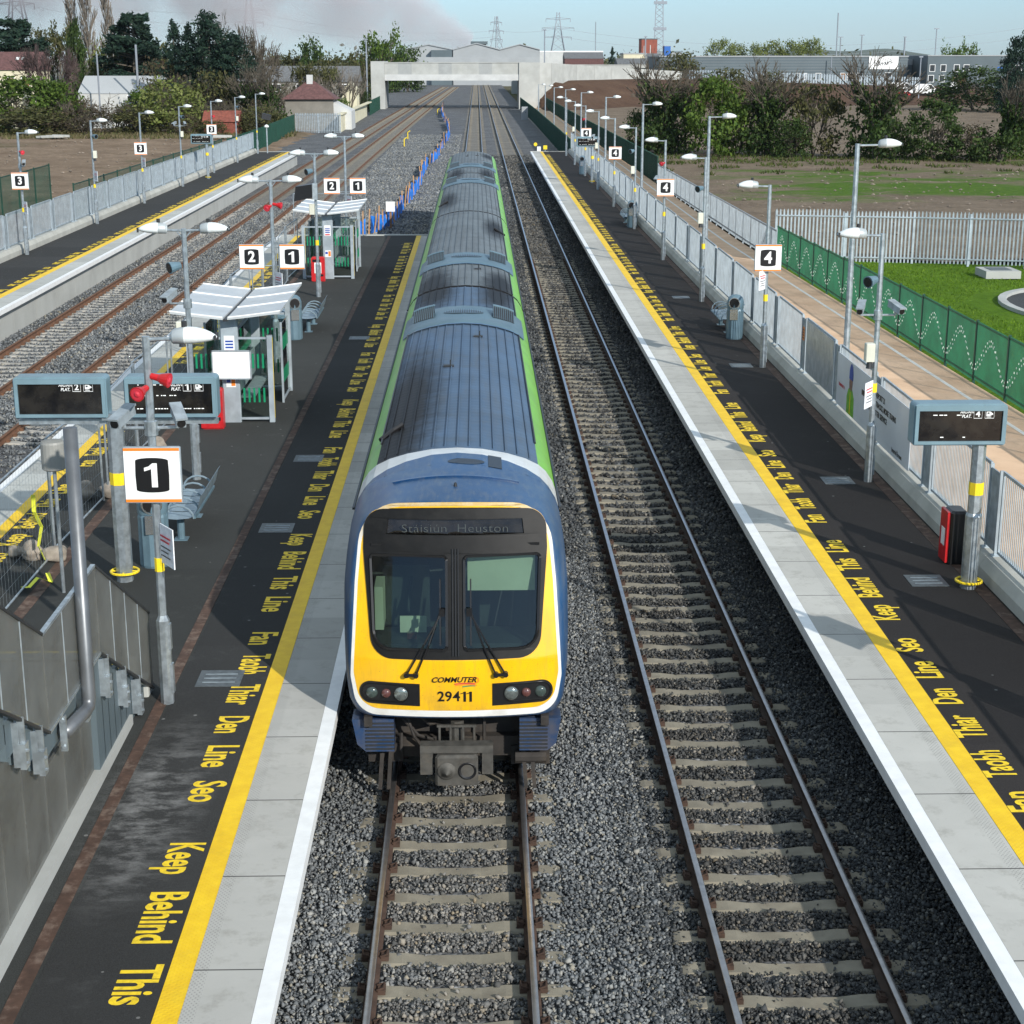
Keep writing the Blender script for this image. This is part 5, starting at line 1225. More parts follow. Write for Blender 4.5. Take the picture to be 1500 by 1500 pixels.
# --- glass shelters
def shelter(y0, label):
    cx = -5.42; t = thing('shelter', label, 'shelter', (cx, y0, PZ), 'glass waiting shelters'); y1 = y0 + 3.85; X0, X1 = -6.35, -4.5; ZT = 3.25
    b = MB(); b.bbox(cx - .2, cx + .2, y0, y0 + .16, PZ, ZT + .1, .02); b.mi = 1; b.box(cx - .12, cx + .12, y0 - .006, y0 - .001, 2.55, 2.95); b.box(cx - .11, cx + .11, y0 - .006, y0 - .001, 1.75, 2.0); b.mi = 2
    for q in range(3): b.box(cx - .09, cx + .09, y0 - .010, y0 - .0065, 2.66 + q * .07, 2.70 + q * .07)
    b.mi = 3; b.box(cx - .09, cx + .09, y0 - .010, y0 - .0065, 2.575, 2.62); b.mi = 4; b.box(cx + .01, cx + .1, y0 - .010, y0 - .0065, 1.78, 1.97); b.mi = 2; b.box(cx - .1, cx - .01, y0 - .010, y0 - .0065, 1.86, 1.95)
    b.build('front_column', ['railing', 'white', 'skin_blue', 'print_red', 'orange'], t)
    b = MB(); b.bbox(cx - .2, cx + .2, y1 - .16, y1, PZ, ZT + .1, .02); b.build('back_column', 'railing', t)
    for (px, py) in ((X1, y0 + .06), (X1, y1 - .06), (X0, y0 + .06), (X0, y1 - .06)):
        p = MB(); p.box(px - .06, px + .06, py - .06, py + .06, PZ, 2.95 if py < y0 + 1 else ZT); p.mi = 1
        if py < y0 + 1: p.box(px + .0605, px + .064, py - .02, py + .02, PZ + .1, 2.9)
        p.build('post', ['railing', 'yellow_band'], t)
    f = MB()
    for yy in (y0 + .06, y1 - .06):
        for xa, xb in ((X0 + .06, cx - .2), (cx + .2, X1 - .06)):
            f.box(xa, xb, yy - .025, yy + .025, PZ + .06, PZ + .11); f.box(xa, xb, yy - .025, yy + .025, 2.86, 2.91)
    f.box(cx - .03, cx + .03, y0 + .17, y1 - .17, PZ + .06, PZ + .11); f.box(cx - .03, cx + .03, y0 + .17, y1 - .17, 2.86, 2.91)
    for xx in (X1, X0): f.box(xx - .025, xx + .025, y0 + 2.3, y1 - .12, PZ + .06, PZ + .11); f.box(xx - .025, xx + .025, y0 + 2.25, y0 + 2.3, PZ, 2.9)
    f.build('frame', 'railing', t)
    g = MB(); gb = MB()
    def pane(a, c, z0=PZ + .12, z1=2.85):
        d = Vector((c[0] - a[0], c[1] - a[1], 0)); L = d.length; d.normalize(); n = Vector((-d.y, d.x, 0)) * .005
        g.prism([(0, z0), (L, z0), (L, z1), (0, z1)], (a[0] - n.x, a[1] - n.y, 0), d, (0, 0, 1), n * 2)
        k = .08
        while k < L - .05:
            for z in (1.55, 2.35): gb.prism([(k - .022, z - .17), (k + .022, z - .17), (k + .022, z + .17), (k - .022, z + .17)], (a[0] - n.x * 1.6, a[1] - n.y * 1.6, 0), d, (0, 0, 1), n * 3.2)
            k += .115
    for yy in (y0 + .06, y1 - .06): pane((X0 + .07, yy), (cx - .21, yy)); pane((cx + .21, yy), (X1 - .07, yy))
    pane((cx, y0 + .2), (cx, y1 - .2)); pane((X1, y0 + 2.32), (X1, y1 - .14)); pane((X0, y0 + 2.32), (X0, y1 - .14))
    go = g.build('glass_panel', 'glass', t); gb.build('green_bars', 'green_bar', go)
    b = MB(); b.box(cx + .1, cx + .42, y0 + .8, y1 - .5, PZ + .42, PZ + .47); b.box(cx + .08, cx + .12, y0 + .8, y1 - .5, PZ + .6, PZ + 1.2); b.box(cx - .42, cx - .1, y0 + .8, y1 - .5, PZ + .42, PZ + .47); b.build('bench_seat', 'galv_dull', t)
    r = MB(); ya, yb = y0 - .45, y1 + .45
    def rz(u): return ZT + .13 + .17 * (abs(u) / 1.4) ** 1.15
    for s_ in (-1, 1):
        us = [s_ * q for q in np.linspace(.05, 1.24, 7)]
        for u0, u1 in zip(us, us[1:]):
            V = [(cx + u, y, rz(u) + dz) for dz in (0, .05) for y in (ya, yb) for u in (u0, u1)]
            r.add(V, [(0, 1, 3, 2), (4, 6, 7, 5), (0, 4, 5, 1), (2, 3, 7, 6), (0, 2, 6, 4), (1, 5, 7, 3)])
    ro = r.build('roof', 'roof_sheet', t)
    k = MB(); k.box(cx - .05, cx + .05, ya, yb, ZT + .1, ZT + .145); k.build('valley_gutter', 'dark', ro)
    for y in np.linspace(ya + .02, yb - .02, 4):
        k = MB()
        for s_ in (-1, 1):
            us = [s_ * q for q in np.linspace(.06, 1.25, 6)]
            for u0, u1 in zip(us, us[1:]): k.beam((cx + u0, y, rz(u0) + .06), (cx + u1, y, rz(u1) + .06), .03, .025)
        k.build('roof_rib', 'white', ro)
    return t
shelter(37.2, 'nearer glass shelter with a butterfly roof and green striped panes'); shelter(62.8, 'farther glass shelter with a butterfly roof at the end of the island')
t = thing('whiteboard', 'blank white notice board hung in front of the nearer shelter', 'notice board', (-5.35, 36.9, 2.3)); b = MB(); b.box(-5.78, -4.93, 36.98, 37.03, 2.0, 2.62); b.build('panel', 'white', t)
b = MB(); 
for x0, x1, z0, z1 in ((-5.80, -4.91, 2.62, 2.645), (-5.80, -4.91, 1.975, 2.0), (-5.805, -5.78, 1.975, 2.645), (-4.93, -4.905, 1.975, 2.645)): b.box(x0, x1, 36.965, 37.035, z0, z1)
b.build('frame', 'galv_dull', t); b = MB(); b.box(-5.45, -5.3, 37.035, 37.19, 2.2, 2.3); b.build('bracket', 'galv', t)

M['drum_grey'] = mat('drum paint', (.27, .27, .25), .5, 0, .05)
# --- stairs from the footbridge (left edge)
st = thing('footbridge_stairs', 'mesh clad stairs with silver brackets coming down at the left edge', 'stairs', (-5.0, 17.0, PZ))
M['clad_mesh'] = mat('woven metal cladding', (.215, .22, .205), .5, .35, .18, 1.3, bump=.2, bscale=160, dirt=(.12, .105, .08), dscale=1.2, damt=.6)
nt = M['clad_mesh'].node_tree; b_ = next(n for n in nt.nodes if n.type == 'BSDF_PRINCIPLED'); o_ = next(n for n in nt.nodes if n.type == 'OUTPUT_MATERIAL')
tr_ = nd(nt, 'ShaderNodeBsdfTransparent'); mx_ = nd(nt, 'ShaderNodeMixShader', i_Fac=.42); nt.links.new(b_.outputs[0], mx_.inputs[1]); nt.links.new(tr_.outputs[0], mx_.inputs[2]); nt.links.new(mx_.outputs[0], o_.inputs[0])   # tiny perforations
SX = -4.1
def sp(y): return (2.50 if 15.42 <= y <= 17.72 else (2.50 + (15.42 - y) * .57 if y < 15.42 else max(.98, 2.50 - (y - 17.72) * .555)))
def run(yA, yB, n, name, x):
    ys_ = np.linspace(yA, yB, n + 1)
    for a, c in zip(ys_, ys_[1:]):
        zt = lambda y: sp(y) + (1.03 if y < 19.5 else 1.03)
        b = MB(); b.prism([(a + .012, sp(a + .001)), (c - .012, sp(c - .001)), (c - .012, zt(c - .001)), (a + .012, zt(a + .001))], (x, 0, 0), (0, 1, 0), (0, 0, 1), (.03, 0, 0)); b.build(name, 'clad_mesh', st)
    b = MB(); b.beam((x + .015, yA, sp(yA + .001) + 1.045), (x + .015, yB, sp(yB - .001) + 1.045), .05, .03); b.beam((x + .015, yA, sp(yA + .001) - .012), (x + .015, yB, sp(yB - .001) - .012), .05, .03); b.build('rail', 'dark' if yA > 17 or yA < 15 else 'galv', st)
    for a in ys_[1:-1]: b = MB(); b.box(x - .02, x + .036, a - .011, a + .011, sp(a), sp(a) + 1.02); b.build('joint_strip', 'galv_dull', st)
for x in (SX, -5.95):
    run(11.0, 15.42, 6, 'balustrade_panel', x); run(15.42, 17.72, 3, 'balustrade_panel', x); run(17.72, 20.46, 4, 'balustrade_panel', x)
for y in (18.0, 18.85, 19.6, 16.9, 15.1, 14.5, 13.6):
    b = MB(); z = sp(y); b.box(SX - .02, SX + .05, y - .012, y + .012, z - .5, z + .02); b.box(SX + .0, SX + .06, y - .06, y + .06, z - .5, z - .24); b.box(SX - .06, SX + .0, y - .06, y - .045, z - .48, z - .02)
    for q in (-.44, -.31): b.tube([(SX + .06, y - .03, z + q), (SX + .085, y - .03, z + q)], .018, 6)
    b.build('bracket', 'galv', st)
b = MB(); n = 9
for k in range(16):
    y = 20.4 - k * .30
    if y > 17.75: b.box(-5.9, SX - .06, y - .32, y, PZ, PZ + (k + 1) * .165)
b.box(-5.9, SX - .06, 15.42, 17.73, 2.15, 2.40)
for k in range(14): b.box(-5.9, SX - .06, 15.42 - (k + 1) * .30, 15.42 - k * .30 + .02, 2.2 + k * .17, 2.40 + (k + 1) * .17)
b.build('treads', 'clad_dark', st)
for k in range(14):
    b = MB(); y = 15.42 - k * .30; b.box(-5.88, SX - .08, y - .005, y + .028, 2.40 + (k + .55) * .17, 2.412 + (k + 1) * .17); b.build('nosing', 'yellow_band', st)
for k in range(9):
    b = MB(); y = 20.4 - k * .30; b.box(-5.88, SX - .08, y - .03, y + .006, PZ + (k + .55) * .165, PZ + (k + 1) * .165 + .006); b.build('nosing', 'yellow_band', st)
b = MB()
for a, c in zip(np.arange(10.2, 19.2, .78), np.arange(10.98, 19.99, .78)):
    f = lambda y: max(PZ + .14, min(sp(y) - .45, 1.95 if y > 15.4 else 9)) if y < 18.9 else PZ + .2
    za, zb = f(a), f(c)
    b.prism([(a + .01, PZ + .12), (c - .01, PZ + .12), (c - .01, max(PZ + .13, zb)), (a + .01, max(PZ + .13, za))], (SX - .16, 0, 0), (0, 1, 0), (0, 0, 1), (.03, 0, 0))
b.build('lower_cladding', 'clad_mesh', st)
b = MB(); b.prism([(10, 4.6), (15.45, 2.05), (17.7, 2.05), (20.3, .96), (20.3, PZ), (19.9, PZ), (17.6, 1.75), (15.4, 1.75), (10, 4.3)], (SX - .28, 0, 0), (0, 1, 0), (0, 0, 1), (.05, 0, 0)); b.build('stringer', 'galv_dull', st)
b = MB(); b.box(SX - .16, SX - .02, 8, 19.35, PZ, PZ + .13); b.bbox(SX - .17, SX + .0, 20.25, 20.5, PZ, PZ + .26, .02); b.box(SX - .3, SX - .18, 20.52, 20.56, PZ, PZ + .45); b.build('kerb', 'conc_pale', st)
t = thing('grey_tube', 'thick grey tube bolted upright to the stair side, open at the top', 'post', (-3.98, 16.7, 2.2))
b = MB(); b.tube([(-4.07, 15.95, 2.26), (-4.0, 16.55, 2.24), (-3.985, 16.66, 2.26), (-3.98, 16.70, 2.36), (-3.98, 16.75, 5.36)], .075, 14); b.build('tube', 'tube_grey', t, True)
b = MB(); b.box(-4.11, -4.04, 15.92, 15.96, 2.06, 2.46)
for q in (-.15, .15): b.tube([(-4.075, 15.9, 2.26 + q), (-4.075, 16.02, 2.26 + q)], .022, 6)
b.build('flange', 'galv', t)
t = thing('cylinder_lamp', 'grey drum shaped lamp on a thin pole left of the grey tube', 'lamp', (-6.3, 24.7, PZ))
b = MB(); b.tube([(-6.3, 24.7, PZ), (-6.3, 24.7, 2.95)], .03, 8); b.build('pole', 'galv', t)
b = MB(); b.lathe([(.16, 0), (.185, .02), (.185, .42), (.17, .45), (.06, .47)], (-6.3, 24.7, 2.93), 20); b.build('drum', 'drum_grey', t, False)

# --- temporary mesh fencing round the closed platform 2
def mesh_panel(label):
    t = thing('temporary_fence', label, 'mesh fence', (0, 0, 0), 'temporary mesh fence panels')
    L, H_ = 3.4, 2.0; b = MB()
    for y in (0, L): b.tube([(0, y, .0), (0, y, H_)], .021, 8)
    b.tube([(0, 0, .06), (0, L, .06)], .019, 8); b.tube([(0, 0, H_), (0, L, H_)], .019, 8); b.build('frame', 'galv', t)
    b = MB()
    for y in np.arange(.1, L, .17): b.beam((0, y, .06), (0, y, H_), .0022, .0022)
    for z in np.arange(.3, H_, .28): b.beam((0, 0, z), (0, L, z), .0022, .0022)
    b.build('mesh', 'galv', t); return t
p0 = mesh_panel('temporary mesh fence panel beside the drum lamp, with yellow tape'); p0.location = (-6.95, 23.4, PZ)
names = ['temporary mesh fence panel behind the twin display post', 'temporary mesh fence panel level with the first bench', 'temporary mesh fence panel in front of the nearer shelter', 'temporary mesh fence panel beside the nearer shelter glass', 'temporary mesh fence panel behind the nearer shelter', 'temporary mesh fence panel level with the paired benches', 'temporary mesh fence panel between the two shelters', 'temporary mesh fence panel just before the farther shelter', 'temporary mesh fence panel beside the farther shelter', 'temporary mesh fence panel behind the farther shelter', 'farthest temporary mesh fence panel at the island end']
for k, lab in enumerate(names):
    copy_tree(p0, (-6.95 + (.12 if k % 2 else -.05), 26.9 + k * 3.55 + (8 if k > 9 else 0) * 0, PZ), (.03 if k % 2 else -.03), label=lab)
copy_tree(p0, (-8.35, 20.9, PZ), -.2, label='temporary mesh fence panel at the left edge above the stairs')
copy_tree(p0, (-5.0, 78.3, PZ), 1.57, label='temporary mesh fence panel across the end of the island platform')
def boulder(x, y, s, label):
    b = MB(); me = bmesh.new(); bmesh.ops.create_icosphere(me, subdivisions=3, radius=1)
    sd_ = random.random() * 99
    for v in me.verts:
        k = 1 + .14 * math.sin(v.co.x * 3 + sd_) + .12 * math.sin(v.co.y * 4 + sd_ * 2) + .08 * math.sin(v.co.z * 7 + sd_); v.co = Vector((v.co.x * k * s, v.co.y * k * s * .9, max(-.8, v.co.z) * k * s * .85))
    me.verts.index_update(); V = [(x + v.co.x, y + v.co.y, PZ + .72 * s + v.co.z) for v in me.verts]; b.add(V, [tuple(v.index for v in f.verts) for f in me.faces]); me.free()
    o = b.build('boulder', 'boulder', None, True, origin=(x, y, PZ)); tag(o, label, 'boulder', 'boulders weighing down the mesh fence'); return o
boulder(-7.28, 26.5, .19, 'brown boulder holding down the fence beside the taped one'); boulder(-6.85, 26.4, .19, 'round boulder next to the drum lamp pole'); boulder(-7.55, 26.6, .13, 'smallest dark boulder left of the taped pair')
boulder(-7.25, 30.4, .22, 'pale boulder behind the grey tube, left of its pair'); boulder(-6.85, 30.5, .19, 'round boulder behind the grey tube, right of its pair'); boulder(-6.6, 34.3, .2, 'boulder behind the big number 1 sign'); boulder(-6.6, 55.5, .25, 'boulder behind the near number 1 sign of the pair')
for P_, lab in (([(-7.0, 25.9, 2.2), (-7.02, 25.95, 1.9), (-6.96, 26.1, 1.6), (-7.05, 26.15, 1.25), (-6.98, 26.2, 1.0)], 'yellow tape hanging in front of the boulders'), ([(-7.0, 24.9, .95), (-6.85, 24.7, 1.0), (-6.75, 24.9, 1.1), (-6.6, 25.1, .96), (-6.7, 25.3, 1.05)], 'yellow tape crumpled at the foot of the mesh fence')):
    b = MB(); 
    for p, q in zip(P_, P_[1:]): b.beam(p, q, .07, .006)
    tag(b.build('caution_tape', 'tape', None, origin=P_[-1]), lab, 'tape')
# ------------------------------------------------------------------ vegetation
def leaves(name, C, m, parent, size, flat=.0, droop=0., aspect=.6):
    C = np.asarray(C, np.float32); n = len(C)
    a = rng.normal(size=(n, 3)); a /= np.linalg.norm(a, axis=1)[:, None]
    a[:, 2] = a[:, 2] * (1 - flat) - droop; a /= np.linalg.norm(a, axis=1)[:, None]
    t = rng.normal(size=(n, 3)); t[:, 2] *= (1 - flat); b = np.cross(a, t); b /= np.linalg.norm(b, axis=1)[:, None] + 1e-6
    s = (size * rng.uniform(.5, 1.3, n))[:, None]; a = a * s; b = b * s * aspect
    V = np.stack([C - a, C - b * .9 + a * .1, C + a, C + b], 1).reshape(-1, 3)
    F = np.arange(4 * n).reshape(-1, 4)
    return mesh_np(name, V, F, m, parent)
def clumps(nc, nl, prof, sig, z0=.05, z1=1., inner=.35, jit=.0):
    """clump centres inside a solid of revolution prof(z) (z in 0..1), then leaves round them"""
    out = []
    for _ in range(nc):
        z = z0 + (z1 - z0) * rng.uniform() ; r = prof(z) * (inner + (1 - inner) * math.sqrt(rng.uniform())); a = rng.uniform(0, 6.283)
        k = rng.uniform(.6, 1.4); sg = sig * k
        c = np.array([r * math.cos(a), r * math.sin(a), z]); m_ = int(nl * k)
        p = rng.normal(size=(m_, 3)) * sg; p[:, 2] *= .7
        out.append(c + p)
    P = np.concatenate(out); P[:, 2] = np.maximum(P[:, 2], .01); return P
def grow(p, d, L, r, depth, maxd, spread, upw, segs, kids=3, shrink=.72):
    q = p + d * L; segs.append((p, q, r, r * .7, depth))
    if depth >= maxd: return
    for k in range(kids if depth else kids + 1):
        t = rng.uniform(.45, 1.0); s_ = p + d * L * t
        nd_ = d + rng.normal(size=3) * spread; nd_[2] += upw; nd_ /= np.linalg.norm(nd_)
        grow(s_, nd_, L * shrink * rng.uniform(.7, 1.15), r * .6, depth + 1, maxd, spread, upw, segs, kids, shrink)
def seg_mesh(name, segs, m, parent, rmin=.0, n=3):
    V = []; F = []
    for p, q, r0, r1, d in segs:
        ax = q - p; ax = ax / (np.linalg.norm(ax) + 1e-9); u = np.cross(ax, [0.3, .5, .8]); u /= np.linalg.norm(u) + 1e-9; w_ = np.cross(ax, u); o = len(V)
        for c, r in ((p, max(r0, rmin)), (q, max(r1, rmin))):
            for k in range(n): a = 6.283 * k / n; V.append(c + (u * math.cos(a) + w_ * math.sin(a)) * r)
        for k in range(n): F.append((o + k, o + (k + 1) % n, o + n + (k + 1) % n, o + n + k))
    return mesh_np(name, np.array(V), F, m, parent)
def dome(z): return .5 * math.sqrt(max(0, 1 - ((z - .38) / .64) ** 2))
PROTO = {}
def proto(kind, nm, f):
    t = bpy.data.objects.new(nm, None); COL.objects.link(t); f(t); PROTO[kind] = [t, False]
def bush(m, nc, nl, sig, size, prof=dome, stems=True, tw=0, z0=.04):
    def f(t):
        P = clumps(nc, nl, prof, sig, z0, .97); leaves('crown', P, m, t, size)
        segs = []
        for k in range(5):
            a = rng.uniform(0, 6.28); d = np.array([math.cos(a) * .35, math.sin(a) * .35, 1.]); d /= np.linalg.norm(d)
            grow(np.array([0, 0, 0.]), d, .42, .014, 0, 2 if not tw else 3, .45, .15, segs, 3)
        seg_mesh('trunk', segs, 'bark' if not tw else 'twig', t, .003)
    return f
proto('bush_green', 'bush', bush('leaf_green', 60, 55, .075, .034)); proto('bush_lime', 'bush', bush('leaf_lime', 60, 55, .08, .032)); proto('bush_olive', 'bush', bush('leaf_olive', 55, 45, .08, .034, tw=1))
proto('bush_brown', 'bush', bush('leaf_brown', 45, 40, .09, .03, tw=1)); proto('bush_dark', 'bush', bush('leaf_dark', 60, 55, .08, .034)); proto('bush_dark2', 'bush', bush('leaf_dark', 90, 55, .06, .025))
proto('bush_bright', 'bush', bush('leaf_green', 70, 55, .075, .036, prof=lambda z: .46 * math.sqrt(max(0, 1 - ((z - .42) / .6) ** 2)) + .03)); proto('bush_round', 'bush', bush('leaf_dark', 110, 50, .05, .028, prof=lambda z: .5 * math.sqrt(max(0, 1 - ((z - .45) / .56) ** 2))))
proto('row', 'poplar_tree', bush('leaf_lime', 80, 45, .055, .022, prof=lambda z: .42 * max(0, min(1, (1.02 - z) * 2.2)) ** .6))
proto('column', 'cypress_tree', bush('leaf_dark', 120, 60, .05, .024, prof=lambda z: .42 * max(0, min(1, (1.03 - z) * 2.0)) ** .6)); proto('conifer_dome', 'conifer_tree', bush('leaf_conifer', 110, 60, .055, .028, prof=lambda z: .48 * max(0, min(1, (1.03 - z) * 1.6)) ** .55))
def bramble(t):
    segs = []
    for k in range(26):
        a = rng.uniform(0, 6.28); r = .42 * math.sqrt(rng.uniform()); d = np.array([math.cos(a) * .3, math.sin(a) * .3, 1.]); d /= np.linalg.norm(d)
        grow(np.array([r * math.cos(a), r * math.sin(a), 0]), d, rng.uniform(.25, .45), .009, 0, 3, .42, .2, segs, 3, .7)
    seg_mesh('trunk', [s for s in segs if s[4] < 1], 'bark', t, .005); seg_mesh('crown', [s for s in segs if s[4] >= 1], 'twig', t, .0032)
    leaves('leaf_sprays', clumps(26, 30, dome, .07, .03, .7), 'leaf_brown', t, .026)
proto('bramble', 'scrub_thicket', bramble)
def bare(mt, sp_, upw, trunk, kids=4, maxd=4, L=.30, r=.028, wid=1.):
    def f(t):
        segs = []; top = np.array([0, 0, trunk]); segs.append((np.zeros(3), top, r * 1.3, r, 0))
        for k in range(5):
            a = 1.256 * k + rng.uniform(-.4, .4); d = np.array([math.cos(a) * sp_, math.sin(a) * sp_, 1.]); d /= np.linalg.norm(d)
            grow(top * rng.uniform(.7, 1), d, L, r * .6, 1, maxd, .40, upw, segs, kids, .70)
        P = np.array([s[1] for s in segs]); k = 1 / P[:, 2].max(); kr = .5 / max(.01, np.percentile(np.hypot(P[:, 0], P[:, 1]), 97)) * wid
        S = np.array([kr, kr, k]); segs = [(p * S, q * S, a, b_, d) for p, q, a, b_, d in segs]
        seg_mesh('trunk', [s for s in segs if s[4] <= 2], 'bark', t, .004, 5); seg_mesh('crown', [s for s in segs if s[4] > 2], mt, t, .0028)
    return f
proto('bare', 'bare_tree', bare('twig', .75, .12, .28, 4, 5)); proto('bare_purple', 'bare_tree', bare('twig_purple', .8, .12, .18, 4, 5)); proto('bare_pale', 'bare_tree', bare('twig_pale', .6, .2, .15, 4, 4))
def poplar(t):
    segs = [(np.zeros(3), np.array([0, 0, .9]), .02, .008, 0)]
    for k in range(70):
        z = rng.uniform(.12, .88); a = rng.uniform(0, 6.28); d = np.array([math.cos(a) * .55, math.sin(a) * .55, 1.]); d /= np.linalg.norm(d)
        grow(np.array([0, 0, z]), d, .16 * (1.15 - z * .7), .005, 2, 4, .22, .35, segs, 3, .75)
    P = np.array([s[1] for s in segs]); S = np.array([.5 / np.abs(P[:, :2]).max()] * 2 + [1 / P[:, 2].max()]); segs = [(p * S, q * S, a, b_, d) for p, q, a, b_, d in segs]
    seg_mesh('trunk', [s for s in segs if s[4] <= 2], 'bark', t, .002, 4); seg_mesh('crown', [s for s in segs if s[4] > 2], 'twig_pale', t, .0065)
proto('poplar', 'bare_poplar', poplar)
def conifer(wide):
    def f(t):
        b = MB(); b.tube([(0, 0, 0), (0, 0, .95)], [.03, .004], 6); b.build('trunk', 'bark', t); P = []
        for k in range(150):
            z = .06 + .92 * (rng.uniform() ** .8); R_ = .5 * (1.02 - z) ** wide * rng.uniform(.5, 1.2); a = rng.uniform(0, 6.28)
            n = int(46 * (R_ + .12) / .5) + 8; u = np.sqrt(rng.uniform(.02, 1, n)) * R_
            P.append(np.stack([u * math.cos(a) + rng.normal(size=n) * .022, u * math.sin(a) + rng.normal(size=n) * .022, z - u * .12 + u * u * .25 + rng.normal(size=n) * .014], 1))
        leaves('crown', np.concatenate(P), 'leaf_conifer', t, .021, .35, .1, .4)
    return f
proto('conifer', 'conifer_tree', conifer(.9)); proto('conifer_big', 'conifer_tree', conifer(.62))
def cedar(t):
    b = MB(); b.tube([(0, 0, 0), (.01, 0, .5), (0, 0, .93)], [.035, .025, .006], 6)
    P = []
    for k in range(58):
        z = .30 + .66 * rng.uniform(); R_ = .5 * (1.04 - z) ** .6 * rng.uniform(.5, 1.15); a = rng.uniform(0, 6.28); n = 150
        b.tube([(0, 0, z - .05), (R_ * .85 * math.cos(a), R_ * .85 * math.sin(a), z + .01)], [.009, .004], 4, False)
        u = np.sqrt(rng.uniform(.05, 1, n)) * R_; da = rng.normal(size=n) * .22
        P.append(np.stack([u * np.cos(a + da), u * np.sin(a + da), z + u * .06 + rng.normal(size=n) * .014], 1))
    b.build('trunk', 'bark', t); leaves('crown', np.concatenate(P), 'leaf_conifer', t, .023, .6, 0, .45)
proto('cedar', 'cedar_tree', cedar)
def ivy(lean):
    def f(t):
        segs = [(np.zeros(3), np.array([lean * .1, 0, .22]), .04, .034, 0)]; P = []
        for k in range(6):
            a = 1.05 * k + rng.uniform(-.4, .4); d = np.array([math.cos(a) * .42 + lean, math.sin(a) * .42, 1.]); d /= np.linalg.norm(d)
            grow(np.array([lean * .1, 0, .2]), d, .27, .022, 1, 5, .34, .14, segs, 3, .74)
        Q = np.array([s[1] for s in segs]); S = np.array([.5 / np.percentile(np.abs(Q[:, 0]), 97), .5 / np.percentile(np.abs(Q[:, 1]), 97), 1 / Q[:, 2].max()])
        segs = [(p * S, q * S, a, b_, d) for p, q, a, b_, d in segs]
        for p, q, r0, r1, d in segs:
            if d <= 2 and p[2] < .66:
                n = 130 if d < 2 else 55; u = rng.uniform(0, 1, (n, 1)); P.append(p + (q - p) * u + rng.normal(size=(n, 3)) * np.array([.045, .045, .03]))
        P.append(clumps(26, 45, lambda z: .42 * (1 - z * .4), .06, .03, .34))
        seg_mesh('trunk', [s for s in segs if s[4] <= 2], 'bark', t, .005, 5); seg_mesh('crown', [s for s in segs if s[4] > 2], 'twig', t, .0032); leaves('ivy', np.concatenate(P), 'leaf_dark', t, .026)
    return f
proto('ivy', 'ivy_clad_tree', ivy(0)); proto('ivy_lean', 'ivy_clad_tree', ivy(.45))
def leafy(m):
    def f(t):
        segs = [(np.zeros(3), np.array([0, 0, .25]), .04, .03, 0)]
        for k in range(6):
            a = 1.05 * k + rng.uniform(-.4, .4); d = np.array([math.cos(a) * .7, math.sin(a) * .7, 1.]); d /= np.linalg.norm(d); grow(np.array([0, 0, .22]), d, .24, .018, 1, 4, .45, .1, segs, 3, .72)
        Q = np.array([s[1] for s in segs]); S = np.array([.46 / np.percentile(np.abs(Q[:, 0]), 96), .46 / np.percentile(np.abs(Q[:, 1]), 96), .97 / Q[:, 2].max()])
        segs = [(p * S, q * S, a, b_, d) for p, q, a, b_, d in segs]; ends = [s[1] for s in segs if s[4] >= 3]
        P = np.concatenate([e + rng.normal(size=(9, 3)) * .032 for e in ends]); seg_mesh('trunk', [s for s in segs if s[4] <= 3], 'bark', t, .003, 4); leaves('crown', P, m, t, .026)
    return f
proto('leafy', 'leafy_tree', leafy('leaf_green')); proto('leafy_grey', 'leafy_tree', leafy('leaf_olive'))
GTL, GTR, GB = 'trees behind the dirt field on the left', 'trees and bushes across the rough field on the right', 'hedgerow bushes behind the dirt field'
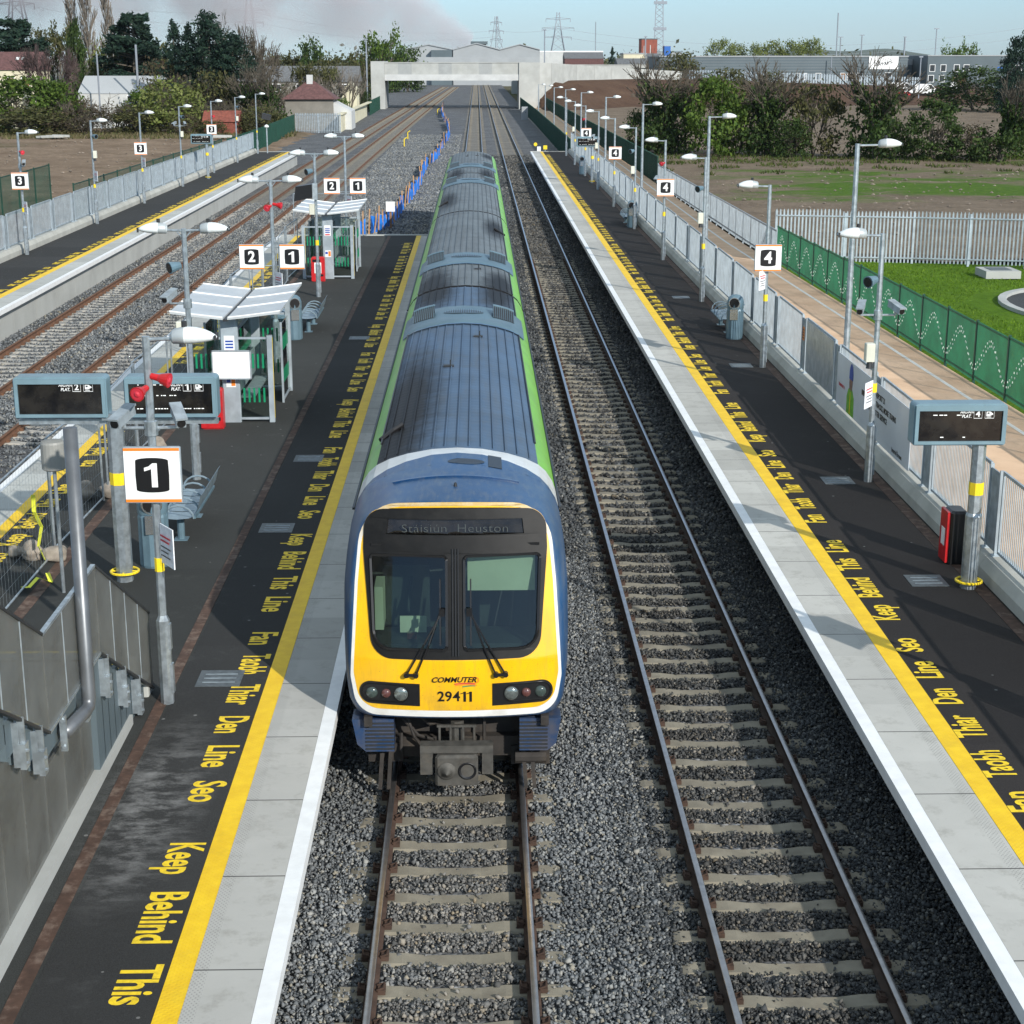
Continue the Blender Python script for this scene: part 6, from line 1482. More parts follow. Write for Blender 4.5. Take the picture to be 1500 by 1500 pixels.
VEG = [
('bush_olive',-31.9,204.5,1.7,3.4,'low olive bush in front of the red shed',GB),
('bush_green',-56.8,212,6.4,9.5,'green bush below the cream house',GB),('bush_green',-53.0,214,6.0,7.0,'green bush right of the cream house wall',GB),('bramble',-52.4,216,5.6,6.0,'brown twiggy thicket between the cream house and the white shed',GB),('bramble',-46.9,213,5.4,9.0,'bare thicket in front of the white shed',GB),('bush_brown',-48.8,209,3.0,8.0,'low brown bush under the white shed',GB),
('bush_green',-42.6,215,4.8,5.0,'small green bush at the right end of the white shed',GB),('bush_lime',-37.9,211,6.4,8.6,'rounded lime green bush above the middle number 3 sign',GB),('bush_olive',-41.5,209,3.2,6.5,'low olive bush left of the lime green bush',GB),('bramble',-34.6,214,5.4,6.5,'brown thicket right of the lime green bush',GB),('bush_brown',-35.4,206,2.4,3.5,'low brown bush in front of the red shed',GB),('bramble',-29.0,213,5.4,6.5,'brown thicket behind the farthest number 3 sign',GB),('bush_olive',-26.6,208,3.2,5.0,'low olive bush at the end of the dirt field',GB),('bush_green',-62.5,211,5.2,9.0,'green bush at the left edge of the picture',GB),('bush_olive',-54.5,207,3.2,9,'low olive scrub at the far left edge of the dirt',GB),
('bare_purple',-57.6,230,11.4,8.5,'purple brown bare tree beside the cream house roof',GTL),('cedar',-67.7,252,14.8,17.6,'dark spreading cedar above the brown roof at the left edge',GTL),('leafy_grey',-63.6,258,14.3,6.5,'grey olive tree between the cedar and the tall poplars',GTL),('column',-58.1,248,14.0,4.2,'dark ivy column tree in front of the poplars',GTL),('poplar',-63.1,268,19.6,4.2,'left of the tall bare poplars',GTL),('poplar',-60.3,266,23.3,5.0,'tallest bare poplar, reaching out of the frame',GTL),('poplar',-58.2,270,20.6,4.2,'right of the tall bare poplars',GTL),('poplar',-56.2,272,15.6,2.4,'short bare poplar beside the tall ones',GTL),('cedar',-50.4,252,15.6,16.9,'dark cedar standing alone between poplars and conifers',GTL),
('bush_lime',-56.0,257,11.3,5.6,'yellow green tree top above the white shed',GTL),('bush_olive',-49.0,257,11.0,8.0,'olive tree behind the right half of the white shed',GTL),('bush_olive',-52.6,256,10.0,6.8,'olive scrub tree under the lone cedar',GTL),('conifer',-41.0,232,14.2,9.0,'leftmost pointed conifer of the dark clump',GTL),('conifer',-38.6,230,13.8,8.4,'second pointed conifer of the dark clump',GTL),('conifer_big',-35.6,228,15.0,15.0,'biggest dark conifer of the clump',GTL),('conifer_big',-32.2,226,12.3,13.5,'dark conifer at the right end of the clump',GTL),('bare',-38.6,248,16.0,7.0,'bare tree showing above the dark conifers',GTL),('bare',-30.6,238,13.8,9.6,'round bare tree right of the conifers, under the pylon',GTL),('ivy',-26.5,216,8.9,6.4,'ivy clad tree left of the hipped roof',GTL),('ivy',-29.4,220,9.5,6.0,'ivy clad tree in front of the round bare tree',GTL),('bush_brown',-42.4,232,9.0,6.6,'brown tree below the conifers',GTL),('bramble',-38.2,224,9.2,8.0,'tall twiggy scrub in front of the conifers',GTL),('bush_olive',-34.0,222,7.2,6.0,'olive scrub at the foot of the biggest conifer',GTL),
('leafy_grey',-36.0,330,10.4,10.0,'grey olive tree beyond the grey roofs',GTL),('bush_dark',-31.5,326,11.7,6.0,'dark round tree beyond the grey roofs',GTL),('bush_olive',-27.8,322,9.2,7.5,'olive tree right of the dark round tree',GTL),('bush_olive',-23.6,338,9.9,6.5,'olive tree near the left end of the bridge',GTL),('bare_pale',-21.1,252,8.4,6.6,'pale sprouting tree right of the hipped roof chimney',GTL),('bare_pale',-18.6,250,8.8,4.6,'pale sprouting tree behind the cream wall',GTL),('leafy_grey',-26.0,262,8.6,5.5,'sparse grey green tree in front of the bungalows',GTL),('leafy_grey',-22.6,256,8.2,5.0,'sparse grey green tree right behind the chimney',GTL),('bramble',-29.5,246,7.5,8,'tall twiggy scrub left of the hipped roof',GTL),('bare_pale',-18.9,272,8.0,3.6,'slim pale tree against the bridge end',GTL),('bush_green',-19.4,244,3.2,3.0,'low green bush behind the cream wall',GTL),('bush_dark',-20.0,300,3.8,2.6,'dark ivy bush at the foot of the bridge end',GTL),
('leafy',-19.4,345,15.6,10.5,'leafy tree standing over the left end of the bridge',GTL),('bush_dark',-19.4,480,11.6,9.5,'dark bush behind the bridge parapet',GTL),('bush_dark',-26.5,470,11.4,10.5,'dark bush right behind the leafy tree at the bridge',GTL),
('ivy',18.5,164,10.0,7.6,'ivy clad tree nearest the platform lamps',GTR),('bush_dark',16.6,166,3.8,3.1,'dark bush at the foot of the nearest ivy tree',GTR),('bush_dark',20.6,167,4.9,3.6,'dark bush right of the nearest ivy tree',GTR),('bush_bright',23.3,160,7.0,5.4,'bright green bushy tree left of the middle ivy tree',GTR),('bush_green',26.0,163,4.9,4.2,'green bush behind the bright bushy tree',GTR),('ivy',28.2,160,9.6,7.6,'middle ivy clad tree in front of the long grey building',GTR),('bush_olive',32.3,158,6.6,5.2,'olive bush between the middle and right ivy trees',GTR),('bush_dark',29.9,156.5,3.4,3.7,'dark bush right of the middle ivy trunk',GTR),('ivy',37.3,154,10.2,7.4,'ivy clad tree in front of the white banner',GTR),('bush_dark',39.8,158,3.4,3.6,'dark bush between the banner tree and the rounded bush',GTR),('bush_round',42.2,152,5.4,5.4,'big rounded dark green bush',GTR),('bush_brown',45.8,152,3.2,4.2,'low brown bush right of the rounded bush',GTR),('ivy_lean',47.7,150,8.4,7.5,'leaning ivy tree at the right edge',GTR),('bush_green',50.8,154,3.4,4.0,'green bush under the leaning tree',GTR),
('bush_dark2',90.0,300,7.6,15.0,'wide dark bush in front of the second grey building',GTR),('conifer_dome',92.4,286,12.5,6.6,'dark domed conifer at the right edge',GTR),('leafy',126.8,440,14.2,9.0,'leafy tree rising behind the second grey building',GTR),
('row',65.7,452,14.0,11.6,'leftmost lime tree above the long grey roof','lime trees above the long grey roof'),('row',70.6,455,13.0,10.1,'second lime tree above the long grey roof','lime trees above the long grey roof'),('row',74.6,450,12.8,7.1,'narrow lime tree above the long grey roof','lime trees above the long grey roof'),('row',80.0,453,13.6,11.8,'lime tree right of the narrow one above the roof','lime trees above the long grey roof'),('row',85.0,451,13.6,11.8,'last but one lime tree above the long grey roof','lime trees above the long grey roof'),('row',90.0,452,14.2,11.8,'rightmost lime tree above the long grey roof','lime trees above the long grey roof'),
('conifer',40.5,500,12.4,6.0,'small dark conifer among the distant low roofs',GTR),('bush_olive',49.1,405,10.2,10.0,'olive scrub at the left end of the long grey building',GTR),('bush_brown',38.3,300,7.0,7.0,'brown scrub behind the nearest ivy tree',GTR),('bush_olive',47.7,318,7.0,8.5,'olive scrub on the earth bank',GTR),('bush_olive',52.8,300,6.6,5.4,'olive scrub beyond the bright green tree',GTR)]
for i, (k, x, y, h, wd, lab, gr) in enumerate(VEG):
    t, used = PROTO[k]; rz_ = (i * 2.399) % 6.283 if k != 'ivy_lean' else 0.; z = -.6 if y > 225 or x < -20 else -.1
    sc_ = (wd, wd, h - z)
    if not used:
        o = t; PROTO[k][1] = True; o.location = (x, y, z); o.rotation_euler = (0, 0, rz_); o.scale = sc_
    else: o = copy_tree(t, (x, y, z), rz_, sc_)
    o['label'] = lab; o['category'] = 'thicket' if k == 'bramble' else ('bush' if 'bush' in k else 'tree'); o['group'] = gr
    if h > 8 and 'bush' in k: o['category'] = 'tree'
M['grass_rough'] = leafmat('rough grass', [(.10, .09, .04), (.06, .085, .015), (.05, .09, .012)])
# grass: lawn blades, rough grass of the field edges
def tufts(name, n, X, Y, zf, size, m, lab, msk=None):
    xs = rng.uniform(*X, n); ys = rng.uniform(*Y, n)
    if msk is not None: k = msk(xs, ys); xs, ys = xs[k], ys[k]; n = len(xs)
    a = rng.uniform(0, 6.283, n); h = size * rng.uniform(.5, 1.4, n); w_ = size * .35; z = np.array([zf(x, y) for x, y in zip(xs, ys)]); ln = rng.normal(size=(n, 2)) * .4
    V = np.stack([np.stack([xs - np.cos(a) * w_, ys - np.sin(a) * w_, z], 1), np.stack([xs + np.cos(a) * w_, ys + np.sin(a) * w_, z], 1), np.stack([xs + ln[:, 0] * h, ys + ln[:, 1] * h, z + h], 1)], 1).reshape(-1, 3)
    o = mesh_np(name, V, np.arange(3 * n).reshape(-1, 3), m); return tag(o, lab, None, None, 'stuff')
tufts('grass', 60000, (14.1, 40), (36, 75), lambda x, y: zpath(y) - .06 - min(.25, max(0, x - 16) * .03), .07, 'grass', 'mown green grass behind the green wave fence', lambda x, y: ((x - 25.2) / 6.6) ** 2 + ((y - 59) / 7.8) ** 2 > 1)
tufts('grass', 15000, (14.3, 75), (128, 158), zR, .26, 'grass_rough', 'rough grass along the foot of the trees', lambda x, y: (np.sin(x * .9 + y * .5) + np.sin(x * .37 - y * .8) + (y - 146) * .12) > .2)
tufts('grass', 6000, (-75, -22), (196, 212), lambda x, y: -.1, .4, 'grass_dry', 'rough grass along the foot of the hedgerow')
def rubble(n, X, Y, lab):
    xs = rng.uniform(*X, n); ys = rng.uniform(*Y, n); s = rng.uniform(.05, .28, n) ** 1.3
    b = MB()
    for x, y, k in zip(xs, ys, s): b.add([(x + q[0] * k * rng.uniform(.6, 1.3), y + q[1] * k * rng.uniform(.6, 1.3), (zR(x, y) if x > 0 else .03) + q[2] * k * .6) for q in ((1, 0, 0), (-1, 0, 0), (0, 1, 0), (0, -1, 0), (0, 0, 1), (0, 0, -1))], [(0, 2, 4), (2, 1, 4), (1, 3, 4), (3, 0, 4), (2, 0, 5), (1, 2, 5), (3, 1, 5), (0, 3, 5)])
    return tag(b.build('rubble', 'soil_stone', None, origin=(X[0], Y[0], 0)), lab, None, None, 'stuff')
M['soil_stone'] = mat('field stones', (.2, .165, .13), .95, 0, .4, .5)
rubble(900, (14.5, 60), (77, 140), 'clods and stones scattered on the rough field'); rubble(500, (-60, -22), (80, 200), 'clods and stones scattered on the dirt field')
for (x, y, L, r_, lab) in ((-59.0, 196, 3.4, .2, 'pale broken slab lying at the left edge of the dirt'), (-49.6, 196, 3.0, -.2, 'heap of pale concrete pieces on the dirt near the hedge'), (-30.6, 195, 3.4, .1, 'pale broken slab on the dirt behind the platform 3 lamps')):
    b = MB(); 
    for q in range(4): b.beam((x + q * .6 - L / 2, y + rng.uniform(-.4, .4), .2 + q * .05), (x + q * .5 + L / 4, y + rng.uniform(-.4, .4) + r_, .3), .5, .25)
    tag(b.build('broken_concrete', 'conc_pale', None, origin=(x, y, 0)), lab, 'rubble', 'broken concrete on the dirt')
b = MB(); b.box(22.0, 23.5, 69.2, 70.8, .0, .32); b.mi = 1; b.box(22.3, 23.2, 69.5, 70.5, .32, .34); tag(b.build('manhole_slab', ['conc_pale', 'cover'], None, origin=(22.7, 70, 0)), 'square concrete manhole slab on the lawn', 'manhole')

# ------------------------------------------------------------------ boundary fences on the right
gf = thing('wave_fence', 'green bar fence with a dotted white wave between lawn and path', 'fence', (13.8, 20, .8))
post_path = [(13.8, 73.7 - 2.75 * k) for k in range(20)]
FH = 1.6
def gpanel():
    b = MB(); L = 2.75
    b.box(-.02, .02, 0.03, L - .03, FH - .07, FH - .02); b.box(-.02, .02, .03, L - .03, .08, .13)
    y = .08
    while y < L - .04: b.box(-.007, .007, y - .007, y + .007, .0, FH); y += .062
    return b
pp = None
for k, (x, y) in enumerate(post_path[:-1]):
    z = zpath(y - 2.75)
    if pp is None:
        pp = gpanel().build('panel', 'green_fence', gf, origin=(0, 0, 0)); po_ = MB(); po_.box(-.035, .035, -.035, .035, -.1, FH + .06); pq = po_.build('post', 'green_dark', gf, origin=(0, 0, 0))
        d = MB(); n = 19
        for i in range(n):
            u = i / (n - 1); y_ = .05 + u * 2.65; zc = .78 - .42 * math.cos(2 * math.pi * u); 
            for j in (0, 2): yy = y_ + (j - 1) * .04; d.box(-.030, -.020, yy - .020, yy + .020, zc + (j - 1) * .06 - .024, zc + (j - 1) * .06 + .024)
        dq = d.build('dotted_wave', 'dots', gf, origin=(0, 0, 0)); dq['kind'] = 'stuff'
        objs = (pp, pq, dq)
        for o in objs: o.location = (0, y - 2.75 - 20, z - .8 + .05)
    else:
        for o in objs: c = o.copy(); COL.objects.link(c); c.parent = gf; c.location = (0, y - 2.75 - 20, z - .8 + .05)
def palisade(name, pts, zf, H_, label, m='railing', pitch=.17, w_=.075, group='palisade fences', posts=2.75):
    t = thing(name, label, 'fence', (pts[0][0], pts[0][1], zf(*pts[0])), group)
    pb = MB(); rb = MB()
    for (x0, y0), (x1, y1) in zip(pts, pts[1:]):
        d = Vector((x1 - x0, y1 - y0, 0)); L = d.length; d.normalize(); n = Vector((-d.y, d.x, 0)) * .006; s = 0
        for hz in (.25, H_ - .3): rb.beam((x0, y0, zf(x0, y0) + hz), (x1, y1, zf(x1, y1) + hz), .05, .05)
        while s < L:
            p = Vector((x0, y0, 0)) + d * s; z = zf(p.x, p.y)
            pb.prism([(-w_ / 2, .03), (w_ / 2, .03), (w_ / 2, H_ - .12), (w_ * .15, H_), (0, H_ - .05), (-w_ * .15, H_), (-w_ / 2, H_ - .12)], (p.x + n.x * 5, p.y + n.y * 5, z), d, (0, 0, 1), n); s += pitch
        s = 0; k = max(1, round(L / posts))
        for i in range(0 if (x0, y0) == tuple(pts[0]) else 1, k + 1):
            p = Vector((x0, y0, 0)) + d * (L * i / k); q = MB(); q.box(p.x - .05, p.x + .05, p.y + .01, p.y + .1, zf(p.x, p.y) - .1, zf(p.x, p.y) + H_ - .1); q.build('post', m, t)
    pb.build('pales', m, t); rb.build('rail', m, t); return t
palisade('palisade_fence', [(14.0, 75.1), (20.3, 74.9), (25.1, 73.5), (33, 71.0)], lambda x, y: zpath(y) - .08 - (.1 if x > 17 else 0), 2.4, 'pale grey palisade fence between the lawn and the rough field')
def slat_fence(name, pts, zf, H_, label, m, bay=3.0, group=None, pitch=.1, w_=.05):
    t = thing(name, label, 'fence', (pts[0][0], pts[0][1], zf(*pts[0])), group)
    for (x0, y0), (x1, y1) in zip(pts, pts[1:]):
        d = Vector((x1 - x0, y1 - y0, 0)); L = d.length; d.normalize(); k = max(1, round(L / bay))
        b = MB(); q = MB(); s = .06
        b.beam((x0, y0, zf(x0, y0) + H_ - .04), (x1, y1, zf(x1, y1) + H_ - .04), .04, .06); b.beam((x0, y0, zf(x0, y0) + .12), (x1, y1, zf(x1, y1) + .12), .04, .06)
        while s < L: p = Vector((x0, y0, 0)) + d * s; b.beam((p.x, p.y, zf(p.x, p.y) + .05), (p.x, p.y, zf(p.x, p.y) + H_), w_, .02, d); s += pitch
        b.build('bars', m, t)
        for i in range(k + 1): p = Vector((x0, y0, 0)) + d * (L * i / k); q = MB(); q.beam((p.x, p.y, zf(p.x, p.y) - .2), (p.x, p.y, zf(p.x, p.y) + H_ + .05), .07, .07); q.build('post', m, t)
    return t
zp = lambda x, y: zpath(y)
slat_fence('railing_fence', [(13.85, 74.0), (13.85, 124.)], zp, 1.45, 'zinc railing on the right side of the buff path', 'railing', 2.4, pitch=.09, w_=.045)
slat_fence('green_fence', [(13.85, 124.3), (13.4, 200), (13.2, 312)], lambda x, y: 0, 2.0, 'dark green fence right of the far footpath', 'green_dark', 6, 'dark green fences', .14, .09)
slat_fence('green_fence', [(8.75, 150.3), (8.75, 240), (8.4, 312)], lambda x, y: -.15, 2.2, 'dark green fence between the far tracks and the path', 'green_dark', 6, 'dark green fences', .14, .10)
slat_fence('green_fence', [(-22.1, 150), (-22.3, 177), (-23.2, 216)], lambda x, y: -.2, 2.3, 'dark green fence beyond the end of platform 3', 'green_dark', 4, 'dark green fences', .14, .09)
slat_fence('green_fence', [(-17.6, 281), (-17.9, 316)], lambda x, y: -.2, 2.4, 'dark green fence between the cream wall and the bridge', 'green_dark', 4, 'dark green fences', .14, .09)
slat_fence('mesh_fence', [(-27.6, 86.), (-27.9, 110.)], lambda x, y: -.1, 2.45, 'thin dark green mesh fence behind the nearest number 3 sign', 'green_dark', 4.2, 'green mesh fences', .16, .02)
slat_fence('mesh_fence', [(-23.0, 96), (-22.6, 150)], lambda x, y: -.1, 2.2, 'thin dark green mesh fence behind the platform 3 lamps', 'green_dark', 4, 'green mesh fences', .22, .02)
palisade('palisade_fence', [(-23.0, 216), (-17.2, 215)], lambda x, y: -.2, 2.5, 'grey green palisade gate panel below the hipped roof house', 'railing', .22, .13)
b = MB(); b.prism([(0, 0), (61, 0), (61, 2.1), (0, 2.3)], (-17.4, 219, -.3), (-.01, 1, 0), (0, 0, 1), (-.35, 0, 0)); b.box(-17.9, -17.2, 218.9, 280, 1.95, 2.1); tag(b.build('boundary_wall', 'cream', None, origin=(-17.5, 219, 0)), 'cream stone wall along the left side of the far tracks', 'wall')

# blue net fence winding along the ballast
NETP = [(-6.1, 87.5), (-5.4, 90.2), (-4.9, 93), (-4.5, 97), (-4.45, 104.7), (-4.2, 111.5), (-4.0, 123.8), (-4.15, 136), (-4.1, 148.3), (-3.5, 158), (-3.4, 177), (-3.05, 200), (-3.4, 220), (-3.95, 238), (-5.0, 265), (-5.8, 289), (-6.2, 330)]
t = thing('net_fence', 'sagging blue net on timber stakes winding along the ballast', 'net fence', (-4.5, 100, -.2))
def npt(s):
    i = min(int(s), len(NETP) - 2); f = s - i; return (NETP[i][0] + (NETP[i + 1][0] - NETP[i][0]) * f, NETP[i][1] + (NETP[i + 1][1] - NETP[i][1]) * f)
V = []; ns = 150
for i in range(ns):
    s = i / (ns - 1) * (len(NETP) - 1.001); x, y = npt(s); zt = 1.0 - .22 * abs(math.sin(i * .7)) + .1 * math.sin(i * 2.1)
    x += .12 * math.sin(i * 1.9); V += [(x, y, -.2 + .06), (x + .08 * math.sin(i), y, -.2 + zt * .5), (x, y, -.2 + zt)]
runs = [[]]
for i in range(ns - 1):
    if math.sin(i * .9) + math.sin(i * .37 + 2) < -.75:
        if runs[-1]: runs.append([])
        continue      # torn away between these stakes
    for k in range(2): runs[-1].append((3 * i + k, 3 * i + 3 + k, 3 * i + 4 + k, 3 * i + 1 + k))
for F in runs:
    if F: i0 = min(min(f) for f in F); i1 = max(max(f) for f in F) + 1; mesh_np('net', V[i0:i1], [tuple(i - i0 for i in f) for f in F], 'net', t)
for i in range(46):
    s = i / 45 * (len(NETP) - 1.001); x, y = npt(s); b = MB(); lx, ly = rng.normal(size=2) * .08; b.beam((x, y - .05, -.3), (x + lx, y - .05 + ly, -.2 + rng.uniform(1.0, 1.45)), .07, .04); b.build('stake', 'stake', t)
def small(name, label, cat, loc, parts, group=None):
    t = thing(name, label, cat, loc, group)
    for nm, m, f in parts: b = MB(); f(b); b.build(nm, m, t)
    return t
small('notice_post', 'white notice on a brown post past the end of the island', 'sign', (-4.6, 93.2, -.2), (('post', 'wood', lambda b: b.box(-4.66, -4.54, 93.15, 93.25, -.3, 1.0)), ('board', 'white', lambda b: b.box(-4.85, -4.35, 93.08, 93.14, .75, 1.3))))
small('equipment_cabinet', 'grey equipment cabinet on the ballast before the bridge', 'cabinet', (10.4, 262, -.2), (('body', 'clad_light', lambda b: b.bbox(7.3, 8.3, 262, 262.6, -.3, 1.75, .05)), ('handle', 'dark', lambda b: b.box(7.9, 7.98, 261.97, 261.999, .8, 1.0))))
small('track_marker', 'yellow square marker at the end of platform 4', 'marker', (6.6, 153, 0), (('plate', 'yellow_band', lambda b: b.box(6.4, 6.75, 153, 153.06, 1.0, 1.35)), ('post', 'galv', lambda b: b.box(6.54, 6.6, 153.07, 153.13, -.3, 1.2))))
small('track_marker', 'round yellow marker lamp with white cover near the end of platform 4', 'marker', (5.9, 158, 0), (('lamp', 'yellow_band', lambda b: b.tube([(5.85, 158, 1.2), (5.85, 158.2, 1.2)], .17, 12)), ('cover', 'white', lambda b: b.box(6.0, 6.35, 157.9, 158.1, .5, 1.0)), ('post', 'stake', lambda b: b.box(6.1, 6.2, 158.12, 158.2, -.3, .9))))
for i, (x, y, lab) in enumerate(((-7.6, 181, 'small yellow bent post beside the left tracks, nearer one'), (-7.9, 198, 'small yellow bent post beside the left tracks, middle one'), (-6.4, 286, 'small yellow bent post beside the left tracks, just before the bridge'))):
    small('marker_post', lab, 'marker', (x, y, -.2), (('post', 'yellow_band', lambda b: b.tube([(x, y, -.3), (x, y, .6), (x + .3, y, .8)], .06, 6)),), 'yellow bent posts')

# ------------------------------------------------------------------ bridge, bank, buildings
br = thing('road_bridge', 'pale concrete road bridge crossing all the tracks', 'bridge', (-4.5, 318, 0))
b = MB(); b.box(-17.0, 8.28, 318.35, 329.6, 5.05, 5.95); b.build('deck', 'conc_pale', br)
b = MB(); b.box(-17.0, 8.28, 317.9, 318.34, 5.0, 6.1); b.build('edge_beam', 'white_render', br)
for k in range(10):
    x = -17.0 + k * 2.528; b = MB(); b.box(x + .01, x + 2.518, 318.0 + (.03 if k % 3 == 1 else 0), 318.3, 6.104, 8.2); b.build('parapet_panel', 'conc_tone' if k % 3 == 1 else 'conc_pale', br)
b = MB(); b.box(-17.2, 8.4, 329.2, 329.6, 5.96, 8.2); b.build('far_parapet', 'conc_pale', br)
b = MB(); b.box(-17.1, 8.38, 317.88, 318.38, 8.204, 8.34); b.build('coping', 'conc_pale', br)
b = MB(); b.box(8.29, 12.2, 317.7, 331, -.5, 8.3); b.build('abutment', 'conc_pale', br)
b = MB(); b.box(-19.6, -17.01, 317.7, 331, -.5, 8.5); b.build('abutment', 'conc_pale', br)
WL = [(12.2, 317.9), (14.5, 320), (20, 332), (28, 345), (36, 353), (44, 357)]
t = thing('retaining_wall', 'pale concrete retaining wall rising to the bridge on the right', 'wall', (12.2, 318, 0))
def wt(x): return 8.3 - (x - 12.2) * .062
for (x0, y0), (x1, y1) in zip(WL, WL[1:]):
    n = max(1, int((x1 - x0) / 3.9)); 
    for k in range(n):
        a, c = k / n, (k + 1) / n; b = MB(); xa, ya, xb, yb = x0 + (x1 - x0) * a, y0 + (y1 - y0) * a, x0 + (x1 - x0) * c - .02, y0 + (y1 - y0) * c
        b.add([(xa, ya, -.5), (xb, yb, -.5), (xb, yb, wt(xb)), (xa, ya, wt(xa)), (xa, ya + .5, -.5), (xb, yb + .5, -.5), (xb, yb + .5, wt(xb)), (xa, ya + .5, wt(xa))], [(0, 1, 2, 3), (7, 6, 5, 4), (0, 4, 5, 1), (1, 5, 6, 2), (2, 6, 7, 3), (3, 7, 4, 0)]); b.build('wall_panel', 'conc_pale', t)
def plate(x): return 4.9 - max(0, x - 35) * .0315
def wly(x): return float(np.interp(x, [p[0] for p in WL] + [60, 170], [p[1] for p in WL] + [357, 357]))
def bankz(x, y):
    top = plate(x) * min(1, max(.0, (x - 12.5) / 6)); e = wly(x) + (12 if x > 44 else 0); s = min(1, max(0, (y - (e - 26)) / 24.)); return -.1 + (top + .1) * s * s * (3 - 2 * s)
sheet('earth_bank', [12.3, 13.5, 15, 17, 20, 24, 28, 32, 36, 40, 44, 50, 60, 70, 80, 90, 100, 110, 120, 140, 170, 260], [292, 298, 304, 310, 316, 322, 328, 334, 340, 346, 352, 358, 364, 370, 376, 382, 390, 400, 440, 520], lambda x, y: bankz(x, y) if y < wly(x) + .4 or x > 44.5 else plate(x) + .0, 'bank')
def building(name, label, x0, x1, y0, y1, z0, z1, wall_m, roof=None, wins=(), group=None, doors=()):
    t = thing(name, label, 'building', ((x0 + x1) / 2, y0, z0), group)
    b = MB(); b.box(x0, x1, y0, y1, z0, z1); b.build('wall', wall_m, t)
    if roof:
        kind, rh, m, ov = roof; b = MB(); xm, ym = (x0 + x1) / 2, (y0 + y1) / 2; X0, X1, Y0_, Y1_ = x0 - ov, x1 + ov, y0 - ov, y1 + ov; z = z1 + .005
        if kind == 'gable_x': b.add([(X0, Y0_, z), (X1, Y0_, z), (X1, Y1_, z), (X0, Y1_, z), (X0, ym, z + rh), (X1, ym, z + rh)], [(0, 1, 5, 4), (2, 3, 4, 5), (0, 4, 3), (1, 2, 5), (0, 3, 2, 1)])
        elif kind == 'gable_y': b.add([(X0, Y0_, z), (X1, Y0_, z), (X1, Y1_, z), (X0, Y1_, z), (xm, Y0_, z + rh), (xm, Y1_, z + rh)], [(0, 4, 5, 3), (1, 2, 5, 4), (0, 1, 4), (3, 5, 2), (0, 3, 2, 1)])
        elif kind == 'hip':
            h = min(X1 - X0, Y1_ - Y0_) / 2
            A, B = ((X0 + h, ym, z + rh), (X1 - h, ym, z + rh)) if X1 - X0 >= Y1_ - Y0_ else ((xm, Y0_ + h, z + rh), (xm, Y1_ - h, z + rh))
            if X1 - X0 >= Y1_ - Y0_: b.add([(X0, Y0_, z), (X1, Y0_, z), (X1, Y1_, z), (X0, Y1_, z), A, B], [(0, 1, 5, 4), (2, 3, 4, 5), (0, 4, 3), (1, 2, 5), (0, 3, 2, 1)])
            else: b.add([(X0, Y0_, z), (X1, Y0_, z), (X1, Y1_, z), (X0, Y1_, z), A, B], [(0, 1, 4), (1, 2, 5, 4), (2, 3, 5), (3, 0, 4, 5), (0, 3, 2, 1)])
        else: b.box(X0, X1, Y0_, Y1_, z, z + rh)
        b.build('roof', m, t)
    for (wx, wz, ww, wh, m) in wins:
        b = MB(); b.box(wx - ww / 2, wx + ww / 2, y0 - .04, y0 - .004, wz - wh / 2, wz + wh / 2); o = b.build('window', m, t)
        b = MB()
        for a0, a1, c0, c1 in ((-ww / 2 - .12, ww / 2 + .12, wh / 2, wh / 2 + .12), (-ww / 2 - .12, ww / 2 + .12, -wh / 2 - .12, -wh / 2), (-ww / 2 - .12, -ww / 2, -wh / 2, wh / 2), (ww / 2, ww / 2 + .12, -wh / 2, wh / 2)): b.box(wx + a0, wx + a1, y0 - .08, y0 - .004, wz + c0, wz + c1)
        b.build('window_frame', 'white', o)
    for (wx, ww, wh, m) in doors: b = MB(); b.box(wx - ww / 2, wx + ww / 2, y0 - .05, y0 - .004, z0, z0 + wh); b.build('door', m, t)
    return t
h1 = building('house', 'cream house with a brown roof and two skylights at the left edge', -74, -61.9, 240, 247, -.6, 7.45, 'cream', ('gable_x', 2.5, 'tile_brown', .25), ((-65.7, 5.7, 1.0, 1.3, 'wood'), (-63.6, 5.7, 1.0, 1.3, 'wood'), (-69, 5.7, 1, 1.3, 'wood')))
for x in (-65.0, -64.2): b = MB(); b.prism([(-.22, -.3), (.22, -.3), (.22, .3), (-.22, .3)], (x, 241.9, 8.99), (1, 0, 0), (0, .81, .56), (0, -.04, .06)); b.build('skylight', 'white_lamp', h1)
building('shed', 'long white shed half hidden by twigs', -56.6, -45.0, 241, 252, -.6, 4.2, 'white_render', ('gable_x', 2.4, 'shed_roof', .1), ((-49, 3.4, 1.2, .9, 'win'),))
h2 = building('house', 'grey rendered house with a hipped brown roof and white chimney', -25.4, -18.99, 226, 231.5, -.6, 3.75, 'render_wall', ('hip', 2.35, 'tile_brown', .5))
b = MB(); b.box(-22.7, -21.9, 228.2, 229.0, 4.9, 6.9); b.build('chimney', 'white_render', h2); b = MB(); b.add([(-18.99, 226.3, -.5), (-16.6, 226.3, -.5), (-16.6, 226.3, 2.2), (-18.99, 226.3, 3.4), (-18.99, 233, -.5), (-16.6, 233, -.5), (-16.6, 233, 2.2), (-18.99, 233, 3.4)], [(0, 1, 2, 3), (4, 7, 6, 5), (0, 4, 5, 1), (1, 5, 6, 2), (2, 6, 7, 3), (3, 7, 4, 0)]); b.build('lean_to', 'white_render', h2)
building('shed', 'low orange red tiled shed in the scrub behind platform 3', -33.4, -29.2, 207, 211, -.6, 1.5, 'tile_red', ('gable_x', 1.3, 'tile_red', .2))
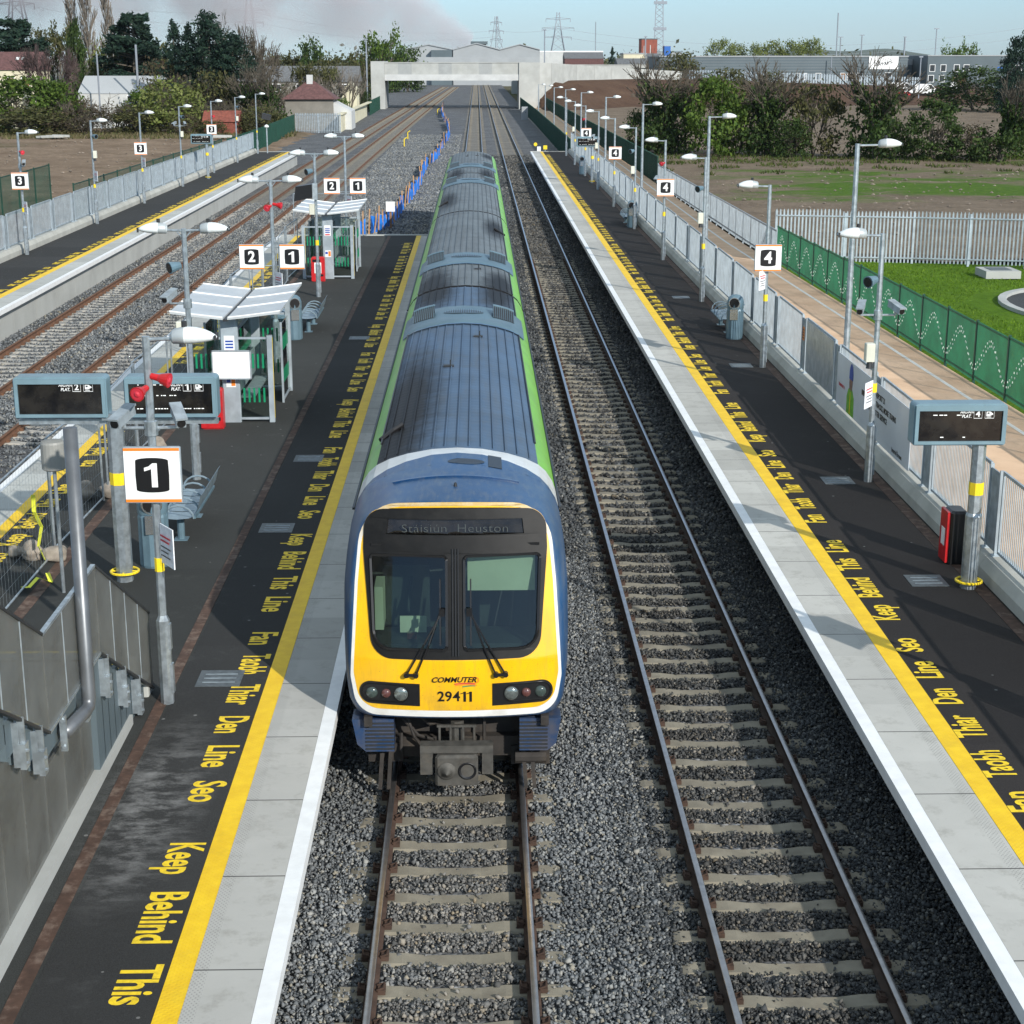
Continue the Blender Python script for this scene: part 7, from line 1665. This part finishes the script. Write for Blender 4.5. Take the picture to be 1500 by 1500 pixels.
for k, (x0, x1, y, lab) in enumerate(((-47.5, -38.8, 300, 'grey roofed bungalow behind the dark conifers'), (-37.8, -29.5, 304, 'grey roofed bungalow right of the conifers'), (-28.6, -21.0, 300, 'grey roofed bungalow nearest the bridge'))):
    building('bungalow', lab, x0, x1, y, y + 9, -.6, 5.0, 'render_wall', ('gable_x', 2.7, 'tile_grey', .3), ((x0 + 2, 3.9, 1.4, 1.2, 'win'), (x1 - 2, 3.9, 1.4, 1.2, 'win')), 'grey roofed bungalows')
building('cottage', 'small yellow walled cottage beyond the hipped roof', -20.6, -18.4, 262, 268, -.6, 4.3, 'cream', ('gable_y', 1.2, 'cream', .1))
wh = thing('warehouse', 'pale grey triple gabled warehouse behind the bridge', 'building', (0, 600, 0))
for x0, x1, zr_, yy in ((-25.5, -8.0, 13.6, 601.), (-7.98, 8.6, 14.0, 600), (8.62, 22.8, 13.7, 600)):
    xm = (x0 + x1) / 2; b = MB(); b.prism([(x0, -.6), (x1, -.6), (x1, 11.9), (xm, zr_), (x0, 11.9)], (0, yy, 0), (1, 0, 0), (0, 0, 1), (0, 60, 0)); b.build('gable', 'clad_light', wh)
    b = MB()
    for xa, za, xb, zb in ((x0, 11.9, xm, zr_), (xm, zr_, x1, 11.9)): b.beam((xa, yy - .2, za + .1), (xb, yy - .2, zb + .1), .5, .3)
    b.build('verge', 'metal_clad', wh)
b = MB(); b.box(-15.7, -8.4, 598, 600.9, -.6, 11.8); b.build('dark_block', 'clad_dark', wh); b = MB(); b.box(-24, 22.7, 597.5, 597.9, 7, 9.4); b.build('low_wall', 'metal_clad', wh)
tw = thing('control_tower', 'small brown tower with a wide flat top behind the warehouse', 'tower', (2, 740, 0)); b = MB(); b.box(1.2, 4.3, 740, 745, -.6, 14.6); b.build('shaft', 'rust_brick', tw); b = MB(); b.box(-2.2, 5.2, 738, 747, 14.9, 16.1); b.build('top', 'clad_dark', tw); b = MB(); b.box(.9, 4.6, 739.5, 745.5, 14.6, 14.9); b.build('cap', 'dark', tw)
bl = building('industrial_building', 'long dark grey industrial building with a white banner', 46, 108.1, 420, 450, plate(75) - 1.2, 9.35, 'clad_dark', ('flat', .28, 'clad_light', .15), ((80.6, 4.6, .9, 1.5, 'win'), (82.6, 4.6, .5, 1.5, 'paper'), (85.8, 4.6, 1.2, 1.5, 'win'), (92.0, 4.6, 1.1, 1.6, 'wood'), (93.7, 4.6, 1.1, 1.6, 'wood'), (96.0, 4.6, 1.1, 1.6, 'win'), (103.4, 4.8, 1.6, 1.4, 'win')))
b = MB()
for k in range(9): b.box(46, 108, 419.965, 419.99, 3.2 + k * .7, 3.24 + k * .7)
b.build('cladding_joint', 'metal_clad', bl)
t = thing('banner', 'white banner with black scribbled lettering on the long grey building', 'banner', (102, 419.8, 8)); b = MB(); b.box(98.3, 105.7, 419.8, 419.9, 6.4, 9.5); b.build('sheet', 'white', t)
b = MB(); rr = random.Random(5)
for k in range(9):
    x = 99.7 + k * .52; z = 7.1 + .05 * k; b.beam((x, 419.78, z), (x + rr.uniform(-.1, .35), 419.78, z + rr.uniform(.8, 1.3)), .01, .2); b.beam((x, 419.78, z + rr.uniform(.1, .8)), (x + .45, 419.78, z + rr.uniform(.1, .9)), .01, .12)
for k in range(6): x = 100.5 + k * .6; b.beam((x, 419.78, 8.4), (x + .3, 419.78, 9.1), .01, .07)
b.build('scribble', 'black', t)
bl2 = building('industrial_building', 'second dark grey building with small windows at the right', 111.0, 150, 412, 440, plate(115) - 1.2, 9.55, 'clad_dark', ('flat', .22, 'clad_light', .12), tuple((x, z, 1.2, 1.5, 'win') for x in (112.2, 114.9, 118.2, 120.6) for z in (6.7,)) + tuple((x, 4.2, 1.2, 1.5, 'win') for x in (112.0, 114.7)) + ((133.5, 6.6, 1.4, 1.5, 'win'), (136.8, 6.6, 1.4, 1.5, 'win'), (140, 6.6, 1.4, 1.5, 'win')), None, ((119.0, 3.6, 3.3, 'wood'),))
b = MB(); b.box(128.3, 129.5, 411.94, 411.99, 6.2, 7.0); b.build('badge', 'blue', bl2)
building('link_building', 'low dark link between the two grey industrial buildings', 108.2, 110.9, 426, 440, .5, 7.4, 'clad_dark', ('flat', 1.4, 'clad_light', .0))
palisade('palisade_fence', [(49, 384), (70, 380), (100, 378)], lambda x, y: plate(x) - .2, 2.3, 'long grey palisade on the earth bank before the grey building', 'railing', .6, .36, posts=9)
rb_ = building('office_block', 'red brick block beside the lattice mast', 68.7, 75.2, 700, 712, -.6, 16.5, 'rust_brick', ('flat', .4, 'clad_dark', .1)); b = MB(); b.box(72.2, 72.5, 699.9, 699.995, 10, 14.3); b.box(69.6, 69.8, 699.9, 699.995, 10, 14); b.build('pipe', 'white_render', rb_)
building('blue_tank_house', 'small blue building right of the lattice mast', 78.2, 80.8, 700, 706, -.6, 13.8, 'blue', ('flat', .2, 'clad_light', .0))
for i, (x0, x1, y, zt, m, rm, rh, lab) in enumerate(((24.5, 52, 690, 11.4, 'white_render', 'white', .5, 'long white flat building behind the low roofs'), (27.5, 39.5, 520, 8.9, 'tile_brown', 'tile_grey', 1.9, 'low dark roofed house right of the warehouse'), (45.6, 52.6, 520, 10.2, 'cream', 'clad_light', .4, 'cream flat roofed building near the small conifer'), (40.5, 50, 480, 7.4, 'render_wall', 'tile_grey', 1.6, 'low grey roofed house left of the nearest ivy tree'), (52, 62, 560, 8.8, 'render_wall', 'tile_grey', 1.8, 'grey roofed house below the red brick block'), (36, 45, 640, 10.2, 'clad_light', 'white', .4, 'pale shed behind the small conifer'), (90, 110, 900, 12, 'clad_light', 'clad_dark', .5, 'low pale shed at the right of the red block'), (10, 58, 470, 7.2, 'conc_pale', 'conc_pale', .15, 'long pale road parapet above the retaining wall'))):
    building('building' if i not in (1, 3, 4) else 'house', lab, x0, x1, y, y + (12 if i < 7 else .5), -.6, zt, m, ('gable_x' if i in (1, 3, 4) else 'flat', rh, rm, .1))
b = MB(); b.box(13, 60, 455, 455.4, -.6, 6.5); tag(b.build('green_panel_fence', 'green_dark', None, origin=(30, 455, 0)), 'dark green panel fence behind the retaining wall', 'fence')
def vehicle(x, y, z, L, H_, m, label, cat, van=True):
    t = thing('parked_van' if van else 'parked_car', label, cat, (x, y, z)); b = MB()
    P = [(0, .3), (L, .3), (L, H_ * .55), (L - .25, H_ * .6), (L - 1.1, H_), (.1, H_), (0, H_ * .9)] if van else [(0, .3), (L, .3), (L, .75), (L - 1.1, .9), (L - 1.8, H_), (.9, H_), (.15, .95)]
    b.prism(P, (x, y, z), (1, 0, 0), (0, 0, 1), (0, 1.8, 0)); b.build('body', m, t)
    b = MB(); b.prism([(L - 1.2, H_ * .62), (L - .45, H_ * .62), (L - 1.15, H_ * .93), (L - 1.9, H_ * .93)] if van else [(1.1, .95), (L - 1.3, .95), (L - 1.9, H_ - .08), (1.2, H_ - .08)], (x, y - .02, z), (1, 0, 0), (0, 0, 1), (0, .015, 0)); b.build('window', 'win', t)
    for wx in (.8, L - .8): b = MB(); b.tube([(x + wx, y - .02, z + .33), (x + wx, y + .2, z + .33)], .33, 12); b.build('wheel', 'black', t)
vz = lambda x, y: bankz(x, y)
vehicle(86.9, 352, 1.6, 5.2, 2.5, 'white', 'white van parked in front of the second grey building', 'van'); vehicle(93.0, 354, 1.6, 4.6, 2.2, 'white', 'white van parked right of the other white van', 'van'); vehicle(86.0, 346, 1.4, 4.1, 1.45, 'red', 'red car parked in front of the white vans', 'car', False)
small('notice_board', 'white board on the bank below the second grey building', 'sign', (97.5, 340, 1.5), (('panel', 'white', lambda b: b.box(96.6, 98.0, 340, 340.1, 2.8, 4.4)), ('post', 'galv', lambda b: b.box(97.2, 97.35, 340.12, 340.2, 1, 3.5))))

# ------------------------------------------------------------------ pylons, masts, columns
def pylon(x, y, H_, W_, label, arms=3, rot=0.):
    t = thing('electricity_pylon', label, 'pylon', (x, y, -.6), 'electricity pylons on the skyline'); b = MB(); r = H_ * .0052; c, s_ = math.cos(rot), math.sin(rot)
    def wpt(u, v, z): return (x + u * c - v * s_, y + u * s_ + v * c, z)
    hw = lambda f: W_ * (1 - f) ** 1.5 * .5 + W_ * .06
    N = 9; fs = [1 - (1 - k / N) ** 1.25 for k in range(N + 1)]
    for f0, f1 in zip(fs, fs[1:]):
        a, d = hw(f0), hw(f1); z0, z1 = -.6 + H_ * f0, -.6 + H_ * f1
        for su in (-1, 1):
            for sv in (-1, 1): b.beam(wpt(su * a, sv * a, z0), wpt(su * d, sv * d, z1), r * 2, r * 2)
        b.beam(wpt(-a, -a, z0), wpt(d, -d, z1), r, r); b.beam(wpt(a, -a, z0), wpt(-d, -d, z1), r, r)
    o = b.build('tower', 'pylon', t)
    for k in range(arms):
        f = .62 + .14 * k; L = W_ * (.75 if k == 1 else .6) * (1.15 - f * .3); z = -.6 + H_ * f; b = MB()
        for s2 in (-1, 1):
            b.beam(wpt(0, 0, z + H_ * .02), wpt(s2 * L, 0, z), r * 1.4, r * 1.4); b.beam(wpt(0, 0, z - H_ * .015), wpt(s2 * L, 0, z), r * 1.4, r * 1.4); b.beam(wpt(s2 * L, 0, z), wpt(s2 * L, 0, z - H_ * .05), r * 1.6, r * 1.6)
        b.build('cross_arm', 'pylon', t)
pylon(-241.0, 900, 60, 16, 'pylon at the left edge above the cedar'); pylon(-119.5, 900, 45, 13, 'pylon rising behind the round bare tree', rot=.3); pylon(10.9, 900, 31, 9, 'slim pylon above the warehouse', rot=.9); pylon(42.7, 880, 32.5, 12, 'pylon right of the warehouse with wide arms')
for (xa, za, xb, zb, y) in ((-420, 47, -241, 43, 900), (-241, 43, -119.5, 33, 900), (-241, 37, -119.5, 28, 901), (-119.5, 33, 10.9, 23, 900), (-119.5, 28, 10.9, 20, 901), (10.9, 23, 42.7, 24, 899), (42.7, 24, 300, 26, 890), (42.7, 20, 300, 21, 891)):
    b = MB(); pts = [(xa + (xb - xa) * f, y, za + (zb - za) * f - 5 * 4 * f * (1 - f) * abs(xb - xa) / 130) for f in np.linspace(0, 1, 13)]; b.tube(pts, .085, 4, False)
    tag(b.build('power_line', 'pylon', None, origin=pts[0]), 'thin power line strung between the skyline pylons', 'power line', 'power lines on the skyline')
def mast(x, y, H_, w0, w1, label, m='pylon'):
    t = thing('lattice_mast', label, 'mast', (x, y, -.6)); b = MB(); N = 18
    for k in range(N):
        f0, f1 = k / N, (k + 1) / N; a, d = (w0 + (w1 - w0) * f0) / 2, (w0 + (w1 - w0) * f1) / 2; z0, z1 = -.6 + H_ * f0, -.6 + H_ * f1
        for s2 in (-1, 1): b.beam((x + s2 * a, y, z0), (x + s2 * d, y, z1), .35, .35)
        b.beam((x - a, y, z0), (x + d, y, z1), .22, .22); b.beam((x + a, y, z0), (x - d, y, z1), .22, .22)
    b.build('tower', m, t); b = MB()
    for f in (.5, .75, .9): b.beam((x - w1, y - .3, H_ * f), (x + w1 * 1.3, y - .3, H_ * f), .5, 1.2)
    b.build('antenna', m, t)
mast(77.5, 716, 42, 4.6, 2.4, 'tall lattice mast beside the red brick block')
def column(x, y, z0, z1, r, label, head=0, group='distant light columns and aerials'):
    t = thing('light_column' if head else 'aerial_pole', label, 'pole', (x, y, z0), group); b = MB(); b.tube([(x, y, z0), (x, y, z1)], r, 6); b.build('pole', 'pylon', t)
    if head: b = MB(); b.box(x - head, x + head, y - .2, y + .1, z1, z1 + .25); b.build('head', 'pylon', t)
for a in ((-47.4, 238, -.6, 10.9, .16, 'light column beside the lone cedar', 0), (-52.9, 238, -.6, 9.6, .12, 'pale column under the dark ivy column tree', 0), (-35.3, 262, -.6, 11.5, .16, 'light column in front of the round bare tree', .4), (-19.6, 306, -.6, 12.2, .14, 'light column before the leafy tree at the bridge', .3), (128.5, 600, -.6, 24.5, .22, 'thin tall aerial above the long grey building', 0), (130.9, 605, -.6, 16.2, .2, 'floodlight column nearest the thin aerial', .9), (137.4, 600, -.6, 16.8, .2, 'floodlight column right of the thin aerial', .9), (152.8, 600, -.6, 16.2, .3, 'column above the white banner', .6), (131.2, 480, 1., 17.0, .14, 'wind vane pole over the gap between the grey buildings', .7), (56.6, 800, -.6, 25.5, .2, 'thin pole between the wide pylon and the mast', 0), (52.3, 520, -.6, 15.3, .22, 'dark pole next to the cream flat building', .5), (14.2, 345, 4, 14.5, .12, 'light column on the road right of the bridge', .35), (88.6, 418.5, 2, 9.3, .12, 'light column against the long grey wall', .0), (90.2, 340, 1.2, 9.2, .12, 'light column in front of the white vans', .4), (103.2, 344, 1.2, 7.4, .12, 'light column in front of the second grey building', .6)):
    column(*a[:5], a[5], a[6])
# low hills at the right skyline and a far belt of trees
xs = np.linspace(700, 2400, 40); V = []
for x in xs: h = 26 + 16 * math.sin(x * .006) + 9 * math.sin(x * .017 + 1); V += [(x, 5200, -5), (x, 5200 + 900, max(6, h) * min(1, (x - 690) / 300))]
tag(mesh_np('hills', V, [(2 * i, 2 * i + 2, 2 * i + 3, 2 * i + 1) for i in range(len(xs) - 1)], 'hill'), None, None, None, 'structure')
C = []
for _ in range(900):
    x = rng.uniform(-420, 420); y = rng.uniform(960, 1300); h = rng.uniform(4, 11); C.append(np.array([x, y, 0]) + rng.normal(size=(9, 3)) * np.array([4, 4, .4 * h]) + np.array([0, 0, h * .5]))
o = leaves('far_trees', np.concatenate(C), 'leaf_olive', None, 1.6); tag(o, 'far belt of trees along the skyline', None, None, 'stuff')

# ------------------------------------------------------------------ smoke plume
m = bpy.data.materials.new('smoke'); m.use_nodes = True; nt = m.node_tree; nt.nodes.clear(); out = nt.nodes.new('ShaderNodeOutputMaterial')
vp = nd(nt, 'ShaderNodeVolumePrincipled'); vp.inputs['Color'].default_value = (.82, .785, .83, 1); vp.inputs['Anisotropy'].default_value = -.25
tc = nd(nt, 'ShaderNodeTexCoord'); sx = nd(nt, 'ShaderNodeSeparateXYZ'); nt.links.new(tc.outputs['Object'], sx.inputs[0])
u = sx.outputs['X']                                # along the plume, metres from the fire
rad = math_(nt, 'ADD', 5.0, math_(nt, 'MULTIPLY', u, .40))
r2 = math_(nt, 'SQRT', math_(nt, 'ADD', math_(nt, 'POWER', sx.outputs['Y'], 2.), math_(nt, 'POWER', sx.outputs['Z'], 2.)))
wq = nd(nt, 'ShaderNodeVectorMath', operation='MULTIPLY'); nt.links.new(tc.outputs['Object'], wq.inputs[0]); wq.inputs[1].default_value = (.8, 1, 1)
nz_ = noise(nt, wq.outputs[0], .026, 7, .66)
edge = math_(nt, 'ADD', math_(nt, 'SUBTRACT', 1., math_(nt, 'DIVIDE', r2, rad)), math_(nt, 'MULTIPLY', math_(nt, 'SUBTRACT', nz_, .5), 3.2))
f = remap(nt, edge, .0, .9, 0, 1)
dens_ = math_(nt, 'MULTIPLY', f, math_(nt, 'DIVIDE', 3.4, math_(nt, 'ADD', rad, 4.)))
dens_ = math_(nt, 'MULTIPLY', dens_, math_(nt, 'GREATER_THAN', u, 0.)); nt.links.new(dens_, vp.inputs['Density']); nt.links.new(vp.outputs[0], out.inputs['Volume'])
M['smoke'] = m
b = MB(); ang = RAD(22); L = 330
ring = lambda x, r: [(x, r * math.cos(a), r * math.sin(a)) for a in np.linspace(0, 2 * math.pi, 13)[:-1]]
V = ring(0, 10) + ring(L, 5 + L * .40 * 1.45); b.add(V, [(k, (k + 1) % 12, 12 + (k + 1) % 12, 12 + k) for k in range(12)] + [tuple(range(11, -1, -1)), tuple(range(12, 24))])
o = b.build('smoke', m); o.location = (-2, 760, 16); o.rotation_euler = (0, -ang, math.pi); tag(o, 'grey smoke drifting up to the left behind the warehouse', None, None, 'stuff')

# ------------------------------------------------------------------ thin spring haze in the air
m = bpy.data.materials.new('haze air'); m.use_nodes = True; nt = m.node_tree; nt.nodes.clear(); out = nt.nodes.new('ShaderNodeOutputMaterial')
vp = nd(nt, 'ShaderNodeVolumePrincipled'); vp.inputs['Color'].default_value = (.80, .90, 1.0, 1); vp.inputs['Density'].default_value = .00004; vp.inputs['Anisotropy'].default_value = .2
nt.links.new(vp.outputs[0], out.inputs['Volume']); M['haze'] = m
b = MB(); b.box(-6100, 6100, -70, 9100, -6.5, 190); tag(b.build('haze', m), 'thin pale haze hanging over the far buildings and hills', None, None, 'stuff')
